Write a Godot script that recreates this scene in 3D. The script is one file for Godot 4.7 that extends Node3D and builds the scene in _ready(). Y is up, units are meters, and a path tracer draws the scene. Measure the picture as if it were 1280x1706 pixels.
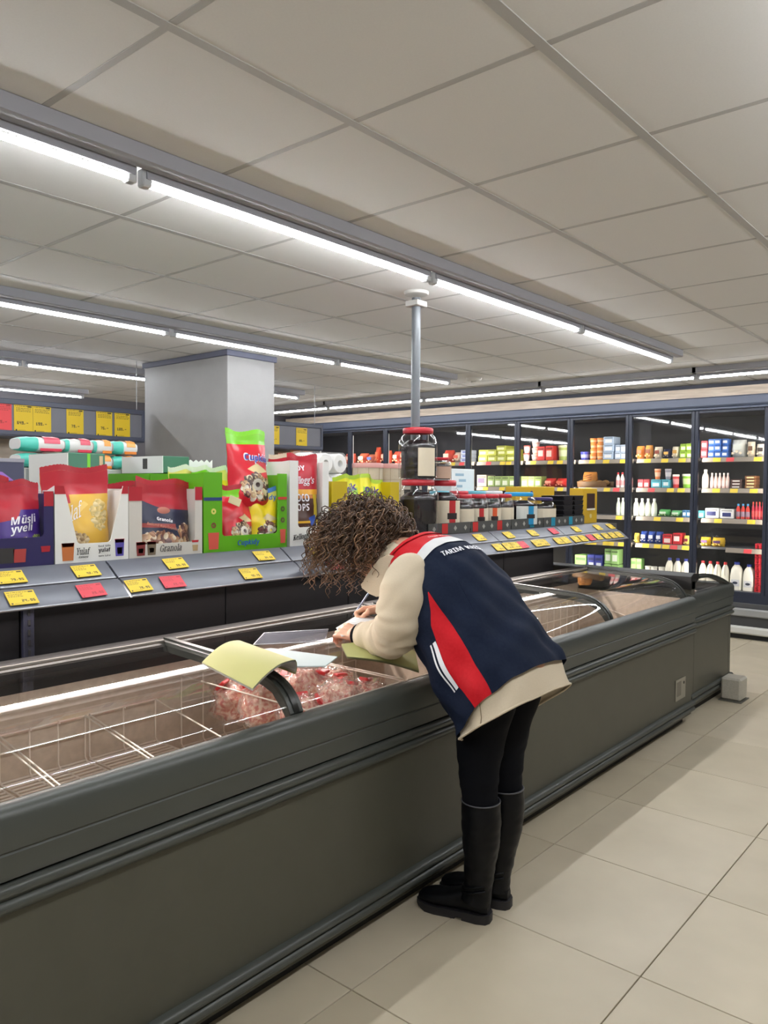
extends Node3D

const CE := 2.4523            # ceiling height
const TUBE_ROWS := [-0.13, -2.165, -4.2, -6.2, -8.0]
var M := {}
var taken := {}
var rng := RandomNumberGenerator.new()

# ---------------------------------------------------------------- mesh builder
class MB:
	var P := PackedVector3Array()
	var N := PackedVector3Array()
	var T := PackedVector2Array()
	var C := PackedColorArray()
	var I := PackedInt32Array()
	var col := Color.WHITE
	var colored := false

	func put(p: Vector3, n: Vector3, t := Vector2.ZERO) -> int:
		P.append(p); N.append(n); T.append(t); C.append(col)
		return P.size() - 1

	func face(a: int, b: int, c: int) -> void:      # counter-clockwise seen from outside; Godot wants clockwise
		I.append(a); I.append(c); I.append(b)

	func tri(a: Vector3, b: Vector3, c: Vector3) -> void:
		var n := (b - a).cross(c - a).normalized()
		face(put(a, n), put(b, n), put(c, n))

	func quad(a: Vector3, b: Vector3, c: Vector3, d: Vector3, uv := Rect2(0, 0, 1, 1)) -> void:
		var n := (c - a).cross(d - b).normalized()
		var i := put(a, n, Vector2(uv.position.x, uv.end.y))
		put(b, n, uv.end); put(c, n, Vector2(uv.end.x, uv.position.y)); put(d, n, uv.position)
		face(i, i + 1, i + 2); face(i, i + 2, i + 3)

	# box with chamfered edges
	func box(c: Vector3, s: Vector3, ch := 0.0, b := Basis()) -> MB:
		var h := s * 0.5
		ch = minf(ch, minf(h.x, minf(h.y, h.z)) * 0.9)
		for ax in 3:
			for sg in [-1.0, 1.0]:
				var n := Vector3.ZERO; n[ax] = sg
				var u := Vector3.ZERO; u[(ax + 1) % 3] = 1.0
				var w := Vector3.ZERO; w[(ax + 2) % 3] = sg
				if ax == 1:
					u = Vector3(sg, 0, 0); w = Vector3(0, 0, -1)
				elif ax == 0:
					u = Vector3(0, 0, -sg); w = Vector3(0, 1, 0)
				else:
					u = Vector3(sg, 0, 0); w = Vector3(0, 1, 0)
				var hu := absf(u.dot(h)) - ch
				var hw := absf(w.dot(h)) - ch
				var o := n * absf(n.dot(h))
				quad(c + b * (o - u * hu - w * hw), c + b * (o + u * hu - w * hw), c + b * (o + u * hu + w * hw), c + b * (o - u * hu + w * hw))
		if ch > 0.0:
			for ax in 3:
				var a1 := (ax + 1) % 3
				var a2 := (ax + 2) % 3
				for s1 in [-1.0, 1.0]:
					for s2 in [-1.0, 1.0]:
						var p := Vector3.ZERO; p[a1] = s1 * h[a1]; p[a2] = s2 * (h[a2] - ch)
						var q := Vector3.ZERO; q[a1] = s1 * (h[a1] - ch); q[a2] = s2 * h[a2]
						var e := Vector3.ZERO; e[ax] = h[ax] - ch
						if s1 * s2 > 0:
							quad(c + b * (p - e), c + b * (q - e), c + b * (q + e), c + b * (p + e))
						else:
							quad(c + b * (q - e), c + b * (p - e), c + b * (p + e), c + b * (q + e))
			for sx in [-1.0, 1.0]:
				for sy in [-1.0, 1.0]:
					for sz in [-1.0, 1.0]:
						var k := Vector3(sx, sy, sz)
						var x := Vector3(h.x, h.y - ch, h.z - ch) * k
						var y := Vector3(h.x - ch, h.y, h.z - ch) * k
						var z := Vector3(h.x - ch, h.y - ch, h.z) * k
						if sx * sy * sz > 0: tri(c + b * x, c + b * y, c + b * z)
						else: tri(c + b * x, c + b * z, c + b * y)
		return self

	# rows of points -> smooth sheet; wrap joins the last column to the first, ends are capped when asked
	func sheet(rows: Array, wrap := false, cap0 := false, cap1 := false, uv := Rect2(0, 0, 1, 1)) -> MB:
		var nr := rows.size()
		var nc: int = rows[0].size()
		var base := P.size()
		var acc := PackedVector3Array(); acc.resize(nr * nc)
		var last := nc if wrap else nc - 1
		for r in nr - 1:
			for k in last:
				var k2 := (k + 1) % nc
				var a: Vector3 = rows[r][k]; var b: Vector3 = rows[r][k2]; var c: Vector3 = rows[r + 1][k2]; var d: Vector3 = rows[r + 1][k]
				var n := (c - a).cross(d - b)
				acc[r * nc + k] += n; acc[r * nc + k2] += n; acc[(r + 1) * nc + k2] += n; acc[(r + 1) * nc + k] += n
		for r in nr:
			for k in nc:
				var n: Vector3 = acc[r * nc + k]
				put(rows[r][k], n.normalized() if n.length_squared() > 1e-20 else Vector3.UP, Vector2(uv.position.x + uv.size.x * k / maxf(1.0, nc - 1.0), uv.end.y - uv.size.y * r / maxf(1.0, nr - 1.0)))
		for r in nr - 1:
			for k in last:
				var k2 := (k + 1) % nc
				var a := base + r * nc + k; var b := base + r * nc + k2; var c := base + (r + 1) * nc + k2; var d := base + (r + 1) * nc + k
				face(a, b, c); face(a, c, d)
		for e in 2:
			if not (cap0 if e == 0 else cap1): continue
			var row: PackedVector3Array = rows[0] if e == 0 else rows[nr - 1]
			var m := Vector3.ZERO
			for p in row: m += p
			m /= nc
			for k in nc:
				if e == 0: tri(m, row[(k + 1) % nc], row[k])
				else: tri(m, row[k], row[(k + 1) % nc])
		return self

	func tube(path: PackedVector3Array, r: float, sides := 6, closed := false, r1 := -1.0) -> MB:
		var rows := []
		var n := path.size()
		var up := Vector3.UP
		for i in n:
			var d: Vector3
			if closed: d = path[(i + 1) % n] - path[(i - 1 + n) % n]
			else: d = path[mini(i + 1, n - 1)] - path[maxi(i - 1, 0)]
			d = d.normalized()
			if i == 0 and absf(d.dot(up)) > 0.9: up = Vector3.RIGHT
			var x := up.cross(d)
			if x.length() < 1e-4: x = Vector3.RIGHT.cross(d)
			x = x.normalized()
			up = d.cross(x)
			var row := PackedVector3Array()
			var rr := r if r1 < 0.0 else lerpf(r, r1, float(i) / maxf(1.0, n - 1.0))
			for k in sides:
				var a := TAU * k / sides
				row.append(path[i] + (x * cos(a) + up * sin(a)) * rr)
			rows.append(row)
		if closed: rows.append(rows[0])
		return sheet(rows, true, not closed, not closed)

	func rod(a: Vector3, b: Vector3, r: float, sides := 6) -> MB:
		return tube(PackedVector3Array([a, b]), r, sides)

	# profile (radius, height) turned round y
	func lathe(prof: Array, o := Vector3.ZERO, sides := 16, b := Basis(), sx := 1.0, sz := 1.0) -> MB:
		for i in prof.size() - 1:
			var p0: Vector2 = prof[i]; var p1: Vector2 = prof[i + 1]
			if p0.distance_to(p1) < 1e-6: continue
			var nn := _pn(prof, i)
			var n0 := nn; var n1 := nn
			if i > 0 and _pn(prof, i - 1).dot(nn) > 0.7: n0 = (_pn(prof, i - 1) + nn).normalized()
			if i < prof.size() - 2 and _pn(prof, i + 1).dot(nn) > 0.7: n1 = (_pn(prof, i + 1) + nn).normalized()
			var base := P.size()
			for k in sides + 1:
				var a := TAU * k / sides
				var d := Vector3(sin(a) * sx, 0, cos(a) * sz)
				var dn := Vector3(sin(a) / sx, 0, cos(a) / sz).normalized()
				put(o + b * (d * p0.x + Vector3.UP * p0.y), b * (dn * n0.x + Vector3.UP * n0.y).normalized(), Vector2(float(k) / sides, 1.0 - float(i) / (prof.size() - 1)))
				put(o + b * (d * p1.x + Vector3.UP * p1.y), b * (dn * n1.x + Vector3.UP * n1.y).normalized(), Vector2(float(k) / sides, 1.0 - float(i + 1) / (prof.size() - 1)))
			for k in sides:
				var q := base + k * 2
				face(q, q + 2, q + 3); face(q, q + 3, q + 1)
		return self

	func _pn(prof: Array, i: int) -> Vector2:
		var d: Vector2 = prof[i + 1] - prof[i]
		return Vector2(d.y, -d.x).normalized()

	# outline in the plane (ux, uy), pushed along dir
	func extrude(poly: PackedVector2Array, o: Vector3, ux: Vector3, uy: Vector3, dir: Vector3, caps := true, closed := true) -> MB:
		var n := poly.size()
		var flip := ux.cross(uy).dot(dir) < 0.0
		var cw := closed and Geometry2D.is_polygon_clockwise(poly)
		if cw: flip = not flip
		for i in (n if closed else n - 1):
			var a := poly[i]; var b := poly[(i + 1) % n]
			var e := (b - a).normalized()
			var nr := Vector2(e.y, -e.x)
			var n0 := nr; var n1 := nr
			if closed or i > 0:
				var ep := (a - poly[(i - 1 + n) % n]).normalized()
				if ep.dot(e) > 0.75: n0 = (nr + Vector2(ep.y, -ep.x)).normalized()
			if closed or i < n - 2:
				var en := (poly[(i + 2) % n] - b).normalized()
				if en.dot(e) > 0.75: n1 = (nr + Vector2(en.y, -en.x)).normalized()
			var sg := -1.0 if cw else 1.0
			var A := o + ux * a.x + uy * a.y; var B := o + ux * b.x + uy * b.y
			var w0 := (ux * n0.x + uy * n0.y) * sg; var w1 := (ux * n1.x + uy * n1.y) * sg
			var q := put(A, w0, Vector2(float(i) / n, 0)); put(B, w1, Vector2(float(i + 1) / n, 0)); put(B + dir, w1, Vector2(float(i + 1) / n, 1)); put(A + dir, w0, Vector2(float(i) / n, 1))
			if flip: face(q, q + 3, q + 2); face(q, q + 2, q + 1)
			else: face(q, q + 1, q + 2); face(q, q + 2, q + 3)
		if caps and closed:
			var t := Geometry2D.triangulate_polygon(poly)
			for k in range(0, t.size(), 3):
				for s in 2:
					var w := dir if s == 1 else Vector3.ZERO
					var a := o + w + ux * poly[t[k]].x + uy * poly[t[k]].y
					var b := o + w + ux * poly[t[k + 1]].x + uy * poly[t[k + 1]].y
					var c := o + w + ux * poly[t[k + 2]].x + uy * poly[t[k + 2]].y
					var out := dir if s == 1 else -dir
					if (b - a).cross(c - a).dot(out) > 0.0: tri(a, b, c)
					else: tri(a, c, b)
		return self

	func mesh() -> ArrayMesh:
		var a := []
		a.resize(Mesh.ARRAY_MAX)
		a[Mesh.ARRAY_VERTEX] = P; a[Mesh.ARRAY_NORMAL] = N; a[Mesh.ARRAY_TEX_UV] = T; a[Mesh.ARRAY_INDEX] = I
		if colored: a[Mesh.ARRAY_COLOR] = C
		var m := ArrayMesh.new()
		m.add_surface_from_arrays(Mesh.PRIMITIVE_TRIANGLES, a)
		return m

# ---------------------------------------------------------------- naming and tagging
func mb() -> MB:
	return MB.new()

func numbered(called: String) -> String:
	if not taken.has(called):
		taken[called] = 0
		return called
	taken[called] += 1
	return "%s_%03d" % [called, taken[called]]

func obj(called: String, m: Variant, material: Material, parent: Node = null) -> MeshInstance3D:
	var o := MeshInstance3D.new()
	o.mesh = m.mesh() if m is MB else m
	o.material_override = material
	o.cast_shadow = GeometryInstance3D.SHADOW_CASTING_SETTING_ON
	if parent == null:
		o.name = numbered(called)
		add_child(o, true)
	else:
		var n := 0
		var nm := called
		while parent.has_node(NodePath(nm)):
			n += 1
			nm = "%s_%03d" % [called, n]
		o.name = nm
		parent.add_child(o, true)
	return o

func tag(o: Node, label: String, category: String, group := "", kind := "") -> Node:
	if label: o.set_meta("label", label)
	if category: o.set_meta("category", category)
	if group: o.set_meta("group", group)
	if kind: o.set_meta("kind", kind)
	return o

func thing(called: String, label: String, category: String, at := Vector3.ZERO, turn := 0.0, group := "") -> Node3D:
	var o := Node3D.new()
	o.name = numbered(called)
	add_child(o, true)
	o.position = at
	o.rotation.y = turn
	tag(o, label, category, group)
	return o

func struct(called: String, m: Variant, material: Material) -> MeshInstance3D:
	var o := obj(called, m, material)
	o.set_meta("kind", "structure")
	return o

func dup(root: Node3D, at: Vector3, turn := 0.0, label := "", group := "") -> Node3D:
	var base := String(root.name)
	if base.length() > 4 and base[base.length() - 4] == "_" and base.right(3).is_valid_int(): base = base.left(base.length() - 4)
	var r: Node3D = root.duplicate()
	r.name = numbered(base)
	add_child(r, true)
	r.position = at
	r.rotation.y = turn
	if label: r.set_meta("label", label)
	if group: r.set_meta("group", group)
	return r

# ---------------------------------------------------------------- materials
func mat(c: Color, rough := 0.6, metal := 0.0, spec := 0.5) -> StandardMaterial3D:
	var key := "%s %.2f %.2f %.2f" % [c.to_html(), rough, metal, spec]
	if M.has(key): return M[key]
	var m := StandardMaterial3D.new()
	m.albedo_color = c
	m.roughness = rough
	m.metallic = metal
	m.metallic_specular = spec
	m.cull_mode = BaseMaterial3D.CULL_DISABLED
	M[key] = m
	return m

func rgb(r: int, g: int, b: int) -> Color:
	return Color8(r, g, b)

func tex_mat(t: Texture2D, rough := 0.5, tint := Color.WHITE) -> StandardMaterial3D:
	var m := StandardMaterial3D.new()
	m.albedo_texture = t
	m.albedo_color = tint
	m.roughness = rough
	m.cull_mode = BaseMaterial3D.CULL_DISABLED
	return m

func glow(c: Color, e: float) -> StandardMaterial3D:
	var m := StandardMaterial3D.new()
	m.albedo_color = Color(0.9, 0.9, 0.9)
	m.emission_enabled = true
	m.emission = c
	m.emission_energy_multiplier = e
	return m

func pane(alpha: float, c := Color(0.9, 0.95, 0.95)) -> StandardMaterial3D:
	var m := StandardMaterial3D.new()
	m.transparency = BaseMaterial3D.TRANSPARENCY_ALPHA
	m.albedo_color = Color(c.r, c.g, c.b, alpha)
	m.roughness = 0.03
	m.cull_mode = BaseMaterial3D.CULL_DISABLED
	return m

func noise_tex(seed_: int, freq: float, c0: Color, c1: Color, size := 256, oct := 4) -> NoiseTexture2D:
	var n := FastNoiseLite.new()
	n.seed = seed_; n.frequency = freq; n.fractal_octaves = oct
	var t := NoiseTexture2D.new()
	t.noise = n; t.width = size; t.height = size; t.seamless = true
	var g := Gradient.new()
	g.set_color(0, c0); g.set_color(1, c1)
	t.color_ramp = g
	return t

func grain(c: Color, vary: float, freq: float, scale: Vector3, rough: float, seed_ := 1, bump := 0.0) -> StandardMaterial3D:
	var m := StandardMaterial3D.new()
	m.albedo_texture = noise_tex(seed_, freq, c.darkened(vary), c.lightened(vary * 0.6))
	m.uv1_triplanar = true
	m.uv1_world_triplanar = true
	m.uv1_scale = scale
	m.roughness = rough
	m.cull_mode = BaseMaterial3D.CULL_DISABLED
	if bump > 0.0:
		m.heightmap_enabled = true
		m.heightmap_texture = noise_tex(seed_ + 7, freq, Color.BLACK, Color.WHITE)
		m.heightmap_scale = bump
	return m

# ---------------------------------------------------------------- lettering bent onto a surface
var fonts := {}
func font(serif := false, bold := false, slant := 0.0) -> Font:
	var key := "%s%s%.2f" % [serif, bold, slant]
	if fonts.has(key): return fonts[key]
	var s := SystemFont.new()
	s.font_names = PackedStringArray(["Droid Serif" if serif else "Droid Sans"])
	s.font_weight = 700 if bold else 400
	var f: Font = s
	if slant != 0.0:
		var v := FontVariation.new()
		v.base_font = s
		v.variation_transform = Transform2D(Vector2(1, slant), Vector2(0, 1), Vector2.ZERO)
		f = v
	fonts[key] = f
	return f

# text `w` metres wide and `h` high (capital), centred on the origin of its own plane, each point carried to where(x, y, depth)
func letters(s: String, w: float, f: Font, where: Callable, thick := 0.0008, tall := -1.0) -> MB:
	var t := TextMesh.new()
	t.text = s; t.font = f; t.font_size = 48; t.depth = 1.0; t.pixel_size = 0.01; t.curve_step = 3.0
	var a: Array = t.get_mesh_arrays()
	var m := mb()
	var V: PackedVector3Array = a[Mesh.ARRAY_VERTEX]
	var NN: PackedVector3Array = a[Mesh.ARRAY_NORMAL]
	var lo := Vector3(1e9, 1e9, 1e9); var hi := -lo
	for p in V:
		lo = lo.min(p); hi = hi.max(p)
	var sz := hi - lo
	var k := w / maxf(sz.x, 1e-6)
	var ky := k if tall < 0.0 else tall / maxf(sz.y, 1e-6)
	for i in V.size():
		var p := V[i] - (lo + hi) * 0.5
		m.P.append(where.call(p.x * k, p.y * ky, (p.z + 0.5) * thick))
		m.N.append(NN[i]); m.T.append(Vector2.ZERO); m.C.append(Color.WHITE)
	var II: Variant = a[Mesh.ARRAY_INDEX]
	m.I = II if II != null else PackedInt32Array(range(V.size()))
	# flat normals of the bent letters
	var q := mb()
	for i in range(0, m.I.size(), 3):
		q.tri(m.P[m.I[i]], m.P[m.I[i + 2]], m.P[m.I[i + 1]])
	return q

func flat_at(o: Vector3, ux: Vector3, uy: Vector3) -> Callable:
	var n := ux.cross(uy)
	return func(x: float, y: float, d: float) -> Vector3: return o + ux * x + uy * y + n * d

# ================================================================ the scene
func _ready() -> void:
	rng.seed = 20240
	make_camera_and_light()
	make_setting()
	make_freezers()
	make_gondola()
	make_fridges()
	make_goods()
	make_far_shelves()
	make_person()
	make_papers()

func make_camera_and_light() -> void:
	var cam := Camera3D.new()
	cam.name = "camera"
	var p := 0.0343; var yaw := 0.7048; var roll := 0.006
	var fwd := Vector3(cos(yaw) * cos(p), -sin(p), -sin(yaw) * cos(p))
	var rt := Vector3(sin(yaw), 0, cos(yaw))
	var up := rt.cross(fwd)
	var r2 := rt * cos(roll) + up * sin(roll)
	var u2 := up * cos(roll) - rt * sin(roll)
	cam.transform = Transform3D(Basis(r2, u2, -fwd), Vector3(0, 1.4377, 0))
	cam.fov = rad_to_deg(2.0 * atan(853.0 / 1296.63))
	cam.near = 0.05
	cam.far = 60.0
	add_child(cam)
	cam.current = true
	var we := WorldEnvironment.new()
	we.name = "environment"
	var e := Environment.new()
	e.background_mode = Environment.BG_COLOR
	e.background_color = Color(0.02, 0.02, 0.022)
	e.tonemap_mode = Environment.TONE_MAPPER_LINEAR
	e.tonemap_exposure = EXPOSURE
	e.sdfgi_enabled = true
	e.ssao_enabled = true
	e.ssil_enabled = true
	we.environment = e
	add_child(we)

const EXPOSURE := 0.72
const TUBE_ENERGY := 0.74
const TUBE_GLOW := 88.0
const LIGHT_COL := Color(0.97, 0.985, 1.0)

func area_light(called: String, at: Vector3, basis: Basis, size: Vector2, energy: float, c := LIGHT_COL) -> void:
	var l := AreaLight3D.new()
	l.name = called
	l.area_size = size
	l.area_normalize_energy = true
	l.light_energy = energy
	l.light_color = c
	l.area_range = 30.0
	l.area_attenuation = 2.0
	l.shadow_enabled = true
	l.transform = Transform3D(basis, at)
	add_child(l, true)

# one 1.5 m module of a tube row: trunking rail, holder, tube; along = +x or +z
func tube_module(at: Vector3, along_z: bool, label: String, group: String, energy := 1.0) -> void:
	var t := thing("ceiling_light", label, "light", at, -PI / 2 if along_z else 0.0, group)
	var white := mat(rgb(156, 156, 162), 0.45)
	var L := 1.5
	obj("rail", mb().extrude(PackedVector2Array([Vector2(0.02, 0.0), Vector2(0.085, 0.0), Vector2(0.085, -0.045), Vector2(0.075, -0.05), Vector2(0.03, -0.05), Vector2(0.02, -0.045)]), Vector3(-L / 2, 0, 0), Vector3(0, 0, 1), Vector3(0, 1, 0), Vector3(L, 0, 0)), white, t)
	obj("batten", mb().extrude(PackedVector2Array([Vector2(0.0, -0.02), Vector2(0.02, -0.02), Vector2(0.02, -0.07), Vector2(0.008, -0.07), Vector2(0.0, -0.05)]), Vector3(-L / 2 + 0.02, 0, 0), Vector3(0, 0, 1), Vector3(0, 1, 0), Vector3(L - 0.04, 0, 0)), white, t)
	var y := -0.076
	obj("tube", mb().tube(PackedVector3Array([Vector3(-L / 2 + 0.045, y, -0.012), Vector3(L / 2 - 0.045, y, -0.014)]), 0.0095, 12), M.tube, t)
	for s in [-1.0, 1.0]:
		obj("lamp_holder", mb().box(Vector3(s * (L / 2 - 0.026), y + 0.012, -0.004), Vector3(0.034, 0.056, 0.036), 0.005), mat(rgb(196, 198, 200), 0.4), t)
	var down := Basis.from_euler(Vector3(-PI / 2, 0, 0))
	var turn := Basis.from_euler(Vector3(0, -PI / 2 if along_z else 0.0, 0))
	area_light("tube_light", at + turn * Vector3(0, y - 0.0103, -0.014), turn * down, Vector2(L - 0.1, 0.018), TUBE_ENERGY * energy)

func make_setting() -> void:
	M.tube = glow(LIGHT_COL, TUBE_GLOW)
	# ---------------- lights
	var row_words := ["row over the aisle beside the camera", "nearest row, above the freezer edge", "second row, crossing above the shelf unit", "third row, ending behind the grey column", "fourth row, far left"]
	var nth := ["first", "second", "third", "fourth", "fifth", "sixth"]
	for r in TUBE_ROWS.size():
		var n0 := -2 if r < 3 else 0
		for k in range(n0, 4):
			if r == 3 and k < 1: continue
			if r == 4 and k > 2: continue
			var x := 0.612 + 1.5 * k
			tube_module(Vector3(x, CE, TUBE_ROWS[r]), false, "%s white ceiling tube of the %s" % [nth[k - n0], row_words[r]], "ceiling tubes, %s" % row_words[r])
	for k in 6:
		tube_module(Vector3(6.84, CE, -7.45 + 1.47 * k), true, "%s white ceiling tube from the left along the glass door fridges" % nth[k], "ceiling tubes along the fridges")
	var sd := thing("smoke_detector", "round white detector on the ceiling near the fridges", "detector", Vector3(6.15, CE - 0.001, -4.13))
	obj("base", mb().lathe([Vector2(0.0, -0.03), Vector2(0.05, -0.03), Vector2(0.07, -0.018), Vector2(0.075, 0.0)], Vector3.ZERO, 20), mat(rgb(214, 212, 206), 0.5), sd)
	obj("sensor", mb().lathe([Vector2(0.0, -0.042), Vector2(0.024, -0.04), Vector2(0.03, -0.029)], Vector3.ZERO, 16), mat(rgb(190, 188, 184), 0.5), sd)
	# ---------------- ceiling
	var panel_mat := grain(rgb(224, 222, 219), 0.018, 0.35, Vector3(1.6, 1.6, 1.6), 0.85, 3)
	var hid := mb()
	var ceil_ := struct("ceiling", mb().box(Vector3(2.8, CE + 0.14, -2.6), Vector3(12.0, 0.2, 13.0)), mat(rgb(120, 120, 120), 0.9))
	var pm := mb().box(Vector3.ZERO, Vector3(0.586, 0.02, 0.586), 0.004).mesh()
	var count := 0
	for i in range(-8, 11):
		for j in range(-14, 8):
			var c := Vector3(1.6288 + 0.6 * (i + 0.5), CE + 0.0116, -0.9125 + 0.6 * (j + 0.5))
			if c.x > 8.2 or c.z < -8.8: continue
			var seen := c.x > 0.5 and c.z < 0.4 and -c.z / maxf(c.x, 0.01) < 4.2 and count < 300
			if c.x < 6.8 and -c.z > 1.2 + c.x * 2.6: seen = false
			if seen:
				count += 1
				var o := obj("ceiling_panel", pm, panel_mat, ceil_)
				o.position = c
			else:
				hid.box(c, Vector3(0.572, 0.02, 0.58))
	var rest := obj("ceiling_panels", hid, panel_mat, ceil_)
	rest.set_meta("kind", "stuff")
	var bar := mat(rgb(176, 174, 171), 0.55)
	for j in range(-13, 8):
		obj("ceiling_bar", mb().box(Vector3(2.8, CE + 0.004, -0.9125 + 0.6 * j), Vector3(11.6, 0.008, 0.032), 0.002), bar, ceil_)
	for i in range(-8, 11):
		obj("ceiling_bar", mb().box(Vector3(1.6288 + 0.6 * i, CE + 0.005, -2.6), Vector3(0.022, 0.008, 12.6), 0.002), bar, ceil_)
	# ---------------- floor
	var floor_ := struct("floor", mb().box(Vector3(2.8, -0.11, -2.6), Vector3(12.0, 0.2, 13.0)), mat(rgb(128, 120, 108), 0.8))
	var tones := []
	for k in 3: tones.append(grain([rgb(194, 182, 158), rgb(190, 178, 154), rgb(197, 185, 162)][k], 0.05, 0.012, Vector3(0.8, 0.8, 0.8), 0.42, 20 + k))
	var tm := mb().box(Vector3.ZERO, Vector3(0.5965, 0.02, 0.5965), 0.0012).mesh()
	var slab := mb()
	for i in range(-8, 10):
		for j in range(-14, 8):
			var c := Vector3(2.1975 + 0.6 * (i + 0.5), -0.009, -0.8698 + 0.6 * (j + 0.5))
			if c.x > 8.4 or c.z < -8.8: continue
			if i >= -2 and j >= -2 and j <= 3:
				var o := obj("floor_tile", tm, tones[absi(i * 7 + j * 5) % 3], floor_)
				o.position = c
			else:
				slab.box(c, Vector3(0.5965, 0.02, 0.5965))
	var rest2 := obj("floor_tiles", slab, tones[0], floor_)
	rest2.set_meta("kind", "stuff")
	# ---------------- walls
	var wall := grain(rgb(190, 188, 184), 0.02, 0.03, Vector3(0.6, 0.6, 0.6), 0.85, 40)
	struct("wall_right", mb().box(Vector3(2.8, 1.2, 3.45), Vector3(12.0, 2.6, 0.2)), wall)
	struct("wall_near", mb().box(Vector3(-2.95, 1.2, -2.6), Vector3(0.2, 2.6, 13.0)), wall)
	struct("wall_left", mb().box(Vector3(2.8, 1.2, -8.75), Vector3(12.0, 2.6, 0.2)), mat(rgb(96, 94, 100), 0.8))
	struct("wall_back", mb().box(Vector3(8.7, 1.2, -2.6), Vector3(0.2, 2.6, 13.0)), mat(rgb(60, 60, 66), 0.8))
	# ---------------- column
	var col := struct("column", mb().box(Vector3(3.955, CE / 2, -5.275), Vector3(0.47, CE, 1.11), 0.004), grain(rgb(142, 140, 139), 0.02, 0.02, Vector3(1, 1, 1), 0.6, 41))
	obj("crown_trim", mb().box(Vector3(3.955, CE - 0.022, -5.275), Vector3(0.5, 0.044, 1.14), 0.004), mat(rgb(78, 80, 98), 0.5), col)

# ================================================================ chest freezers
const FZ := -1.60             # outer plane of the freezer rails
const LID := [Vector2(0.058, 0.764), Vector2(0.068, 0.785), Vector2(0.085, 0.808), Vector2(0.108, 0.829), Vector2(0.138, 0.847), Vector2(0.178, 0.861), Vector2(0.23, 0.8705), Vector2(0.30, 0.876), Vector2(0.40, 0.880), Vector2(0.52, 0.885), Vector2(0.64, 0.890), Vector2(0.72, 0.893)]

func lid_y(d: float) -> float:          # height of the glass a depth d behind the rail plane
	for i in LID.size() - 1:
		if d <= LID[i + 1].x: return lerpf(LID[i].y, LID[i + 1].y, clampf((d - LID[i].x) / (LID[i + 1].x - LID[i].x), 0.0, 1.0))
	return LID[LID.size() - 1].y

func rail_profile() -> PackedVector2Array:   # (outwards, up)
	return PackedVector2Array([Vector2(-0.062, 0.70), Vector2(-0.062, 0.762), Vector2(-0.05, 0.769), Vector2(-0.032, 0.771), Vector2(-0.016, 0.767), Vector2(-0.005, 0.757), Vector2(0.0, 0.742), Vector2(0.001, 0.70), Vector2(-0.001, 0.682), Vector2(-0.006, 0.679), Vector2(-0.006, 0.676), Vector2(-0.003, 0.673), Vector2(-0.006, 0.620), Vector2(-0.02, 0.612), Vector2(-0.04, 0.612), Vector2(-0.04, 0.70)])

func mould_profile(y: float) -> PackedVector2Array:   # two rounded ribs and the strip between, hanging down from y
	return PackedVector2Array([Vector2(-0.03, y), Vector2(-0.004, y), Vector2(0.004, y - 0.005), Vector2(0.007, y - 0.013), Vector2(0.004, y - 0.022), Vector2(-0.005, y - 0.027), Vector2(-0.007, y - 0.033), Vector2(0.001, y - 0.037), Vector2(0.005, y - 0.045), Vector2(0.003, y - 0.054), Vector2(-0.006, y - 0.062), Vector2(-0.03, y - 0.064)])

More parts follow.
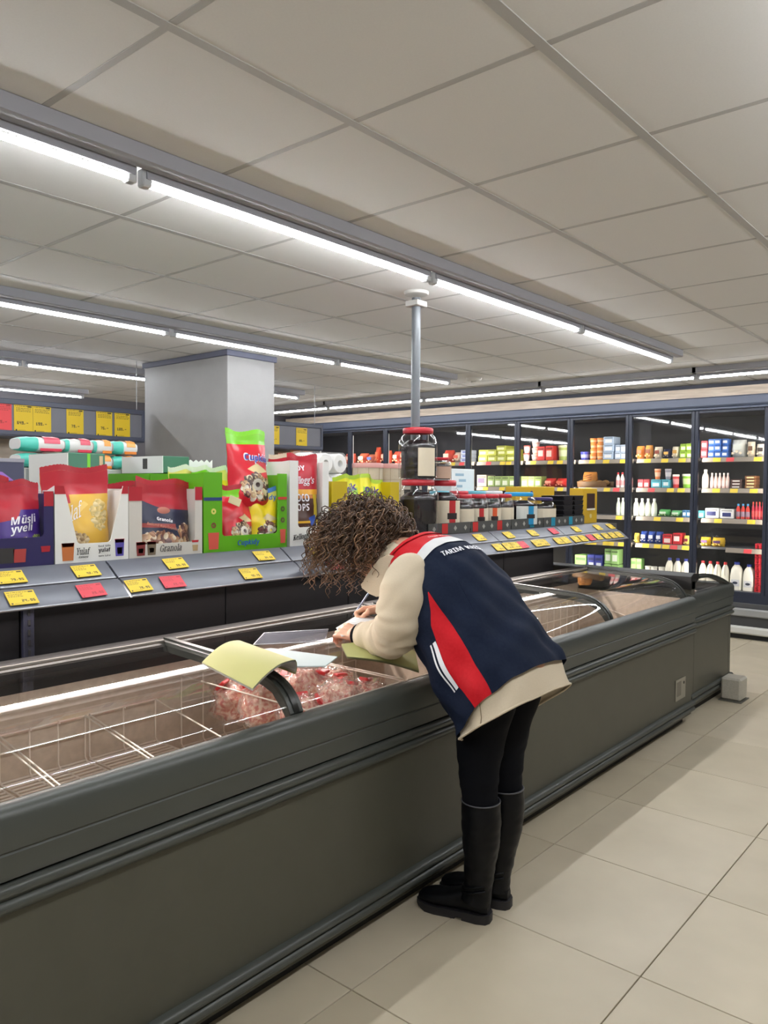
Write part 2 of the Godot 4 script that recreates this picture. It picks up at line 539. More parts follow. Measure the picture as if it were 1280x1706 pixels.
func freezer(x0: float, x1: float, z: float, label: String, end_rails := false) -> Node3D:
	var t := thing("chest_freezer", label, "freezer", Vector3(x0, 0, z))
	var w := x1 - x0
	var shell: Material = M.freezer
	var X := Vector3(w, 0, 0); var Zo := Vector3(0, 0, 1); var Y := Vector3.UP
	# body: front wall, back wall, ends and floor round an open well
	var b := mb()
	b.box(Vector3(w / 2, 0.375, -0.045), Vector3(w, 0.65, 0.05), 0.003)
	b.box(Vector3(w / 2, 0.45, -0.80), Vector3(w, 0.80, 0.06), 0.003)
	b.box(Vector3(0.02, 0.375, -0.42), Vector3(0.04, 0.65, 0.70), 0.003)
	b.box(Vector3(w - 0.02, 0.375, -0.42), Vector3(0.04, 0.65, 0.70), 0.003)
	obj("body", b, shell, t)
	obj("top_rail", mb().extrude(rail_profile(), Vector3.ZERO, Zo, Y, X), M.freezer_rail, t)
	obj("moulding", mb().extrude(mould_profile(0.612), Vector3.ZERO, Zo, Y, X), M.freezer_rail, t)
	obj("base_moulding", mb().extrude(mould_profile(0.135), Vector3.ZERO, Zo, Y, X), M.freezer_rail, t)
	if end_rails:
		for pr in [["top_rail", rail_profile()], ["moulding", mould_profile(0.612)], ["base_moulding", mould_profile(0.135)]]:
			obj(pr[0], mb().extrude(pr[1], Vector3(-0.012, 0, 0), Vector3(-1, 0, 0), Y, Vector3(0, 0, -0.84)), M.freezer_rail, t)
	obj("plinth", mb().box(Vector3(w / 2, 0.036, -0.44), Vector3(w - 0.06, 0.072, 0.76), 0.003), mat(rgb(26, 25, 22), 0.8), t)
	obj("rear_rail", mb().extrude(PackedVector2Array([Vector2(-0.70, 0.86), Vector2(-0.70, 0.885), Vector2(-0.72, 0.893), Vector2(-0.80, 0.897), Vector2(-0.845, 0.88), Vector2(-0.845, 0.80), Vector2(-0.76, 0.80), Vector2(-0.76, 0.83)]), Vector3.ZERO, Zo, Y, X), mat(rgb(22, 21, 21), 0.5), t)
	# liner
	var l := mb()
	l.box(Vector3(w / 2, 0.47, -0.0745), Vector3(w - 0.08, 0.46, 0.008))
	l.box(Vector3(w / 2, 0.55, -0.765), Vector3(w - 0.08, 0.62, 0.008))
	l.box(Vector3(w / 2, 0.235, -0.42), Vector3(w - 0.08, 0.01, 0.68))
	l.box(Vector3(0.045, 0.50, -0.42), Vector3(0.008, 0.52, 0.68))
	l.box(Vector3(w - 0.045, 0.50, -0.42), Vector3(0.008, 0.52, 0.68))
	obj("liner", l, M.liner, t)
	# arches that carry the glass: at both ends and in the middle
	var lid: Array = LID.duplicate()
	if end_rails:                      # the end unit has a lower, longer curve
		for i in lid.size():
			var q: float = clampf((lid[i].x - 0.058) / 0.662, 0.0, 1.0)
			lid[i].y = 0.764 + 0.105 * (1.0 - pow(1.0 - q, 2.2))
	var arch := PackedVector2Array()
	for p in lid: arch.append(Vector2(-p.x, p.y + 0.006))
	for i in range(lid.size() - 1, -1, -1): arch.append(Vector2(-lid[i].x - 0.012 if i < 4 else -lid[i].x, lid[i].y - (0.012 if end_rails else 0.028)))
	for k in 3:
		var ax: float = [0.0, w / 2 - 0.026, w - 0.052][k]
		var a := obj("lid_arch", mb().extrude(arch, Vector3(ax, 0, 0), Zo, Y, Vector3(0.052, 0, 0)), mat(rgb(52, 56, 52), 0.36), t)
		var up := PackedVector2Array()
		for p in lid: up.append(Vector2(-p.x, p.y + 0.013))
		for i in range(lid.size() - 1, -1, -1): up.append(Vector2(-lid[i].x, lid[i].y + 0.004))
		obj("arch_rib", mb().extrude(up, Vector3(ax + 0.016, 0, 0), Zo, Y, Vector3(0.02, 0, 0)), mat(rgb(30, 33, 30), 0.35), a)
	if end_rails:
		var eg := PackedVector2Array([Vector2(-0.72, 0.75)])
		for i in range(lid.size() - 1, -1, -1): eg.append(Vector2(-lid[i].x, lid[i].y))
		eg.append(Vector2(-0.06, 0.75))
		obj("end_glass", mb().extrude(eg, Vector3(0.004, 0, 0), Zo, Y, Vector3(0.003, 0, 0)), M.lid_glass, t)
	for k in 2:
		var xa := 0.05 + k * (w / 2 - 0.026); var xb := xa + w / 2 - 0.075
		var rows := []
		for i in lid.size(): rows.append(PackedVector3Array([Vector3(xa, lid[i].y, -lid[i].x), Vector3(xb, lid[i].y, -lid[i].x)]))
		obj("glass_lid", mb().sheet(rows), M.lid_glass, t)
		var hd := mb().rod(Vector3(xa, (lid[10].y + 0.003) + 0.006, -0.695), Vector3(xb, (lid[10].y + 0.003) + 0.006, -0.695), 0.006, 6)
		obj("lid_edge", hd, mat(rgb(120, 116, 110), 0.4), t)
	return t

# a basket of plated wire: rods run both ways, the back edge hooks up
func wire_basket(x0: float, x1: float, z0: float, z1: float, y0: float, y1: float, label: String, group: String, step := 0.025, front := 0.45) -> void:
	var t := thing("wire_basket", label, "basket", Vector3(x0, y0, z0), 0.0, group)
	var w := x1 - x0; var d := z1 - z0; var h := y1 - y0
	var long := mb(); var cross := mb(); var rim := mb()
	var n := int(d / step)
	for i in n + 1:
		var z := d * i / n
		long.rod(Vector3(0, 0, z), Vector3(w, 0, z), 0.0030, 5)
	n = int(w / 0.085)
	for i in n + 1:
		var x := w * i / n
		cross.tube(PackedVector3Array([Vector3(x, h, 0), Vector3(x, 0.012, 0), Vector3(x, 0, 0.012), Vector3(x, 0, d - 0.012), Vector3(x, 0.012, d), Vector3(x, h * front, d)]), 0.0028, 5)
		cross.tube(PackedVector3Array([Vector3(x, h, 0), Vector3(x, h + 0.004, 0.006), Vector3(x, h - 0.004, 0.012)]), 0.0026, 5)
	for y in [h, h * 0.62]:
		rim.rod(Vector3(0, y, 0), Vector3(w, y, 0), 0.0026, 6)
	rim.rod(Vector3(0, h * front, d), Vector3(w, h * front, d), 0.0026, 6)
	for x in [0.0, w]:
		rim.tube(PackedVector3Array([Vector3(x, h, 0), Vector3(x, h * front, d)]), 0.0026, 6)
	obj("long_wires", long, M.wire, t)
	obj("cross_wires", cross, M.wire, t)
	obj("rim", rim, M.wire, t)

# crumpled clear bag round frozen meat
func meat_bag(at: Vector3, s: Vector3, turn: float, seed_: int, label: String, tilt := 0.0) -> void:
	var t := thing("frozen_meat_pack", label, "meat pack", at, turn, "packs of frozen meat in the freezers")
	var n := FastNoiseLite.new(); n.seed = seed_; n.frequency = 1.0
	for layer in 2:
		var rows := []
		var nr := 20; var nc := 32
		for r in nr + 1:
			var v := PI * r / nr
			var row := PackedVector3Array()
			for k in nc + 1:
				var u := TAU * (k % nc) / nc
				var d := Vector3(sin(v) * cos(u), -cos(v), sin(v) * sin(u))
				var q := Vector3(signf(d.x) * pow(absf(d.x), 0.75), signf(d.y) * pow(absf(d.y), 0.75), signf(d.z) * pow(absf(d.z), 0.75))
				var k2 := 1.0 + n.get_noise_3dv(d * 1.8) * 0.34 - absf(n.get_noise_3dv(d * 3.6)) * (0.30 if layer == 0 else 0.42) + absf(n.get_noise_3dv(d * 8.0)) * (0.06 if layer == 0 else 0.14) + (0.0 if layer == 0 else 0.06)
				row.append(Basis.from_euler(Vector3(0, 0, tilt)) * (q * s * 0.5 * k2 * (0.9 if layer == 0 else 1.0)) + Vector3(0, s.y * 0.42, 0))
			rows.append(row)
		if layer == 0: obj("meat", mb().sheet(rows), M.meat, t)
		else: obj("plastic_bag", mb().sheet(rows, false), M.bag_film, t)
	var rb := mb()
	for k in 2:
		var a := rng.randf() * TAU
		var c := Vector3(cos(a) * s.x * 0.34, s.y * 0.85, sin(a) * s.z * 0.32)
		rb.box(c, Vector3(s.x * 0.3, 0.012, s.z * 0.24), 0.003, Basis.from_euler(Vector3(rng.randf_range(-0.7, 0.9), a, rng.randf_range(-0.5, 0.5))))
	obj("red_label", rb, mat(rgb(214, 36, 40), 0.35), t)

func make_freezers() -> void:
	M.freezer = grain(rgb(78, 77, 67), 0.02, 0.02, Vector3(1, 1, 1), 0.42, 50)
	M.freezer.metallic_specular = 0.45
	M.freezer_rail = mat(rgb(68, 71, 67), 0.38)
	M.liner = grain(rgb(208, 190, 170), 0.08, 0.05, Vector3(2, 2, 2), 0.55, 51)
	M.lid_glass = pane(0.03, Color(0.25, 0.27, 0.27))
	M.wire = mat(rgb(236, 224, 210), 0.35, 0.1)
	M.meat = StandardMaterial3D.new()
	var mt := noise_tex(52, 0.035, rgb(176, 60, 52), rgb(250, 226, 206), 256, 5)
	mt.color_ramp.add_point(0.36, rgb(200, 84, 70)); mt.color_ramp.add_point(0.48, rgb(228, 160, 132)); mt.color_ramp.add_point(0.62, rgb(242, 208, 180))
	M.meat.albedo_texture = mt; M.meat.uv1_triplanar = true; M.meat.uv1_scale = Vector3(5, 5, 5); M.meat.roughness = 0.4; M.meat.cull_mode = BaseMaterial3D.CULL_DISABLED
	M.bag_film = pane(0.16, Color(1.0, 0.95, 0.92))
	freezer(0.50, 2.62, FZ, "long dark grey chest freezer with curved glass lids nearest the camera")
	freezer(2.64, 4.82, FZ, "dark grey chest freezer with curved glass lids behind the leaning woman")
	# baskets and what lies in them
	wire_basket(0.60, 0.985, -2.34, -1.80, 0.545, 0.69, "white wire freezer basket at the left edge holding a meat pack", "wire baskets in the near freezer")
	wire_basket(1.00, 1.27, -2.34, -1.80, 0.545, 0.69, "empty white wire basket in the middle of the near freezer", "wire baskets in the near freezer")
	wire_basket(1.285, 1.53, -2.34, -1.80, 0.545, 0.69, "white wire basket beside the dark arch under the green notebook", "wire baskets in the near freezer")
	wire_basket(1.63, 2.10, -2.33, -1.69, 0.50, 0.755, "wire basket full of meat packs below the leaning woman", "wire baskets in the near freezer", 0.025, 1.0)
	wire_basket(2.12, 2.55, -2.33, -1.69, 0.50, 0.755, "wire basket under the woman's arm and pad", "wire baskets in the near freezer", 0.025, 1.0)
	wire_basket(2.72, 3.68, -2.33, -1.72, 0.42, 0.70, "wire basket right of the woman, under the first far lid", "wire baskets in the far freezer")
	wire_basket(3.78, 4.74, -2.33, -1.72, 0.42, 0.70, "wire basket under the last glass lid of the far freezer", "wire baskets in the far freezer")
	var packs := [
		[0.84, 0.51, -1.99, 0.16, 0.07, 0.2, "red and pink meat pack in the basket at the left edge"],
		[1.715, 0.63, -1.79, 0.16, 0.14, 0.16, "clear pack of frozen meat next to the dark freezer arch"],
		[1.86, 0.645, -1.775, 0.15, 0.15, 0.15, "crumpled pack of frozen meat in the front of the heap"],
		[2.01, 0.63, -1.775, 0.15, 0.14, 0.15, "frozen meat pack nearest the woman's pad"],
		[1.715, 0.635, -1.97, 0.16, 0.16, 0.17, "frozen meat pack behind the heap, below the blue page"],
		[1.88, 0.64, -1.95, 0.16, 0.17, 0.17, "frozen meat pack in the middle of the heap"],
		[2.03, 0.63, -1.96, 0.14, 0.15, 0.17, "frozen meat pack at the right of the heap under the paper"],
		[1.75, 0.62, -2.17, 0.18, 0.14, 0.17, "frozen meat pack at the back of the heap under the acrylic sheet"],
		[1.96, 0.62, -2.17, 0.18, 0.14, 0.17, "frozen meat pack at the back under the woman's hand"],
		[1.47, 0.56, -1.86, 0.09, 0.08, 0.10, "small red meat pack alone at the foot of the dark arch"],
		[3.10, 0.60, -1.80, 0.24, 0.13, 0.18, "red and orange meat pack under the glass right of the woman"],
	]
	for i in packs.size():
		var p: Array = packs[i]
		meat_bag(Vector3(p[0], p[1], p[2]), Vector3(p[3], p[4], p[5]), rng.randf() * 3.0, 60 + i, p[6], rng.randf_range(-0.3, 0.3))
	# rating plate on the far freezer
	var pl := thing("rating_plate", "small grey rating plate on the front of the far chest freezer", "plate", Vector3(4.62, 0.245, FZ - 0.0175))
	obj("plate", mb().box(Vector3.ZERO, Vector3(0.16, 0.125, 0.004), 0.001), mat(rgb(150, 146, 134), 0.4, 0.4), pl)
	obj("printing", mb().box(Vector3(-0.03, 0.005, 0.0022), Vector3(0.07, 0.085, 0.001)), mat(rgb(112, 108, 98), 0.5), pl)
	obj("keyhole", mb().lathe([Vector2(0.0, 0.002), Vector2(0.009, 0.002), Vector2(0.009, -0.002)], Vector3(0.05, 0.03, 0.002), 10, Basis.from_euler(Vector3(PI / 2, 0, 0))), mat(rgb(20, 20, 20), 0.5), pl)
	# freezer turned across the end of the island
	end_freezer()
	var bl := thing("bumper_block", "small silver metal bumper block at the foot of the end freezer", "bumper", Vector3(5.47, 0, -1.578))
	obj("block", mb().box(Vector3(0.06, 0.083, 0.0), Vector3(0.15, 0.15, 0.13), 0.012), grain(rgb(186, 182, 170), 0.08, 0.08, Vector3(3, 3, 3), 0.35, 55), bl)
	obj("base_plate", mb().box(Vector3(0.06, 0.004, 0.0), Vector3(0.18, 0.008, 0.15), 0.002), mat(rgb(120, 118, 110), 0.4, 0.5), bl)

func end_freezer() -> void:
	var t := freezer(5.75, 7.45, -1.665, "dark grey chest freezer turned across the far end of the island", true)
	t.rotation.y = PI / 2
	for q in [[5.12, -1.95, "pink and white frozen pack under the glass of the end freezer"], [5.36, -2.0, "orange frozen pack under the glass of the end freezer"], [5.54, -1.88, "frozen pack at the right end of the end freezer"]]:
		meat_bag(Vector3(q[0], 0.60, q[1]), Vector3(0.18, 0.12, 0.16), q[0] * 3.0, 80 + int(q[0] * 10), q[2])
	solid_box("frozen_food_case", "brown case of frozen food under the packs in the end freezer", "carton", Vector3(5.33, 0.42, -1.95), Vector3(0.62, 0.35, 0.36), mat(rgb(170, 140, 110), 0.7))

# ================================================================ the shelf unit over the freezers
const SHELF_Y := 1.185
const SHELF_TUBE := 1.0
const GX0 := -0.94
const GX1 := 5.17

func strip_uv() -> void:
	pass

func make_gondola() -> void:
	M.strip = grain(rgb(88, 91, 100), 0.03, 0.02, Vector3(1, 6, 1), 0.36, 70)
	M.strip.metallic = 0.15
	M.black_panel = mat(rgb(15, 15, 18), 0.5, 0.0, 0.35)
	var t := thing("gondola_shelf", "dark grey shelf unit with sloped price strips standing behind the freezers", "shelf unit", Vector3.ZERO)
	obj("deck", mb().box(Vector3((GX0 + GX1) / 2, SHELF_Y - 0.016, -2.79), Vector3(GX1 - GX0, 0.03, 0.91), 0.003), mat(rgb(92, 94, 100), 0.5), t)
	obj("under_tray", mb().box(Vector3((GX0 + GX1) / 2, 1.131, -2.62), Vector3(GX1 - GX0, 0.076, 0.62), 0.003), M.black_panel, t)
	# back panels, each plate of its own with a seam between
	var xs := [-0.95, 0.19, 1.12, 1.16, 1.93, 2.64, 3.4, 4.0, 4.62]
	for i in xs.size() - 1:
		obj("back_panel", mb().box(Vector3((xs[i] + xs[i + 1]) / 2, 0.59, -2.475), Vector3(xs[i + 1] - xs[i] - 0.004, 1.0, 0.03), 0.003), M.black_panel, t)
	obj("core", mb().box(Vector3(1.83, 0.55, -2.62), Vector3(5.56, 1.1, 0.24)), mat(rgb(24, 24, 28), 0.6), t)
	for x in [1.14, 3.4]:
		var up := obj("slotted_upright", mb().box(Vector3(x, 0.985, -2.452), Vector3(0.035, 0.2, 0.018), 0.002), mat(rgb(30, 32, 46), 0.4), t)
		var sl := mb()
		for k in 6: sl.box(Vector3(x, 0.90 + 0.032 * k, -2.4425), Vector3(0.008, 0.018, 0.002))
		obj("slots", sl, mat(rgb(8, 8, 10), 0.8), up)
	# the two sloped strips, in modules
	var edges := [GX0, -0.18, 0.58, 1.34, 2.10, 2.86, 3.63, 4.39, GX1]
	var X := Vector3(1, 0, 0)
	for i in edges.size() - 1:
		var w: float = edges[i + 1] - edges[i] - 0.008
		var o := Vector3(edges[i] + 0.004, 0, 0)
		var up_p := PackedVector2Array([Vector2(-2.345, 1.176), Vector2(-2.336, 1.186), Vector2(-2.318, 1.178), Vector2(-2.268, 1.143), Vector2(-2.262, 1.137), Vector2(-2.266, 1.133), Vector2(-2.275, 1.136)])
		var lo_p := PackedVector2Array([Vector2(-2.262, 1.128), Vector2(-2.252, 1.135), Vector2(-2.236, 1.128), Vector2(-2.188, 1.09), Vector2(-2.182, 1.083), Vector2(-2.186, 1.079), Vector2(-2.196, 1.082)])
		var s1 := obj("price_strip", mb().extrude(up_p, o, Vector3(0, 0, 1), Vector3.UP, X * w), M.strip, t)
		obj("strip_lip", mb().rod(o + Vector3(0, 1.138, -2.262), o + Vector3(w, 1.138, -2.262), 0.0028, 6), mat(rgb(186, 188, 194), 0.25, 0.5), s1)
		var s2 := obj("price_strip", mb().extrude(lo_p, o, Vector3(0, 0, 1), Vector3.UP, X * w), M.strip, t)
		obj("strip_lip", mb().rod(o + Vector3(0, 1.084, -2.182), o + Vector3(w, 1.084, -2.182), 0.0028, 6), mat(rgb(186, 188, 194), 0.25, 0.5), s2)
	obj("end_bracket", mb().box(Vector3(GX1 - 0.006, 1.13, -2.6), Vector3(0.012, 0.11, 0.66), 0.002), mat(rgb(70, 72, 80), 0.5), t)
	obj("rear_strip", mb().extrude(PackedVector2Array([Vector2(-3.24, 1.186), Vector2(-3.32, 1.10), Vector2(-3.305, 1.09), Vector2(-3.23, 1.165)]), Vector3(GX0, 0, 0), Vector3(0, 0, 1), Vector3.UP, X * (GX1 - GX0)), M.strip, t)
	# tube under the shelf that lights the freezers
	for k in 4:
		var xa := 0.15 + 1.12 * k
		var lt := thing("shelf_light", ["slim light tube under the shelf at the left edge", "slim light tube under the shelf above the notebooks", "slim light tube under the shelf behind the woman's head", "slim light tube under the shelf at its far end"][k], "light", Vector3(xa, 1.074, -2.43), 0.0, "tubes under the shelf")
		obj("batten", mb().box(Vector3(0.55, 0.008, 0.0), Vector3(1.1, 0.012, 0.03), 0.002), mat(rgb(200, 200, 200), 0.4), lt)
		obj("tube", mb().rod(Vector3(0.0, -0.004, 0.006), Vector3(1.119, -0.004, 0.006), 0.007, 8), glow(Color(1.0, 0.97, 0.95), 5.0), lt)
		area_light("shelf_tube_light", Vector3(xa + 0.56, 1.056, -2.415), Basis.from_euler(Vector3(-PI / 2 - 0.8, 0, 0)), Vector2(1.118, 0.014), SHELF_TUBE, Color(1.0, 0.95, 0.92))
	# the pole
	var po := struct("pole", mb().lathe([Vector2(0.0, SHELF_Y), Vector2(0.024, SHELF_Y), Vector2(0.024, CE - 0.03), Vector2(0.0, CE - 0.03)], Vector3(3.25, 0, -2.55), 16), mat(rgb(98, 102, 106), 0.35, 0.1))
	obj("ceiling_plate", mb().lathe([Vector2(0.0, CE - 0.016), Vector2(0.062, CE - 0.014), Vector2(0.066, CE - 0.006), Vector2(0.066, CE + 0.002)], Vector3(3.25, 0, -2.55), 16), mat(rgb(196, 194, 188), 0.5), po)
	obj("collar", mb().box(Vector3(3.25, CE - 0.062, -2.55), Vector3(0.085, 0.03, 0.085), 0.004), mat(rgb(190, 188, 184), 0.5), po)
	make_tags()

# ---------------------------------------------------------------- price tags: printed cards held in the strips
const DIGITS := ["777555555555777", "010110010010111", "777111777444777"]
var digit_rows := {"0": [7, 5, 5, 5, 7], "1": [2, 6, 2, 2, 7], "2": [7, 1, 7, 4, 7], "3": [7, 1, 7, 1, 7], "4": [5, 5, 7, 1, 1], "5": [7, 4, 7, 1, 7], "6": [7, 4, 7, 5, 7], "7": [7, 1, 1, 2, 2], "8": [7, 5, 7, 5, 7], "9": [7, 5, 7, 1, 7], ",": [0, 0, 0, 2, 4], "-": [0, 0, 7, 0, 0], ".": [0, 0, 0, 0, 2]}

func draw_digits(im: Image, s: String, x: int, y: int, k: int, c: Color) -> void:
	for ch in s:
		var rows: Array = digit_rows.get(ch, [0, 0, 0, 0, 0])
		for r in 5:
			for b in 3:
				if (int(rows[r]) >> (2 - b)) & 1: im.fill_rect(Rect2i(x + b * k, y + r * k, k, k), c)
		x += 4 * k

func card(paper: Color, ink: Color, price: String, w: int, h: int, seed_: int) -> StandardMaterial3D:
	var im := Image.create(w, h, false, Image.FORMAT_RGBA8)
	im.fill(paper)
	var r := RandomNumberGenerator.new(); r.seed = seed_
	var tall := h > w
	var x := 4
	while x < int(w * 0.7):                                   # lines of small print
		var l := r.randi_range(3, 9)
		im.fill_rect(Rect2i(x, 5, l, 2), ink.lerp(paper, 0.25)); x += l + 2
	im.fill_rect(Rect2i(w - 18, 4, 14, 5), ink.lerp(paper, 0.1))
	for k in 3:
		x = int(w * (0.12 if tall else 0.06))
		while x < int(w * (0.85 if tall else 0.5)):
			var l := r.randi_range(3, 8)
			im.fill_rect(Rect2i(x, 12 + 5 * k, l, 2), ink.lerp(paper, 0.35)); x += l + 2
	var kk := 2
	draw_digits(im, price, w - 6 - price.length() * 4 * kk - (8 if tall else 0), int(h * (0.62 if tall else 0.66)), kk, ink)
	im.fill_rect(Rect2i(5, h - 8, 5, 5), ink)
	im.fill_rect(Rect2i(14, h - 6, int(w * 0.4), 1), ink.lerp(paper, 0.4))
	return tex_mat(ImageTexture.create_from_image(im), 0.55)

const TAG_ORD := ["first", "second", "third", "fourth", "fifth", "sixth", "seventh", "eighth", "ninth", "tenth", "eleventh", "twelfth", "thirteenth"]

func make_tags() -> void:
	var yel := rgb(222, 190, 44); var ink := rgb(46, 40, 20); var red := rgb(206, 58, 72)
	var cards := []
	var prices := ["79,95", "42,75", "59,90", "34,50", "189,90", "24,95"]
	for k in prices.size(): cards.append(card(yel, ink, prices[k], 84, 56, 90 + k))
	var reds := card(red, rgb(150, 30, 44), "29,90", 84, 56, 99)
	# x centre, upper strip?, red?, label
	var near := [
		[1.016, true, false, "yellow price tag on the upper strip below the purple muesli carton"],
		[1.25, true, false, "yellow price tag on the upper strip below the white oats carton"],
		[1.58, true, false, "yellow price tag on the upper strip below the grey granola carton"],
		[1.98, true, false, "yellow price tag on the upper strip below the green carton"],
		[2.27, true, false, "yellow price tag on the upper strip left of the woman's hair"],
		[1.011, false, false, "yellow price tag on the lower strip at the left edge"],
		[1.385, false, false, "yellow price tag on the lower strip right of the strip joint"],
		[1.846, false, false, "yellow price tag on the lower strip below the green carton"],
		[1.223, false, true, "red price tag on the lower strip left of the strip joint"],
		[1.513, false, true, "red price tag on the lower strip below the grey granola carton"],
		[2.29, false, true, "red price tag on the lower strip beside the woman's curls"],
	]
	for i in near.size():
		var a: Array = near[i]
		price_tag(a[0], a[1], reds if a[2] else cards[i % 6], a[3], "")
	var far_up := [3.48, 3.775, 4.045, 4.6, 4.915, 5.115]
	var far_lo := [3.54, 3.64, 3.71, 3.95, 4.03, 4.21, 4.30, 4.43, 4.53, 4.745, 4.865, 4.97, 5.07]
	for i in far_up.size(): price_tag(far_up[i], true, cards[(i + 2) % 6], "%s yellow tag from the left on the far upper strip below the jars" % TAG_ORD[i], "yellow tags on the far upper strip")
	for i in far_lo.size(): price_tag(far_lo[i], false, cards[(i + 1) % 6], "%s yellow tag from the left on the far lower strip below the jars" % TAG_ORD[i], "yellow tags on the far lower strip")
	price_tag(4.296, true, reds, "red price tag among yellow ones on the far upper strip", "")
	price_tag(3.793, false, reds, "red price tag on the far lower strip just right of the woman", "")
	price_tag(4.64, false, reds, "red price tag near the right end of the lower strip", "")

func price_tag(x: float, upper: bool, m: Material, label: String, group: String) -> void:
	var a := Vector3(0, 1.1785, -2.3145) if upper else Vector3(0, 1.1285, -2.2325)
	var d := (Vector3(0, 1.143, -2.266) - Vector3(0, 1.178, -2.316)).normalized() if upper else (Vector3(0, 1.09, -2.186) - Vector3(0, 1.128, -2.234)).normalized()
	var n := Vector3(1, 0, 0).cross(-d)
	var w := 0.082; var h := 0.054
	var turn := sin(x * 37.0) * 0.03
	var t := MB.new()
	var c := Vector3(x, 0, 0) + a + d * h * 0.52 + n * 0.0022
	var bb := Basis(Vector3(1, 0, 0), -d, n) * Basis.from_euler(Vector3(0, 0, turn))
	t.box(Vector3.ZERO, Vector3(w, h, 0.0014), 0.0)
	var o := obj("price_tag", t, m)
	o.transform = Transform3D(bb, c)
	tag(o, label, "price tag", group)

# ================================================================ the wall of glass door fridges
const DX := 7.85
const DOOR_Z := [-0.64, -1.31, -1.98, -2.65, -3.325, -3.99, -4.66, -5.34, -6.0, -6.65, -7.29, -7.92, -8.52]
const SHELVES := [0.0, 1.735, 1.43, 1.13, 0.845, 0.425]

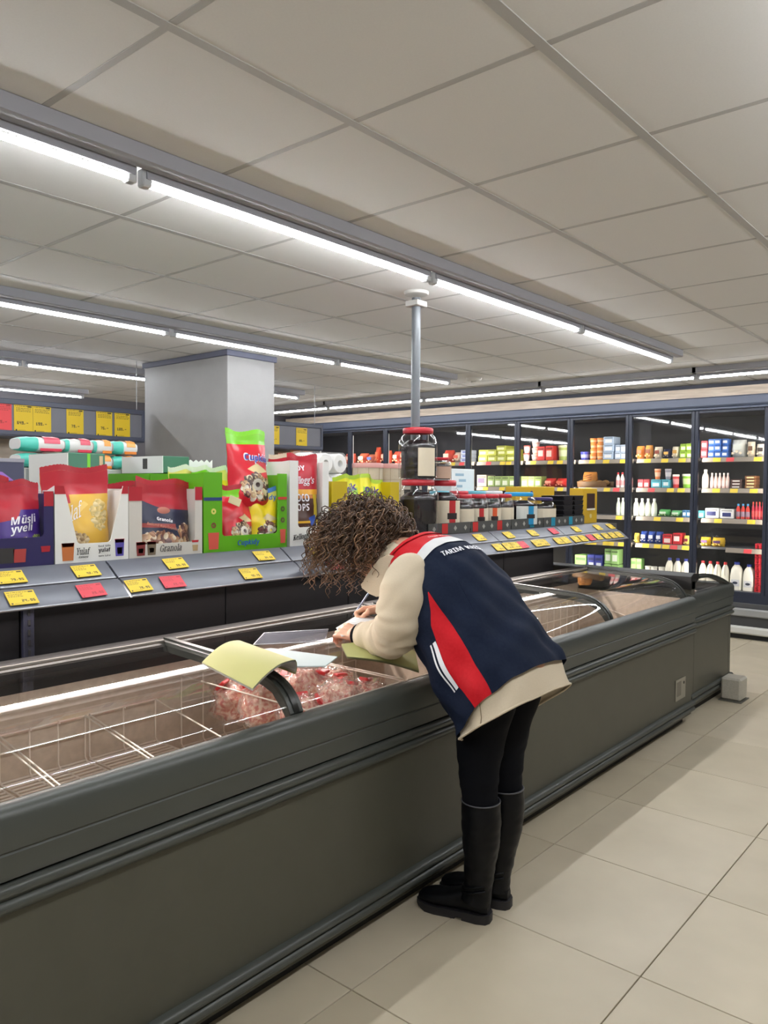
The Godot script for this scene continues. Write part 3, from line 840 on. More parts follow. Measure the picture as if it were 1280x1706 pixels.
func make_fridges() -> void:
	var dark := mat(rgb(40, 45, 60), 0.4)
	var navy := mat(rgb(84, 91, 110), 0.42)
	var inner := mat(rgb(11, 12, 18), 0.7)
	var t := thing("refrigerated_cabinet", "long dark wall of tall glass door fridges along the back of the shop", "fridge", Vector3.ZERO)
	var z0 := -8.60; var z1 := 0.30
	var zc := (z0 + z1) / 2; var L := z1 - z0
	var c := mb()
	c.box(Vector3(8.52, 1.2, zc), Vector3(0.06, 2.2, L))
	c.box(Vector3(8.2, 2.20, zc), Vector3(0.66, 0.06, L))
	c.box(Vector3(8.2, 0.36, zc), Vector3(0.66, 0.06, L))
	for z in [z0, z1]: c.box(Vector3(8.2, 1.2, z), Vector3(0.66, 2.2, 0.05))
	obj("case", c, inner, t)
	obj("header", mb().extrude(PackedVector2Array([Vector2(7.80, 2.215), Vector2(7.785, 2.23), Vector2(7.785, 2.30), Vector2(7.80, 2.312), Vector2(8.2, 2.312), Vector2(8.2, 2.215)]), Vector3(0, 0, z0), Vector3(1, 0, 0), Vector3.UP, Vector3(0, 0, L)), navy, t)
	obj("header_rail", mb().extrude(PackedVector2Array([Vector2(7.81, 2.185), Vector2(7.80, 2.192), Vector2(7.80, 2.206), Vector2(7.81, 2.214), Vector2(7.9, 2.214), Vector2(7.9, 2.185)]), Vector3(0, 0, z0), Vector3(1, 0, 0), Vector3.UP, Vector3(0, 0, L)), mat(rgb(78, 86, 106), 0.4), t)
	obj("base", mb().box(Vector3(8.15, 0.19, zc), Vector3(0.66, 0.30, L), 0.004), mat(rgb(74, 74, 76), 0.5), t)
	obj("sill", mb().box(Vector3(7.86, 0.362, zc), Vector3(0.06, 0.13, L), 0.006), dark, t)
	obj("bumper_strip", mb().box(Vector3(7.80, 0.255, zc), Vector3(0.05, 0.075, L), 0.012), mat(rgb(150, 150, 148), 0.45), t)
	obj("bumper_strip", mb().box(Vector3(7.79, 0.088, zc), Vector3(0.06, 0.072, L), 0.014), mat(rgb(206, 205, 200), 0.45), t)
	obj("kick_plate", mb().box(Vector3(7.86, 0.026, zc), Vector3(0.08, 0.052, L)), mat(rgb(30, 30, 32), 0.6), t)
	var strip := mat(rgb(150, 140, 128), 0.45)
	for k in 5:
		var y: float = SHELVES[k + 1]
		for i in DOOR_Z.size() - 1:
			var za: float = DOOR_Z[i + 1] + 0.02; var zb: float = DOOR_Z[i] - 0.02
			var sh := obj("shelf", mb().box(Vector3(8.25, y - 0.012, (za + zb) / 2), Vector3(0.46, 0.022, zb - za), 0.003), mat(rgb(96, 96, 100), 0.5), t)
			if k == 3 and i == 2: za = -2.39
			obj("shelf_edge", mb().extrude(PackedVector2Array([Vector2(8.02, y - 0.002), Vector2(8.012, y - 0.006), Vector2(7.998, y - 0.044), Vector2(8.004, y - 0.048), Vector2(8.012, y - 0.044), Vector2(8.026, y - 0.006)]), Vector3(0, 0, za), Vector3(1, 0, 0), Vector3.UP, Vector3(0, 0, zb - za)), strip, sh)
	# doors: frame of four bars, pane, handle
	M.door_glass = pane(0.03, Color(0.2, 0.22, 0.24))
	for i in DOOR_Z.size() - 1:
		var za: float = DOOR_Z[i + 1]; var zb: float = DOOR_Z[i]
		var d := mb()
		var fr := 0.034
		d.box(Vector3(DX, 1.30, za + fr / 2 + 0.001), Vector3(0.04, 1.77, fr), 0.004)
		d.box(Vector3(DX, 1.30, zb - fr / 2 - 0.001), Vector3(0.04, 1.77, fr), 0.004)
		var dn := obj("door", d, dark, t)
		obj("top_bar", mb().box(Vector3(DX, 2.172, (za + zb) / 2), Vector3(0.04, 0.026, zb - za - 0.07), 0.003), dark, dn)
		obj("bottom_bar", mb().box(Vector3(DX, 0.43, (za + zb) / 2), Vector3(0.04, 0.03, zb - za - 0.07), 0.003), dark, dn)
		obj("pane", mb().box(Vector3(DX + 0.002, 1.30, (za + zb) / 2), Vector3(0.003, 1.71, zb - za - 0.066)), M.door_glass, dn)
		obj("handle", mb().tube(PackedVector3Array([Vector3(DX - 0.02, 1.12, za + 0.02), Vector3(DX - 0.045, 1.13, za + 0.02), Vector3(DX - 0.045, 1.45, za + 0.02), Vector3(DX - 0.02, 1.46, za + 0.02)]), 0.006, 6), dark, dn)
		# the light strip behind the post
		obj("light_strip", mb().box(Vector3(DX + 0.042, 1.29, zb), Vector3(0.016, 1.66, 0.03), 0.003), glow(Color(1, 0.97, 0.92), 1.5), t)
		area_light("fridge_strip_light", Vector3(DX + 0.055, 1.29, zb), Basis.from_euler(Vector3(0, -PI / 2, 0)), Vector2(0.028, 1.64), FRIDGE_ENERGY, Color(1.0, 0.965, 0.91))
	# wood strip above the header
	obj("wood_fascia", mb().box(Vector3(8.05, 2.36, zc), Vector3(0.4, 0.092, L), 0.003), wood(), t)
	obj("shadow_gap", mb().box(Vector3(8.2, 2.43, zc), Vector3(0.5, 0.05, L)), mat(rgb(60, 62, 74), 0.6), t)
	fridge_goods()
	# price cards on the shelf edges
	var yc := mat(rgb(236, 206, 60), 0.55); var rc := mat(rgb(226, 74, 80), 0.55)
	var cm := mb().box(Vector3.ZERO, Vector3(0.0016, 0.042, 0.072)).mesh()
	var names := ["", "top", "second", "third", "fourth", "bottom"]
	for i in range(2, 9):
		for k in range(1, 6):
			var n := 5 if k == 4 and (i == 3 or i == 4) else 3 if k < 3 else 2
			if i > 6 and k > 1: continue
			for q in n:
				var za: float = DOOR_Z[i + 1] + 0.08; var zb: float = DOOR_Z[i] - 0.08
				var z := lerpf(za, zb, (q + 0.5) / n) + rng.randf_range(-0.05, 0.05) * (0.5 if n > 3 else 1.0)
				if k == 4 and i == 2 and z < -2.35: continue
				var red := (i * 7 + k * 3 + q) % 9 == 0
				var y: float = SHELVES[k] - 0.0255
				var o := obj("shelf_price_card", cm, rc if red else yc)
				o.transform = Transform3D(Basis.from_euler(Vector3(0, 0, -0.36)), Vector3(8.0025, y, z))
				tag(o, "%s price card, number %s from left, %s shelf, %s fridge door from right" % ["red" if red else "yellow", ["one", "two", "three", "four", "five"][q], names[k], NTH[i - 1]], "price card", "%s price cards, %s shelf, %s fridge door" % ["red" if red else "yellow", names[k], NTH[i - 1]])

const FRIDGE_ENERGY := 1.0
const NTH := ["rightmost", "first", "second", "third", "fourth", "fifth", "sixth", "seventh", "eighth", "ninth", "tenth"]
const ORD := ["leftmost", "second", "third", "fourth", "fifth"]

func wood() -> StandardMaterial3D:
	if M.has("wood"): return M.wood
	var m := StandardMaterial3D.new()
	m.albedo_texture = noise_tex(44, 0.02, rgb(196, 178, 158), rgb(232, 216, 198), 256, 5)
	m.uv1_triplanar = true; m.uv1_world_triplanar = true
	m.uv1_scale = Vector3(0.5, 5.0, 0.5)
	m.roughness = 0.6
	m.cull_mode = BaseMaterial3D.CULL_DISABLED
	M.wood = m
	return m

func hexc(h: String) -> Color:
	return Color.html(h)

# one packed product standing at the origin, w across (z), h tall, d deep (x); front faces -x
func product(kind: String, called: String, label: String, cat: String, group: String, at: Vector3, w: float, h: float, d: float, c1: Color, c2: Color, var_: int) -> Node3D:
	var t := thing(called, label, cat, at, 0.0, group)
	var a := mat(c1, 0.45); var b := mat(c2, 0.45)
	match kind:
		"box", "crate":
			if kind == "crate":
				var cr := mb()
				for k in 4:
					cr.box(Vector3(d / 2, h * (0.1 + 0.27 * k), 0), Vector3(d, h * 0.12, w), 0.002)
				for sx in [0.012, d - 0.012]:
					for sz in [-1.0, 1.0]: cr.box(Vector3(sx, h / 2, sz * (w / 2 - 0.008)), Vector3(0.02, h * 0.98, 0.014))
				obj("slatted_sides", cr, a, t)
				obj("floor", mb().box(Vector3(d / 2, 0.006, 0), Vector3(d * 0.96, 0.008, w * 0.96)), b, t)
			else:
				obj("carton", mb().box(Vector3(d / 2, h / 2, 0), Vector3(d, h, w), 0.004), a, t)
				var y := h * (0.36 + 0.05 * (var_ % 4))
				obj("label_panel", mb().box(Vector3(-0.0005, y, (var_ % 3 - 1) * w * 0.05), Vector3(0.0016, h * 0.42, w * 0.66)), b, t)
				obj("print_band", mb().box(Vector3(-0.001, h * 0.82, 0), Vector3(0.0014, h * 0.12, w * 0.8)), mat(c1.darkened(0.35), 0.5), t)
		"tub", "cup":
			var r := w * 0.48; var rb := r * (0.84 if kind == "tub" else 0.72)
			obj("cup", mb().lathe([Vector2(0, 0), Vector2(rb, 0), Vector2(r * 0.96, h * 0.86)], Vector3(d / 2, 0, 0), 12), a, t)
			obj("lid", mb().lathe([Vector2(r, h * 0.84), Vector2(r * 1.02, h * 0.88), Vector2(r * 1.02, h * 0.97), Vector2(r * 0.94, h), Vector2(0, h)], Vector3(d / 2, 0, 0), 12), b, t)
			obj("label_band", mb().lathe([Vector2(lerpf(rb, r * 0.96, 0.3) + 0.0008, h * 0.26), Vector2(lerpf(rb, r * 0.96, 0.78) + 0.0008, h * 0.67)], Vector3(d / 2, 0, 0), 12), mat(c1.lerp(Color.WHITE, 0.5), 0.5), t)
		"bottle":
			var r := w * 0.47
			obj("bottle", mb().lathe([Vector2(0, 0), Vector2(r * 0.92, 0), Vector2(r, h * 0.05), Vector2(r, h * 0.55), Vector2(r * 0.86, h * 0.68), Vector2(r * 0.45, h * 0.82), Vector2(r * 0.42, h * 0.88)], Vector3(d / 2, 0, 0), 12), a, t)
			obj("cap", mb().lathe([Vector2(r * 0.5, h * 0.86), Vector2(r * 0.52, h * 0.98), Vector2(r * 0.44, h), Vector2(0, h)], Vector3(d / 2, 0, 0), 10), b, t)
			obj("label_band", mb().lathe([Vector2(r + 0.0008, h * 0.14), Vector2(r + 0.0008, h * 0.48)], Vector3(d / 2, 0, 0), 12), mat(c1.lerp(c2, 0.5).lightened(0.15), 0.5), t)
		"jug", "cube":
			var p := PackedVector2Array()
			var k := w * 0.5
			var yy := h * (0.58 if kind == "jug" else 0.5)
			var prof := [Vector2(k * 0.96, 0), Vector2(k, h * 0.03), Vector2(k, yy), Vector2(k * 0.94, h * 0.72), Vector2(k * 0.72, h * 0.82), Vector2(k * 0.46, h * 0.88), Vector2(k * 0.42, h * 0.92)]
			var rows := []
			for q in prof:
				var row := PackedVector3Array()
				for s in 16:
					var an := TAU * s / 16.0
					var cx := cos(an); var sx := sin(an)
					var e := 0.45 if q.y < h * 0.7 else 0.9
					row.append(Vector3(d / 2 + signf(cx) * pow(absf(cx), e) * q.x, q.y, signf(sx) * pow(absf(sx), e) * q.x))
				rows.append(row)
			obj("jug", mb().sheet(rows, true, true, true), a, t)
			obj("cap", mb().lathe([Vector2(k * 0.46, h * 0.9), Vector2(k * 0.48, h * 0.985), Vector2(k * 0.4, h), Vector2(0, h)], Vector3(d / 2, 0, 0), 10), b, t)
			if kind == "jug":
				obj("handle", mb().tube(PackedVector3Array([Vector3(d / 2 - k * 0.5, h * 0.88, 0), Vector3(d / 2 - k * 0.95, h * 0.84, 0), Vector3(d / 2 - k * 1.08, h * 0.66, 0), Vector3(d / 2 - k * 1.0, h * 0.5, 0)]), k * 0.16, 6), a, t)
			else:
				obj("label_panel", mb().box(Vector3(d / 2 - k - 0.001, h * 0.26, 0), Vector3(0.002, h * 0.24, w * 0.7)), mat(rgb(216, 218, 222), 0.5), t)
				obj("emblem", mb().lathe([Vector2(0, 0.001), Vector2(w * 0.22, 0.001), Vector2(w * 0.22, -0.001)], Vector3(d / 2 - k - 0.002, h * 0.26, 0), 14, Basis.from_euler(Vector3(0, 0, PI / 2)), 0.55, 1.0), mat(rgb(60, 66, 84), 0.5), t)
		"pack", "bag", "bread":
			var rows := []
			var n := 9
			for i in n + 1:
				var v := float(i) / n
				var row := PackedVector3Array()
				for j in 13:
					var an := TAU * (j % 12) / 12.0
					var th := pow(sin(PI * clampf(v, 0.03, 0.97)), 0.5) * d * 0.5
					var wob := 1.0 + 0.08 * sin(j * 2.3 + i * 1.7 + var_)
					row.append(Vector3(d / 2 + sin(an) * th * wob, v * h, cos(an) * w * 0.49 * (1.0 - 0.06 * absf(sin(i * 2.1 + var_)))))
				rows.append(row)
			obj("wrapper" if kind != "bread" else "loaf", mb().sheet(rows), a, t)
			if kind != "bread":
				var pr := mb()
				pr.box(Vector3(-d * 0.02, h * 0.55, w * 0.04), Vector3(0.004, h * 0.3, w * 0.56), 0.001)
				obj("printed_panel", pr, b, t)
				var pr2 := mb()
				for k in 3: pr2.box(Vector3(-d * 0.015, h * (0.22 + 0.09 * (k % 2)), (k - 1) * w * 0.25), Vector3(0.004, h * 0.13, w * 0.17), 0.001, Basis.from_euler(Vector3(0.4 * k, 0, 0)))
				obj("printed_picture", pr2, mat(c1.lerp(rgb(250, 220, 170), 0.5), 0.5), t)
			else:
				var cu := mb()
				for k in 3: cu.tube(PackedVector3Array([Vector3(d * 0.1, h * (0.4 + 0.15 * k), -w * 0.3), Vector3(-d * 0.02, h * (0.47 + 0.15 * k), 0), Vector3(d * 0.1, h * (0.54 + 0.15 * k), w * 0.3)]), 0.006, 5)
				obj("crust_score", cu, b, t)
		"basket":
			obj("tray", mb().extrude(PackedVector2Array([Vector2(0, 0), Vector2(d, 0), Vector2(d * 1.06, h), Vector2(d * 1.02, h), Vector2(d * 0.97, 0.012), Vector2(0.02, 0.012), Vector2(-0.004, h), Vector2(-0.02, h)]), Vector3(0, 0, -w / 2), Vector3(1, 0, 0), Vector3.UP, Vector3(0, 0, w)), b, t)
			var bu := mb()
			for k in 7: bu.lathe([Vector2(0, -0.03), Vector2(0.034, -0.02), Vector2(0.045, 0.0), Vector2(0.03, 0.022), Vector2(0, 0.03)], Vector3(d * (0.25 + 0.25 * (k % 3)), h * 0.8, -w * 0.42 + w * 0.14 * k), 8)
			obj("pastry", bu, a, t)
	return t

const NAMES := {"box": "carton", "crate": "crate", "tub": "tub", "cup": "cup", "bottle": "bottle", "jug": "milk_jug", "cube": "milk_container", "pack": "food_pack", "bag": "plastic_bag", "bread": "bread_loaf", "basket": "pastry_tray"}

func fridge_goods() -> void:
	var names := ["", "top", "second", "third", "fourth", "bottom"]
	# kind, door from the right, shelf, z from, z to, how many abreast, how many stacked, height, colours, what it is
	var goods := [
		["box", 1, 1, -2.663, -2.598, 1, 2, 0.169, "d8404a", "f0f0f0", "red carton"],
		["box", 1, 1, -2.593, -2.397, 3, 3, 0.185, "3a6fc4", "e8ecf4", "blue carton"],
		["bag", 1, 1, -2.391, -2.246, 1, 1, 0.177, "eef0ea", "dfe4dc", "white plastic bag"],
		["pack", 1, 1, -2.235, -2.159, 1, 1, 0.152, "e6d8c0", "6b4a34", "cream and brown pack"],
		["pack", 1, 1, -2.153, -2.062, 1, 1, 0.127, "e8e0d4", "3c3430", "cream and black pack"],
		["bottle", 1, 2, -2.663, -2.587, 1, 1, 0.193, "efe6da", "e9e4da", "cream bottle"],
		["bottle", 1, 2, -2.575, -2.386, 5, 1, 0.155, "f0cfc6", "f4e2dc", "pink drink bottle"],
		["box", 1, 2, -2.374, -2.268, 1, 3, 0.088, "5a3f3a", "e9e2da", "dark dessert pack"],
		["box", 1, 2, -2.241, -2.137, 1, 4, 0.122, "8a5a34", "ecd9a0", "golden dessert pack"],
		["box", 1, 3, -2.675, -2.616, 1, 1, 0.073, "3aa6b8", "e8f2f2", "teal pack"],
		["box", 1, 3, -2.610, -2.471, 1, 1, 0.102, "f1f1f1", "2c3470", "white and navy carton"],
		["box", 1, 3, -2.465, -2.335, 1, 1, 0.095, "f1f1f1", "2c3470", "white and navy carton lying flat"],
		["bottle", 1, 3, -2.324, -2.191, 3, 1, 0.152, "d23a2e", "4aa6e0", "red and yellow bottle with blue cap"],
		["bottle", 1, 3, -2.180, -2.062, 4, 1, 0.174, "b3243c", "d8442c", "dark red bottle with red cap"],
		["pack", 1, 4, -2.669, -2.563, 1, 1, 0.091, "e6c23a", "5c2a6c", "yellow and purple pack"],
		["pack", 1, 4, -2.558, -2.431, 1, 1, 0.090, "e0b83a", "4c2a5c", "yellow and dark pack"],
		["jug", 1, 5, -2.669, -2.380, 4, 1, 0.276, "f4f1e2", "c8343a", "milk jug with red cap"],
		["cube", 1, 5, -2.374, -2.257, 1, 1, 0.283, "f2f0e4", "2e3f9c", "square milk container with blue cap"],
		["cube", 1, 5, -2.252, -2.142, 1, 1, 0.268, "f2f0e4", "2e3f9c", "square blue capped milk container by red crates"],
		["crate", 1, 5, -2.132, -2.078, 1, 7, 0.474, "a8202c", "7c1620", "red crate"],
		["pack", 2, 1, -3.351, -3.259, 1, 1, 0.140, "d98a3c", "8a4a20", "orange brown pack"],
		["pack", 2, 1, -3.252, -3.168, 1, 1, 0.146, "e09a4a", "7a3c1c", "orange and brown pack"],
		["pack", 2, 1, -3.156, -3.067, 1, 1, 0.126, "efe2cc", "8a4434", "cream and red pack"],
		["pack", 2, 1, -3.060, -2.973, 1, 1, 0.100, "2e3350", "e8b45a", "navy and gold pack"],
		["pack", 2, 1, -2.966, -2.886, 1, 1, 0.124, "f0e6cf", "c89a4a", "cream pack"],
		["box", 2, 1, -2.874, -2.741, 2, 2, 0.147, "9ac23c", "e8f0c8", "green carton"],
		["box", 2, 2, -3.311, -3.181, 2, 1, 0.089, "b8303c", "e8d8d0", "red dessert pack"],
		["box", 2, 2, -3.168, -3.060, 1, 1, 0.088, "58b4c8", "e8f2f2", "teal box below the orange cup"],
		["box", 2, 2, -3.054, -2.973, 1, 1, 0.087, "58b4c8", "e8f2f2", "teal box below the grey cup"],
		["cup", 2, 12, -3.149, -3.079, 1, 1, 0.113, "dc7a44", "e8b090", "orange cup"],
		["cup", 2, 12, -3.041, -2.966, 1, 1, 0.112, "8c8c98", "a0a0a8", "grey cup"],
		["tub", 2, 2, -2.960, -2.886, 1, 1, 0.142, "c8343a", "f0e6e0", "red tub"],
		["tub", 2, 2, -2.874, -2.753, 1, 1, 0.147, "7cb830", "e8ece0", "big green tub with white lid"],
		["bottle", 2, 3, -3.371, -3.111, 4, 1, 0.191, "e6ecd8", "f2f4ee", "white and green drink bottle"],
		["pack", 2, 3, -3.105, -2.979, 1, 1, 0.075, "62b86a", "d8ecd4", "green flat pack"],
		["pack", 2, 3, -2.973, -2.855, 1, 1, 0.068, "7ac88a", "d8ecd4", "pale green flat pack"],
		["box", 2, 3, -2.837, -2.753, 2, 1, 0.074, "4a86b8", "e4e8ee", "blue cheese pack"],
		["pack", 2, 4, -3.351, -3.292, 1, 1, 0.102, "e6c44a", "b8882a", "yellow pack"],
		["pack", 2, 4, -3.285, -3.041, 3, 1, 0.126, "2c4a9c", "d8dcec", "blue pack"],
		["box", 2, 4, -3.035, -2.935, 1, 1, 0.106, "c82c34", "f0d8d4", "red pack"],
		["box", 2, 4, -2.929, -2.837, 1, 1, 0.123, "c82c34", "f0e0dc", "taller red pack"],
		["pack", 2, 4, -2.831, -2.759, 1, 1, 0.098, "e8d060", "7a2a3c", "yellow and red pack"],
		["box", 2, 5, -3.371, -3.252, 2, 1, 0.255, "8cc06a", "e8efe0", "green and white carton"],
		["tub", 2, 5, -3.239, -3.023, 3, 2, 0.176, "eceae0", "dcdad0", "white round yoghurt tub"],
		["jug", 2, 5, -3.016, -2.765, 3, 1, 0.284, "f4f1e2", "2e3f9c", "milk jug with blue cap"],
		["tub", 3, 1, -4.010, -3.895, 1, 1, 0.094, "3a3fa0", "4a50b4", "blue tub"],
		["tub", 3, 1, -3.887, -3.718, 2, 4, 0.239, "ee8a2c", "f0a050", "orange margarine tub"],
		["box", 3, 1, -3.711, -3.586, 1, 3, 0.249, "b8cce4", "f4f4f4", "white and blue carton"],
		["box", 3, 1, -3.572, -3.437, 2, 2, 0.156, "c4d4ea", "f0f0f0", "pale blue carton"],
		["bread", 3, 2, -3.981, -3.809, 1, 1, 0.174, "c8843c", "8a5424", "golden bread loaf"],
		["basket", 3, 2, -4.010, -3.655, 1, 1, 0.066, "8a6a40", "6a4c2c", "woven tray of pastries"],
		["bottle", 3, 2, -3.566, -3.377, 4, 1, 0.168, "f0e6e2", "d03a44", "white bottle with red cap"],
		["bottle", 3, 3, -3.559, -3.410, 3, 1, 0.194, "dce8d4", "e8f0e8", "white bottle with green label"],
		["box", 3, 5, -4.025, -3.880, 1, 1, 0.255, "8cbc6a", "e4ecdc", "green tea carton"],
		["box", 3, 5, -3.873, -3.697, 2, 1, 0.265, "3a44a0", "dce2f0", "blue and white carton"],
		["box", 3, 5, -3.676, -3.504, 2, 2, 0.339, "9cc87a", "e8f0e0", "green and white carton"],
		["cup", 4, 1, -4.734, -4.645, 1, 2, 0.184, "e8c8bc", "d8605a", "pink carton cup"],
		["cup", 4, 1, -4.629, -4.526, 1, 3, 0.225, "e0a898", "f0e2da", "pink and white tub"],
		["box", 4, 1, -4.518, -4.417, 1, 1, 0.167, "d2322e", "f0d0c8", "red carton"],
		["box", 4, 1, -4.409, -4.309, 1, 1, 0.173, "d83a30", "f0d0c8", "red carton beside the green jar"],
		["tub", 4, 1, -4.294, -4.158, 1, 1, 0.178, "a8b860", "d8d8b0", "yellow green jar"],
		["tub", 4, 1, -4.151, -4.076, 1, 1, 0.109, "3c3c9c", "5a5ab8", "blue tub"],
		["box", 4, 2, -4.725, -4.455, 3, 1, 0.126, "a4bc6c", "e8ecd8", "green pack"],
		["pack", 4, 2, -4.448, -4.309, 1, 1, 0.104, "cc3a38", "e8a088", "red flat pack"],
		["pack", 4, 2, -4.301, -4.165, 1, 1, 0.103, "c83430", "d86a50", "red flat pack at the right"],
		["box", 5, 1, -5.333, -4.799, 4, 2, 0.145, "c4c84c", "e8e8b0", "yellow green cheese tub"],
		["box", 5, 11, -5.074, -4.931, 1, 1, 0.065, "c4c84c", "e8e8b0", "single yellow green tub on top"],
		["box", 5, 2, -5.351, -5.202, 1, 1, 0.147, "bcae9c", "6c5a7c", "beige and purple pack"],
		["box", 5, 2, -5.194, -4.790, 4, 1, 0.130, "9cb46c", "e4ead4", "green and white pack"],
		["pack", 6, 1, -5.900, -5.750, 1, 1, 0.160, "dc4a34", "f0c8b8", "red sausage pack"],
		["pack", 6, 1, -5.740, -5.611, 1, 1, 0.129, "e8ccb8", "d86048", "pink sausage pack"],
		["box", 6, 1, -5.602, -5.476, 1, 3, 0.150, "d0d8ea", "7a86c0", "white and blue carton"],
		["pack", 7, 1, -6.730, -6.605, 1, 1, 0.161, "e0503c", "f4b49c", "red sausage pack"],
		["pack", 7, 1, -6.594, -6.471, 1, 1, 0.192, "e4603c", "f4c0a0", "orange sausage pack"],
		["pack", 8, 1, -7.366, -7.208, 1, 1, 0.151, "dc6a4c", "f0d0bc", "orange sausage pack"],
		["pack", 8, 1, -7.197, -7.053, 1, 1, 0.133, "e88a6c", "4a6ac0", "pink and blue sausage pack"],
		["pack", 8, 1, -7.031, -6.955, 1, 1, 0.230, "e45028", "f08050", "tall orange pack"],
		["pack", 8, 1, -6.944, -6.794, 1, 1, 0.180, "e05c40", "f4d0b8", "red orange pack"],
		["pack", 9, 1, -7.644, -7.458, 1, 1, 0.153, "d8604c", "f0c8b4", "red and white pack"],
		["bottle", 8, 2, -7.309, -7.208, 2, 1, 0.125, "e8a830", "e0b840", "small yellow bottle"],
	]
	for g in goods:
		var kind: String = g[0]
		var s: int = int(g[2]) % 10; var on_top: bool = g[2] > 10
		var n: int = g[5]; var rows: int = g[6]
		var z0: float = g[3]; var z1: float = g[4]
		var w := (z1 - z0) / n; var h: float = float(g[7]) / rows
		var dep := clampf(w * 1.4, 0.07, 0.2)
		var y0: float = SHELVES[s]
		if on_top: y0 += 0.1235 if g[1] == 5 else 0.0879
		var where := "%s shelf, %s fridge door from right" % [names[s], NTH[g[1]]]
		var cat: String = String(NAMES[kind]).replace("_", " ")
		var made: Node3D = null
		for c in n:
			for r in rows:
				var at := Vector3(8.05 + 0.012 * sin(c * 3.1 + r), y0 + h * r, z0 + w * (c + 0.5))
				var label: String = g[10]
				if n > 1 and rows == 1: label = "%s %s, " % [ORD[c], label]
				elif n == 1 and rows > 1: label = "%s in %s layer, " % [label, ["the lowest", "the second", "the third", "the fourth", "the fifth", "the sixth", "the seventh"][r]]
				elif n > 1: label = "%s %s, layer %s, " % [ORD[c], label, ["one", "two", "three", "four"][r]]
				else: label += ", "
				if made == null:
					made = product(kind, NAMES[kind], label + where, cat, (g[10] + "s, " + where) if n * rows > 1 else "", at, w * 0.95, h * 0.97, dep, hexc(g[8]), hexc(g[9]), int(z0 * -1000) % 7)
				else:
					dup(made, at, 0.0, label + where)

# ================================================================ printed art for the packs (flat print only)
class Art:
	var im: Image
	var w: int
	var h: int
	var r := RandomNumberGenerator.new()
	func _init(w_: int, h_: int, c: Color, seed_: int) -> void:
		w = w_; h = h_
		im = Image.create(w, h, false, Image.FORMAT_RGB8)
		im.fill(c)
		r.seed = seed_
	func rect(x0: float, y0: float, x1: float, y1: float, c: Color) -> void:
		im.fill_rect(Rect2i(int(x0 * w), int(y0 * h), maxi(1, int((x1 - x0) * w)), maxi(1, int((y1 - y0) * h))), c)
	func blob(cx: float, cy: float, rx: float, ry: float, c: Color, turn := 0.0, hole := 0.0) -> void:
		var R := maxf(rx, ry)
		var x0 := maxi(0, int((cx - R) * w)); var x1 := mini(w - 1, int((cx + R) * w))
		var k := float(w) / h
		var y0 := maxi(0, int((cy - R * k) * h)); var y1 := mini(h - 1, int((cy + R * k) * h))
		var ca := cos(turn); var sa := sin(turn)
		for y in range(y0, y1 + 1):
			for x in range(x0, x1 + 1):
				var dx := float(x) / w - cx; var dy := (float(y) / h - cy) / k
				var u := (dx * ca + dy * sa) / rx; var v := (-dx * sa + dy * ca) / ry
				var d := u * u + v * v
				if d < 1.0 and d >= hole: im.set_pixel(x, y, c.lightened(0.25).lerp(c.darkened(0.2), clampf(0.5 + 0.5 * (u * 0.3 + v), 0, 1)))
	func poly(pts: Array, c: Color) -> void:
		var pg := PackedVector2Array(pts)
		var lo := Vector2(1, 1); var hi := Vector2.ZERO
		for p in pg:
			lo = lo.min(p); hi = hi.max(p)
		for y in range(maxi(0, int(lo.y * h)), mini(h, int(hi.y * h) + 1)):
			for x in range(maxi(0, int(lo.x * w)), mini(w, int(hi.x * w) + 1)):
				if Geometry2D.is_point_in_polygon(Vector2((x + 0.5) / w, (y + 0.5) / h), pg): im.set_pixel(x, y, c)
	func heap(cx: float, cy: float, rx: float, ry: float, cols: Array, n: int, s: float, ring := 0.0) -> void:
		for i in n:
			var a := r.randf() * TAU; var q := sqrt(r.randf())
			blob(cx + cos(a) * q * rx, cy + sin(a) * q * ry, s * r.randf_range(0.7, 1.2), s * r.randf_range(0.55, 0.9), cols[r.randi() % cols.size()], r.randf() * PI, 0.18 if r.randf() < ring else 0.0)
	func done(rough := 0.35) -> StandardMaterial3D:
		var m := StandardMaterial3D.new()
		m.albedo_texture = ImageTexture.create_from_image(im)
		m.roughness = rough
		m.cull_mode = BaseMaterial3D.CULL_DISABLED
		return m

# a filled pouch standing at the origin: front faces +z; flat seal at the top, creases from noise
func bag_point(u: float, v: float, w: float, h: float, d: float, front: float, seed_: int, seal: float) -> Vector3:
	var x := (u - 0.5) * 2.0
	var side := pow(maxf(0.0, 1.0 - pow(absf(x), 2.6)), 0.6)
	var up := clampf((1.0 - seal - v) / (1.0 - seal), 0.0, 1.0)
	var prof := pow(up, 0.6) * (1.0 - 0.35 * pow(1.0 - minf(1.0, v * 6.0), 2.0))
	var cr := 0.10 * sin(u * 23.0 + seed_ + v * 9.0) * (1.0 - up) + 0.07 * sin(v * 19.0 + u * 5.0 + seed_ * 2.0) + 0.06 * sin(u * 11.0 - v * 13.0 + seed_)
	var pinch := 1.0 - 0.05 * sin(PI * v) * (1.0 if v > 0.2 else v * 5.0) + 0.012 * sin(v * 31.0 + seed_)
	var z := front * d * 0.5 * side * prof * (1.0 + cr)
	z += 0.010 * sin(u * 9.0 + seed_) * pow(1.0 - up, 2.0)
	z += front * 0.0009
	return Vector3(x * w * 0.5 * pinch, v * h + 0.006 * sin(u * 8.0 + seed_) * (1.0 if v > 0.95 else 0.0), z)

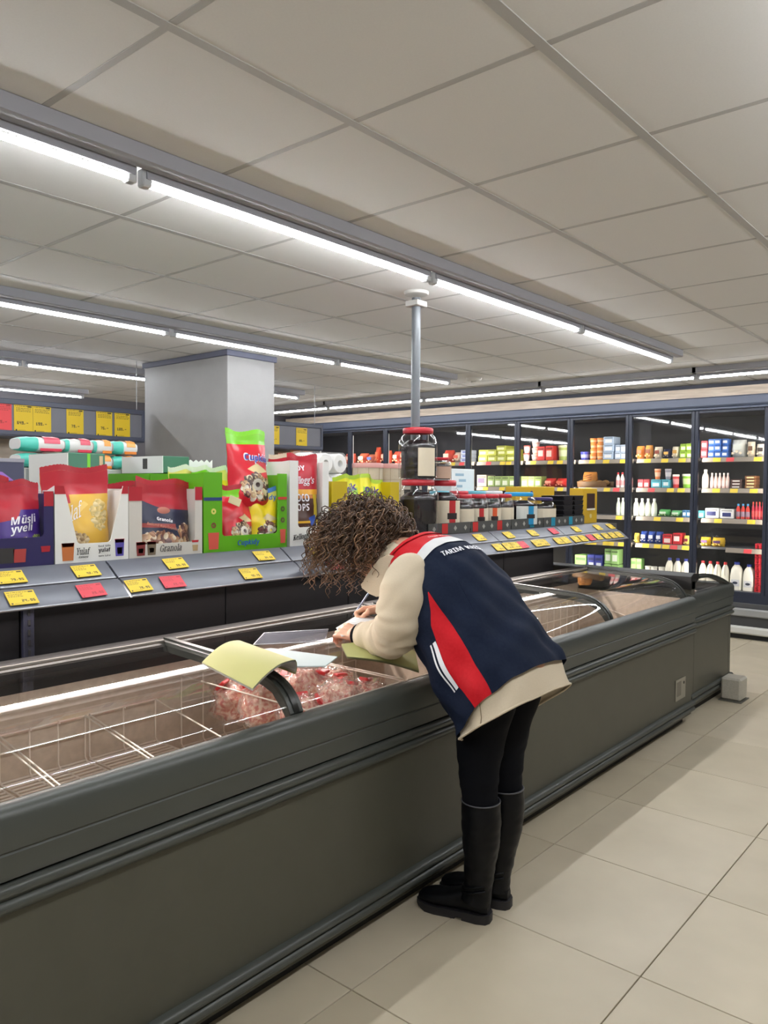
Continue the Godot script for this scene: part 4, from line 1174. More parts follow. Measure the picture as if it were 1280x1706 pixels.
func pouch(called: String, label: String, cat: String, group: String, at: Vector3, turn: Vector3, w: float, h: float, d: float, front: Material, back: Material, seal_mat: Material, seed_: int, seal := 0.16) -> Node3D:
	var t := thing(called, label, cat, at, 0.0, group)
	t.rotation = turn
	for side in 2:
		var rows := []
		var n := 16
		for i in n + 1:
			var row := PackedVector3Array()
			for j in 15: row.append(bag_point(j / 14.0 if side == 0 else 1.0 - j / 14.0, float(i) / n, w, h, d, 1.0 if side == 0 else -1.0, seed_, seal))
			rows.append(row)
		obj("front_face" if side == 0 else "back_face", mb().sheet(rows), front if side == 0 else back, t)
	# crimped seal along the top
	var z := mb()
	var rows := []
	for i in 3:
		var row := PackedVector3Array()
		for j in 41:
			var p := bag_point(j / 40.0, 1.0, w, h, d, 1.0, seed_, seal)
			row.append(p + Vector3(0, (0.0 if i == 0 else 0.009 * i) + (0.0022 * (j % 2) if i == 2 else 0.0), 0.0012 * sin(j * 2.0 + i * 3.0)))
		rows.append(row)
	z.sheet(rows)
	obj("top_seal", z, seal_mat, t)
	return t

# lettering on the front of a pouch, bent over its bulge
func bag_text(t: Node3D, s: String, cx: float, cy: float, w: float, f: Font, m: Material, bw: float, bh: float, bd: float, seed_: int, seal := 0.16, rise := 0.0, tall := -1.0) -> void:
	var fn := func(x: float, y: float, k: float) -> Vector3:
		var xx := cx + x; var yy := cy + y + x * rise
		var p := bag_point(clampf(xx / bw + 0.5, 0.0, 1.0), clampf(yy / bh, 0.0, 1.0), bw, bh, bd, 1.0, seed_, seal)
		return Vector3(p.x, p.y, p.z + 0.0014 + k)
	obj("lettering", letters(s, w, f, fn, 0.0005, tall), m, t)

# display carton: front panel with a cut-out open to the top
func carton(called: String, label: String, x0: float, x1: float, zf: float, dep: float, h: float, hb: float, cut: Array, body: Material, lining: Material, band: Variant, band_h: float, group := "") -> Node3D:
	var t := thing(called, label, "display carton", Vector3(x0, SHELF_Y, zf), 0.0, group)
	var w := x1 - x0
	var pts := PackedVector2Array([Vector2(0, 0), Vector2(w, 0), Vector2(w, h)])
	if cut.size() > 0:
		var xl: float = cut[0]; var xlb: float = cut[1]; var xrb: float = cut[2]; var xr: float = cut[3]; var yb: float = cut[4]
		var r := 0.014
		pts.append(Vector2(xr, h))
		for i in 5:
			var a := -PI / 2 * i / 4.0
			pts.append(Vector2(xrb - r + r * cos(a), yb + r + r * sin(a)))
		for i in 5:
			var a := -PI / 2 - PI / 2 * i / 4.0
			pts.append(Vector2(xlb + r + r * cos(a), yb + r + r * sin(a)))
		pts.append(Vector2(xl, h))
	pts.append(Vector2(0, h))
	obj("front_panel", mb().extrude(pts, Vector3(0, 0, -0.004), Vector3(1, 0, 0), Vector3.UP, Vector3(0, 0, 0.004)), body, t)
	var s := mb()
	s.extrude(PackedVector2Array([Vector2(0, 0), Vector2(-dep, 0), Vector2(-dep, hb), Vector2(-0.05, hb), Vector2(-0.004, h)]), Vector3(0.0, 0, 0), Vector3(0, 0, 1), Vector3.UP, Vector3(0.004, 0, 0))
	s.extrude(PackedVector2Array([Vector2(0, 0), Vector2(-dep, 0), Vector2(-dep, hb), Vector2(-0.05, hb), Vector2(-0.004, h)]), Vector3(w - 0.004, 0, 0), Vector3(0, 0, 1), Vector3.UP, Vector3(0.004, 0, 0))
	s.box(Vector3(w / 2, hb / 2, -dep - 0.002), Vector3(w, hb, 0.004))
	obj("side_panels", s, body, t)
	var inn := mb()
	inn.box(Vector3(w / 2, 0.003, -dep / 2), Vector3(w - 0.01, 0.004, dep - 0.006))
	inn.box(Vector3(w / 2, hb / 2, -dep + 0.002), Vector3(w - 0.012, hb - 0.004, 0.002))
	obj("lining", inn, lining, t)
	if band is Material:
		var b := mb()
		if cut.size() > 0:
			var k := (h - band_h - float(cut[4])) / (h - float(cut[4]))
			var xa := lerpf(cut[1], cut[0], k); var xb := lerpf(cut[2], cut[3], k)
			b.extrude(PackedVector2Array([Vector2(0, h - band_h), Vector2(xa, h - band_h), Vector2(cut[0], h), Vector2(0, h)]), Vector3(0, 0, 0), Vector3(1, 0, 0), Vector3.UP, Vector3(0, 0, 0.0008))
			b.extrude(PackedVector2Array([Vector2(xb, h - band_h), Vector2(w, h - band_h), Vector2(w, h), Vector2(cut[3], h)]), Vector3(0, 0, 0), Vector3(1, 0, 0), Vector3.UP, Vector3(0, 0, 0.0008))
		obj("coloured_band", b, band, t)
	return t

func print_on(t: Node3D, s: String, x: float, y: float, w: float, f: Font, m: Material, tall := -1.0, rise := 0.0, called := "lettering") -> void:
	obj(called, letters(s, w, f, flat_at(Vector3(x, y, 0.0009), Vector3(1, rise, 0).normalized(), Vector3(-rise, 1, 0).normalized()), 0.0006, tall), m, t)

func picture(t: Node3D, x: float, y: float, w: float, h: float, m: Material, called := "printed_picture") -> void:
	var b := mb()
	b.extrude(PackedVector2Array([Vector2(-w * 0.42, -h / 2), Vector2(w * 0.42, -h / 2), Vector2(w / 2, h / 2), Vector2(-w / 2, h / 2)]), Vector3(x, y, 0.0002), Vector3(1, 0, 0), Vector3.UP, Vector3(0, 0, 0.0008))
	obj(called, b, m, t)

func solid_box(called: String, label: String, cat: String, c: Vector3, s: Vector3, m: Material, group := "") -> Node3D:
	var t := thing(called, label, cat, Vector3(c.x, c.y - s.y / 2, c.z), 0.0, group)
	obj("carton", mb().box(Vector3(0, s.y / 2, 0), s, 0.003), m, t)
	return t

func jar(label: String, x: float, y: float, z: float, r: float, h: float, lid: Color, paper: Color, stripe: Color, group: String, turn := 0.0, arc := 1.0) -> Node3D:
	var t := thing("olive_jar", label, "jar", Vector3(x, y, z), 0.0, group)
	var prof := [Vector2(0, 0), Vector2(r * 0.9, 0), Vector2(r, h * 0.04), Vector2(r, h * 0.66), Vector2(r * 0.97, h * 0.74), Vector2(r * 0.86, h * 0.82), Vector2(r * 0.74, h * 0.875), Vector2(r * 0.72, h * 0.9)]
	obj("glass", mb().lathe(prof, Vector3.ZERO, 24), M.jar_glass, t)
	var n := FastNoiseLite.new(); n.seed = int(x * 977); n.frequency = 1.0 / 0.016; n.noise_type = FastNoiseLite.TYPE_CELLULAR
	n.fractal_type = FastNoiseLite.FRACTAL_NONE
	var rows := []
	for i in 22:
		var v := i / 21.0
		var row := PackedVector3Array()
		var rr := r * 0.93 * (1.0 if v < 0.86 else lerpf(1.0, 0.6, (v - 0.86) / 0.14))
		for k in 40:
			var a := TAU * k / 40.0
			var p := Vector3(sin(a) * rr, h * (0.02 + 0.74 * v), cos(a) * rr)
			row.append(p * Vector3(1, 1, 1) + Vector3(sin(a), 0, cos(a)) * r * 0.07 * n.get_noise_3dv(p) - Vector3(sin(a), 0, cos(a)) * r * 0.04)
		rows.append(row)
	obj("olives", mb().sheet(rows, true, true, true), M.olives, t)
	obj("lid", mb().lathe([Vector2(r * 0.76, h * 0.885), Vector2(r * 0.79, h * 0.9), Vector2(r * 0.79, h * 0.975), Vector2(r * 0.74, h * 0.995), Vector2(r * 0.66, h), Vector2(r * 0.62, h * 0.99), Vector2(0, h * 0.99)], Vector3.ZERO, 24), mat(lid, 0.35), t)
	var lb := mb()
	var y0 := h * 0.06; var y1 := h * 0.60
	var strip := mb()
	for part in 2:
		var a0 := turn - (arc if part == 0 else arc * 0.22)
		var a1 := turn + (arc if part == 0 else arc * 0.22)
		var rr2 := r + (0.0009 if part == 0 else 0.0015)
		var rws := []
		for yy in [y0, y1]:
			var row := PackedVector3Array()
			for k in 13:
				var a := lerpf(a0, a1, k / 12.0)
				row.append(Vector3(sin(a) * rr2, yy, cos(a) * rr2))
			rws.append(row)
		(lb if part == 0 else strip).sheet(rws)
	var lo := obj("paper_label", lb, mat(paper, 0.6), t)
	if stripe != paper:
		obj("label_stripe", strip, mat(stripe, 0.5), lo)
		var rws := []
		for yy in [h * 0.24, h * 0.36]:
			var row := PackedVector3Array()
			for k in 9:
				var a := turn + lerpf(-arc * 0.34, arc * 0.34, k / 8.0)
				row.append(Vector3(sin(a) * (r + 0.002), yy, cos(a) * (r + 0.002)))
			rws.append(row)
		obj("label_badge", mb().sheet(rws), mat(rgb(40, 30, 30), 0.5), lo)
	return t

func make_goods() -> void:
	M.jar_glass = pane(0.04, Color(0.2, 0.22, 0.22))
	M.olives = mat(rgb(30, 26, 30), 0.25)
	var white := mat(rgb(236, 236, 232), 0.5); var redm := mat(rgb(172, 34, 48), 0.4); var navy := mat(rgb(38, 32, 84), 0.45)
	var dark := mat(rgb(48, 46, 46), 0.5); var ink := mat(rgb(40, 40, 44), 0.5)
	var oats := [rgb(214, 188, 138), rgb(190, 158, 108), rgb(232, 212, 170), rgb(150, 116, 74), rgb(206, 176, 120)]
	var nuts := [rgb(214, 170, 120), rgb(120, 66, 44), rgb(236, 214, 180), rgb(168, 110, 74), rgb(84, 44, 40), rgb(190, 140, 100)]
	var choc := [rgb(70, 44, 34), rgb(48, 30, 26), rgb(232, 222, 200), rgb(196, 150, 100), rgb(92, 34, 34), rgb(226, 204, 150)]
	# ---------- purple muesli carton and its bags
	var a := Art.new(160, 224, rgb(70, 44, 128), 1)
	a.rect(0, 0, 1, 0.30, rgb(178, 38, 52)); a.poly([Vector2(0, 0.3), Vector2(0.5, 0.3), Vector2(0.42, 0.42), Vector2(0, 0.46)], rgb(178, 38, 52))
	a.heap(0.50, 0.80, 0.40, 0.13, oats, 260, 0.036); a.heap(0.84, 0.66, 0.1, 0.02, [rgb(150, 170, 70)], 14, 0.03)
	var muesli_art := a.done()
	var purple := mat(rgb(66, 42, 122), 0.4)
	var c := carton("muesli_carton", "purple display carton of muesli bags at the left edge of the shelf", 0.90, 1.176, -2.35, 0.28, 0.228, 0.22, [0.02, 0.02, 0.246, 0.246, 0.088], navy, white, redm, 0.046)
	picture(c, 0.13, 0.036, 0.05, 0.045, dark); picture(c, 0.17, 0.034, 0.04, 0.04, mat(rgb(170, 60, 56), 0.5)); picture(c, 0.09, 0.034, 0.04, 0.04, mat(rgb(180, 78, 60), 0.5))
	picture(c, 0.25, 0.05, 0.03, 0.018, redm, "printed_emblem")
	var white_ink := mat(rgb(244, 242, 248), 0.5)
	for k in 2:
		var bx: float = [1.096, 0.972][k]
		var b := pouch("muesli_bag", ["purple muesli bag with red top at the right in the purple carton", "purple muesli bag with red top cut by the left edge"][k], "cereal bag", "", Vector3(bx, SHELF_Y + 0.006, -2.40 - 0.03 * k), Vector3(-0.06, 0, 0.02 - 0.05 * k), 0.14, 0.235, 0.07, muesli_art, purple, redm, 3 + k)
		bag_text(b, "Müsli", 0.01, 0.135, 0.085, font(false, true, 0.2), white_ink, 0.145, 0.235, 0.07, 3 + k, 0.16, 0.10)
		bag_text(b, "yveli", 0.0, 0.105, 0.075, font(false, true, 0.2), white_ink, 0.145, 0.235, 0.07, 3 + k, 0.16, 0.10)
	pouch("muesli_bag", "red topped muesli bag at the back of the purple carton", "cereal bag", "", Vector3(1.04, SHELF_Y + 0.006, -2.55), Vector3(0.03, 0, -0.05), 0.15, 0.25, 0.07, muesli_art, purple, redm, 8)
	# ---------- white oats carton
	a = Art.new(160, 224, rgb(222, 178, 74), 2)
	a.rect(0, 0, 1, 0.26, rgb(178, 36, 50)); a.rect(0.1, 0.26, 0.36, 0.36, rgb(178, 36, 50))
	a.heap(0.36, 0.80, 0.2, 0.11, oats, 170, 0.036); a.heap(0.80, 0.50, 0.12, 0.18, [rgb(236, 204, 120), rgb(240, 216, 150)], 60, 0.05)
	a.poly([Vector2(0.2, 0.52), Vector2(0.6, 0.34), Vector2(0.66, 0.38), Vector2(0.3, 0.6)], rgb(234, 200, 110))
	var oat_art := a.done()
	var gold := mat(rgb(220, 176, 70), 0.4)
	c = carton("oats_carton", "white display carton with red rim holding yellow oat bags", 1.18, 1.435, -2.35, 0.26, 0.245, 0.23, [0.03, 0.072, 0.192, 0.236, 0.060], white, mat(rgb(214, 204, 190), 0.6), redm, 0.026)
	picture(c, 0.042, 0.036, 0.042, 0.056, mat(rgb(192, 110, 56), 0.5)); picture(c, 0.042, 0.058, 0.042, 0.012, redm)
	picture(c, 0.222, 0.040, 0.034, 0.056, mat(rgb(84, 74, 160), 0.5)); picture(c, 0.222, 0.063, 0.036, 0.012, redm); picture(c, 0.222, 0.030, 0.02, 0.022, mat(rgb(206, 186, 150), 0.5))
	print_on(c, "Yulaf", 0.094, 0.036, 0.046, font(true, false, 0.25), ink, 0.022); print_on(c, "Ezmesi", 0.094, 0.017, 0.032, font(false, false, 0.2), ink, 0.007)
	print_on(c, "yulaf", 0.167, 0.034, 0.042, font(false, true), ink, 0.018); print_on(c, "bol lifli", 0.167, 0.049, 0.042, font(), ink, 0.006); print_on(c, "tam tahıl", 0.167, 0.017, 0.042, font(), ink, 0.006)
	var b1 := pouch("oat_bag", "tall yellow oat bag with crumpled red top in the white carton", "cereal bag", "", Vector3(1.298, SHELF_Y + 0.006, -2.425), Vector3(-0.03, 0.05, 0.03), 0.235, 0.285, 0.09, oat_art, gold, redm, 12, 0.2)
	bag_text(b1, "Yulaf", -0.035, 0.150, 0.10, font(true, false, 0.3), white_ink, 0.235, 0.285, 0.09, 12, 0.2, 0.35, 0.05)
	pouch("oat_bag", "second yellow oat bag behind the crumpled one", "cereal bag", "", Vector3(1.33, SHELF_Y + 0.006, -2.545), Vector3(0.03, -0.1, -0.06), 0.17, 0.235, 0.07, oat_art, gold, redm, 15)
	# ---------- grey granola carton
	a = Art.new(192, 192, rgb(38, 42, 66), 3)
	a.poly([Vector2(0, 0), Vector2(1, 0), Vector2(1, 0.36), Vector2(0.45, 0.36), Vector2(0, 0.22)], rgb(164, 32, 46))
	a.heap(0.36, 0.84, 0.34, 0.12, nuts, 210, 0.05); a.heap(0.86, 0.76, 0.14, 0.18, nuts, 110, 0.05)
	a.blob(0.46, 0.38, 0.10, 0.05, rgb(176, 84, 60)); a.rect(0.08, 0.58, 0.66, 0.645, rgb(150, 60, 56))
	var gran_art := a.done()
	c = carton("granola_carton", "grey display carton with red rim holding navy granola bags", 1.437, 1.736, -2.35, 0.27, 0.243, 0.235, [0.05, 0.05, 0.268, 0.268, 0.045], mat(rgb(206, 202, 194), 0.5), mat(rgb(200, 190, 176), 0.6), redm, 0.048)
	print_on(c, "Granola", 0.165, 0.028, 0.088, font(true, false, 0.25), ink, 0.024)
	for k in 2:
		picture(c, 0.045 + 0.042 * k, 0.030, 0.036, 0.046, mat([rgb(120, 40, 40), rgb(110, 96, 78)][k], 0.5)); picture(c, 0.045 + 0.042 * k, 0.049, 0.036, 0.010, redm); picture(c, 0.045 + 0.042 * k, 0.024, 0.02, 0.016, mat(rgb(226, 200, 180), 0.5))
	picture(c, 0.268, 0.046, 0.03, 0.008, redm); picture(c, 0.268, 0.022, 0.024, 0.022, mat(rgb(176, 150, 110), 0.5))
	b1 = pouch("granola_bag", "navy granola bag with folded red top in the grey carton", "cereal bag", "", Vector3(1.612, SHELF_Y + 0.006, -2.42), Vector3(-0.05, 0, -0.06), 0.235, 0.245, 0.085, gran_art, mat(rgb(40, 44, 66), 0.4), redm, 21, 0.2)
	bag_text(b1, "Granola", -0.01, 0.118, 0.062, font(false, true, 0.15), white_ink, 0.235, 0.245, 0.085, 21, 0.2, -0.12)
	bag_text(b1, "Bademli Kuru Üzümlü", -0.02, 0.095, 0.12, font(false, false, 0.15), mat(rgb(220, 150, 130), 0.5), 0.235, 0.245, 0.085, 21, 0.2, -0.16)
	pouch("granola_bag", "second navy granola bag behind in the grey carton", "cereal bag", "", Vector3(1.59, SHELF_Y + 0.006, -2.53), Vector3(0.03, 0, 0.03), 0.24, 0.235, 0.07, gran_art, mat(rgb(40, 44, 66), 0.4), redm, 24)
	# ---------- green carton
	var green := mat(rgb(92, 168, 14), 0.45)
	c = carton("cereal_carton", "bright green display carton holding red and yellow cereal bags", 1.742, 2.153, -2.35, 0.34, 0.297, 0.292, [0.085, 0.085, 0.362, 0.362, 0.058], green, mat(rgb(150, 190, 90), 0.6), null, 0.0)
	var st := mb(); st.box(Vector3(0.0425, 0.198, 0.0004), Vector3(0.083, 0.012, 0.0008)); obj("blue_stripe", st, mat(rgb(28, 58, 110), 0.5), c)
	st = mb(); st.box(Vector3(0.3865, 0.198, 0.0004), Vector3(0.047, 0.011, 0.0008)); obj("red_stripe", st, mat(rgb(190, 50, 40), 0.5), c)
	print_on(c, "Cupkidy", 0.212, 0.027, 0.108, font(false, true, 0.15), mat(rgb(30, 84, 170), 0.4), 0.027)
	for q in [[0.045, 0.152, rgb(220, 210, 110)], [0.045, 0.1, rgb(110, 70, 40)], [0.388, 0.155, rgb(80, 90, 40)], [0.388, 0.11, rgb(90, 80, 50)]]:
		obj("printed_ring", mb().lathe([Vector2(0.004, 0.0012), Vector2(0.011, 0.0012), Vector2(0.011, 0)], Vector3(q[0], q[1], 0.0002), 14, Basis.from_euler(Vector3(PI / 2, 0, 0))), mat(q[2], 0.5), c)
	a = Art.new(64, 96, rgb(206, 84, 70), 9); a.heap(0.5, 0.65, 0.4, 0.25, nuts, 60, 0.09); a.rect(0.2, 0.12, 0.8, 0.32, rgb(140, 70, 160))
	var small_art := a.done(0.5)
	picture(c, 0.045, 0.042, 0.05, 0.062, small_art); picture(c, 0.389, 0.045, 0.03, 0.056, small_art)
	var c2 := carton("cereal_carton", "plain green carton standing behind the bright green one", 1.742, 1.94, -2.70, 0.30, 0.294, 0.294, [], green, mat(rgb(150, 190, 90), 0.6), null, 0.0)
	c2.rotation.y = 0.0
	var ring_bag := func(base: Color, top: Color, seed_: int) -> StandardMaterial3D:
		var q := Art.new(160, 224, base, seed_)
		q.rect(0, 0, 1, 0.13, top)
		q.poly([Vector2(0.4, 0.48), Vector2(0.62, 0.40), Vector2(0.96, 0.52), Vector2(0.6, 0.55)], rgb(220, 200, 150))
		q.heap(0.58, 0.74, 0.36, 0.17, choc, 150, 0.07, 0.4)
		q.blob(0.60, 0.70, 0.13, 0.12, rgb(206, 196, 176), 0.0, 0.16)
		return q.done(0.28)
	var red_art: StandardMaterial3D = ring_bag.call(rgb(206, 32, 48), rgb(126, 206, 40), 31)
	var yel_art: StandardMaterial3D = ring_bag.call(rgb(232, 206, 40), rgb(236, 226, 120), 32)
	var limem := mat(rgb(130, 212, 44), 0.35)
	var blue := mat(rgb(44, 84, 180), 0.4)
	b1 = pouch("cereal_bag", "tall red cereal bag with ruffled green top standing above the green carton", "cereal bag", "", Vector3(2.02, SHELF_Y + 0.165, -2.425), Vector3(-0.06, 0.05, 0.02), 0.225, 0.285, 0.09, red_art, limem, limem, 33, 0.14)
	bag_text(b1, "Cupkidy", 0.045, 0.188, 0.145, font(false, true, 0.1), mat(rgb(240, 240, 248), 0.4), 0.225, 0.285, 0.09, 33, 0.14, -0.10, 0.044)
	var fn2 := func(x: float, y: float, k: float) -> Vector3:
		var p := bag_point(clampf((0.045 + x) / 0.225 + 0.5, 0, 1), clampf((0.188 + y - 0.1 * x) / 0.285, 0, 1), 0.225, 0.285, 0.09, 1.0, 33, 0.14)
		return Vector3(p.x, p.y, p.z + 0.0030 + k)
	obj("lettering_core", letters("Cupkidy", 0.136, font(false, true, 0.1), fn2, 0.0005, 0.033), blue, b1)
	b1 = pouch("cereal_bag", "red cereal bag low at the left in the green carton", "cereal bag", "", Vector3(1.925, SHELF_Y + 0.006, -2.392), Vector3(-0.05, 0.05, -0.10), 0.16, 0.225, 0.08, red_art, redm, redm, 35)
	obj("white_flash", mb().box(Vector3(-0.045, 0.178, 0.034), Vector3(0.05, 0.03, 0.003), 0.001, Basis.from_euler(Vector3(0, -0.3, -0.3))), mat(rgb(226, 214, 170), 0.5), b1)
	b1 = pouch("cereal_bag", "yellow cereal bag low at the right in the green carton", "cereal bag", "", Vector3(2.07, SHELF_Y + 0.006, -2.392), Vector3(-0.06, -0.05, 0.05), 0.15, 0.215, 0.08, yel_art, mat(rgb(230, 206, 50), 0.4), mat(rgb(80, 130, 200), 0.4), 37)
	bag_text(b1, "Cupkidy", 0.02, 0.190, 0.10, font(false, true, 0.1), mat(rgb(60, 110, 196), 0.4), 0.15, 0.215, 0.08, 37)
	for k in 3:
		pouch("cereal_bag", "%s cereal bag peeping out at the back of the green carton" % ["lime topped", "clear edged", "speckled"][k], "cereal bag", "", Vector3(1.81 + 0.10 * k, SHELF_Y + 0.02, -2.56), Vector3(0.0, 0.1 * k, 0.04 - 0.03 * k), 0.13, 0.285, 0.06, red_art if k == 1 else yel_art, limem, mat(rgb(226, 236, 210), 0.3), 41 + k)
	# ---------- tall white carton of chocolate cereal
	c = carton("chocolate_cereal_carton", "tall white display carton with brown and red cereal bags", 2.169, 2.395, -2.35, 0.26, 0.352, 0.348, [0.047, 0.047, 0.190, 0.190, 0.076], white, mat(rgb(220, 214, 204), 0.6), null, 0.0)
	print_on(c, "Kellogg's", 0.07, 0.036, 0.105, font(true, true, 0.3), ink, 0.030, 0.08); print_on(c, "Coco", 0.165, 0.042, 0.05, font(false, true), mat(rgb(90, 86, 84), 0.5), 0.022)
	a = Art.new(144, 256, rgb(74, 42, 30), 5)
	a.rect(0, 0, 1, 0.36, rgb(182, 30, 48)); a.rect(0, 0.36, 1, 0.43, rgb(226, 164, 40)); a.rect(0, 0.43, 1, 0.47, rgb(196, 120, 40))
	a.poly([Vector2(0.72, 0.42), Vector2(0.86, 0.42), Vector2(0.92, 1), Vector2(0.78, 1)], rgb(214, 190, 40))
	a.poly([Vector2(0.55, 0.7), Vector2(0.8, 0.66), Vector2(0.8, 0.82), Vector2(0.66, 0.84)], rgb(44, 80, 170)); a.rect(0, 0.735, 0.6, 0.765, rgb(222, 170, 40))
	a.heap(0.42, 0.9, 0.34, 0.09, [rgb(56, 34, 28), rgb(92, 56, 40), rgb(40, 26, 24)], 120, 0.06); a.blob(0.5, 0.975, 0.16, 0.05, rgb(236, 232, 224))
	var coco_art := a.done(0.3)
	b1 = pouch("chocolate_cereal_bag", "brown and red chocolate cereal bag in the tall white carton", "cereal bag", "", Vector3(2.29, SHELF_Y + 0.006, -2.40), Vector3(-0.02, 0, 0), 0.185, 0.355, 0.075, coco_art, mat(rgb(90, 50, 36), 0.4), mat(rgb(190, 40, 56), 0.35), 51, 0.08)
	bag_text(b1, "Kellogg's", -0.01, 0.262, 0.125, font(true, true, 0.3), white_ink, 0.185, 0.355, 0.075, 51, 0.08, 0.0, 0.040)
	bag_text(b1, "BOY", -0.02, 0.318, 0.07, font(false, true), white_ink, 0.185, 0.355, 0.075, 51, 0.08, 0.0, 0.022)
	bag_text(b1, "COCO", -0.03, 0.192, 0.095, font(false, true), white_ink, 0.185, 0.355, 0.075, 51, 0.08, 0.0, 0.032)
	bag_text(b1, "POPS", -0.03, 0.152, 0.09, font(false, true), white_ink, 0.185, 0.355, 0.075, 51, 0.08, 0.0, 0.030)
	pouch("chocolate_cereal_bag", "second chocolate cereal bag behind in the tall white carton", "cereal bag", "", Vector3(2.285, SHELF_Y + 0.006, -2.51), Vector3(0.03, 0, 0), 0.19, 0.36, 0.07, coco_art, mat(rgb(90, 50, 36), 0.4), mat(rgb(226, 206, 180), 0.35), 54, 0.08)
	# ---------- yellow carton behind the woman's head
	var yel := mat(rgb(196, 172, 16), 0.45)
	c = carton("corn_snack_carton", "yellow display carton partly hidden by the woman's curly hair", 2.414, 2.872, -2.35, 0.28, 0.268, 0.268, [0.098, 0.098, 0.395, 0.395, 0.09], yel, mat(rgb(196, 172, 136), 0.7), null, 0.0)
	a = Art.new(128, 160, rgb(226, 220, 40), 6); a.rect(0.1, 0.16, 0.9, 0.34, rgb(150, 196, 60)); a.heap(0.5, 0.7, 0.4, 0.2, [rgb(240, 226, 70), rgb(220, 190, 30), rgb(150, 180, 50)], 60, 0.07)
	var corn_art := a.done(0.3)
	for k in 2:
		b1 = pouch("corn_snack_bag", ["yellow green snack bag at the left in the yellow carton", "yellow snack bag leaning at the right in the yellow carton"][k], "snack bag", "", Vector3(2.60 + 0.14 * k, SHELF_Y + 0.006, -2.41 - 0.04 * k), Vector3(-0.03, 0.1 * k, 0.08 - 0.30 * k), 0.165, 0.275, 0.08, corn_art, yel, mat(rgb(170, 200, 60), 0.35), 61 + k, 0.08)
		bag_text(b1, "onik", 0.0, 0.232, 0.12, font(false, true), mat(rgb(70, 50, 130), 0.4), 0.165, 0.275, 0.08, 61 + k, 0.08, 0.12, 0.036)
	# ---------- canisters, jars, trays
	var beige := grain(rgb(214, 200, 172), 0.05, 0.2, Vector3(4, 1, 4), 0.6, 71)
	for k in 3:
		var cx: float = [3.155, 3.335, 2.985][k]; var cz: float = [-2.80, -2.80, -2.62][k]; var hh: float = [0.372, 0.372, 0.20][k]; var rr: float = [0.082, 0.082, 0.075][k]
		var t := thing("canister", ["tall beige ribbed canister left of the olive jars", "tall beige ribbed canister just behind the olive jars", "short beige canister with pink lid beside the yellow carton"][k], "canister", Vector3(cx, SHELF_Y, cz))
		obj("body", mb().lathe([Vector2(0, 0), Vector2(rr, 0), Vector2(rr, hh * 0.93)], Vector3.ZERO, 8), beige, t)
		var ribs := mb()
		for q in 8: ribs.rod(Vector3(sin(TAU * q / 8.0) * rr, 0.004, cos(TAU * q / 8.0) * rr), Vector3(sin(TAU * q / 8.0) * rr, hh * 0.93, cos(TAU * q / 8.0) * rr), 0.002, 4)
		for q in 5: ribs.lathe([Vector2(rr + 0.0005, hh * (0.12 + 0.16 * q)), Vector2(rr + 0.0015, hh * (0.122 + 0.16 * q)), Vector2(rr + 0.0005, hh * (0.126 + 0.16 * q))], Vector3.ZERO, 8)
		obj("ribs", ribs, mat(rgb(180, 160, 128), 0.6), t)
		obj("lid", mb().lathe([Vector2(rr * 1.03, hh * 0.93), Vector2(rr * 1.04, hh * 0.985), Vector2(rr, hh), Vector2(0, hh)], Vector3.ZERO, 8), mat(rgb(216, 160, 152), 0.5), t)
	var olive_red := rgb(180, 38, 52); var paper := rgb(222, 210, 186)
	jar("large olive jar with red lid at the left of the lower jars", 3.155, SHELF_Y + 0.012, -2.455, 0.108, 0.272, olive_red, rgb(40, 36, 38), rgb(40, 36, 38), "", -2.2, 0.5)
	jar("olive jar with beige label and red stripe under the stacked jars", 3.375, SHELF_Y + 0.012, -2.455, 0.088, 0.270, olive_red, paper, rgb(180, 36, 40), "", -0.35, 1.0)
	jar("largest olive jar standing on top of the others, beige label", 3.158, SHELF_Y + 0.285, -2.46, 0.100, 0.262, olive_red, paper, paper, "", -0.40, 0.5)
	jar("small olive jar with red lid behind the topmost jar", 3.345, SHELF_Y + 0.283, -2.46, 0.066, 0.118, olive_red, rgb(190, 160, 140), rgb(190, 160, 140), "", -0.5, 0.7)
	var small := [[3.535, paper, paper, olive_red, "with plain beige label, leftmost of the small jars"], [3.675, paper, rgb(180, 40, 40), olive_red, "with red striped label, second of the small jars"], [3.812, paper, rgb(206, 84, 40), olive_red, "with orange striped label, third of the small jars"], [3.952, paper, paper, olive_red, "with plain label, left of the blue lidded jar"]]
	for s in small: jar("small olive jar " + String(s[4]), s[0], SHELF_Y + 0.01, -2.44, 0.064, 0.196, s[3], s[1], s[2], "", -0.55, 1.0)
	jar("olive jar with bright blue lid and blue striped label", 4.165, SHELF_Y + 0.01, -2.46, 0.112, 0.205, rgb(36, 150, 206), rgb(214, 216, 210), rgb(30, 140, 190), "", -0.3, 0.85)
	jar("olive jar with dark purple lid right of the blue lidded jar", 4.43, SHELF_Y + 0.01, -2.46, 0.10, 0.172, rgb(58, 46, 96), paper, paper, "", -0.5, 1.0)
	for k in 4: jar(["olive jar with blue lid in the second row of jars", "second row olive jar behind the red lids", "second row olive jar with pale blue lid", "white lidded jar in the second row"][k], 3.62 + 0.19 * k, SHELF_Y + 0.01, -2.66, 0.075, 0.212, [rgb(90, 170, 190), olive_red, rgb(110, 180, 200), rgb(220, 220, 224)][k], paper, paper, "", 0.0, 1.0)
	# printed shelf trays that hold the jars
	var tx := [3.12, 3.50, 3.92, 4.30, 4.86]
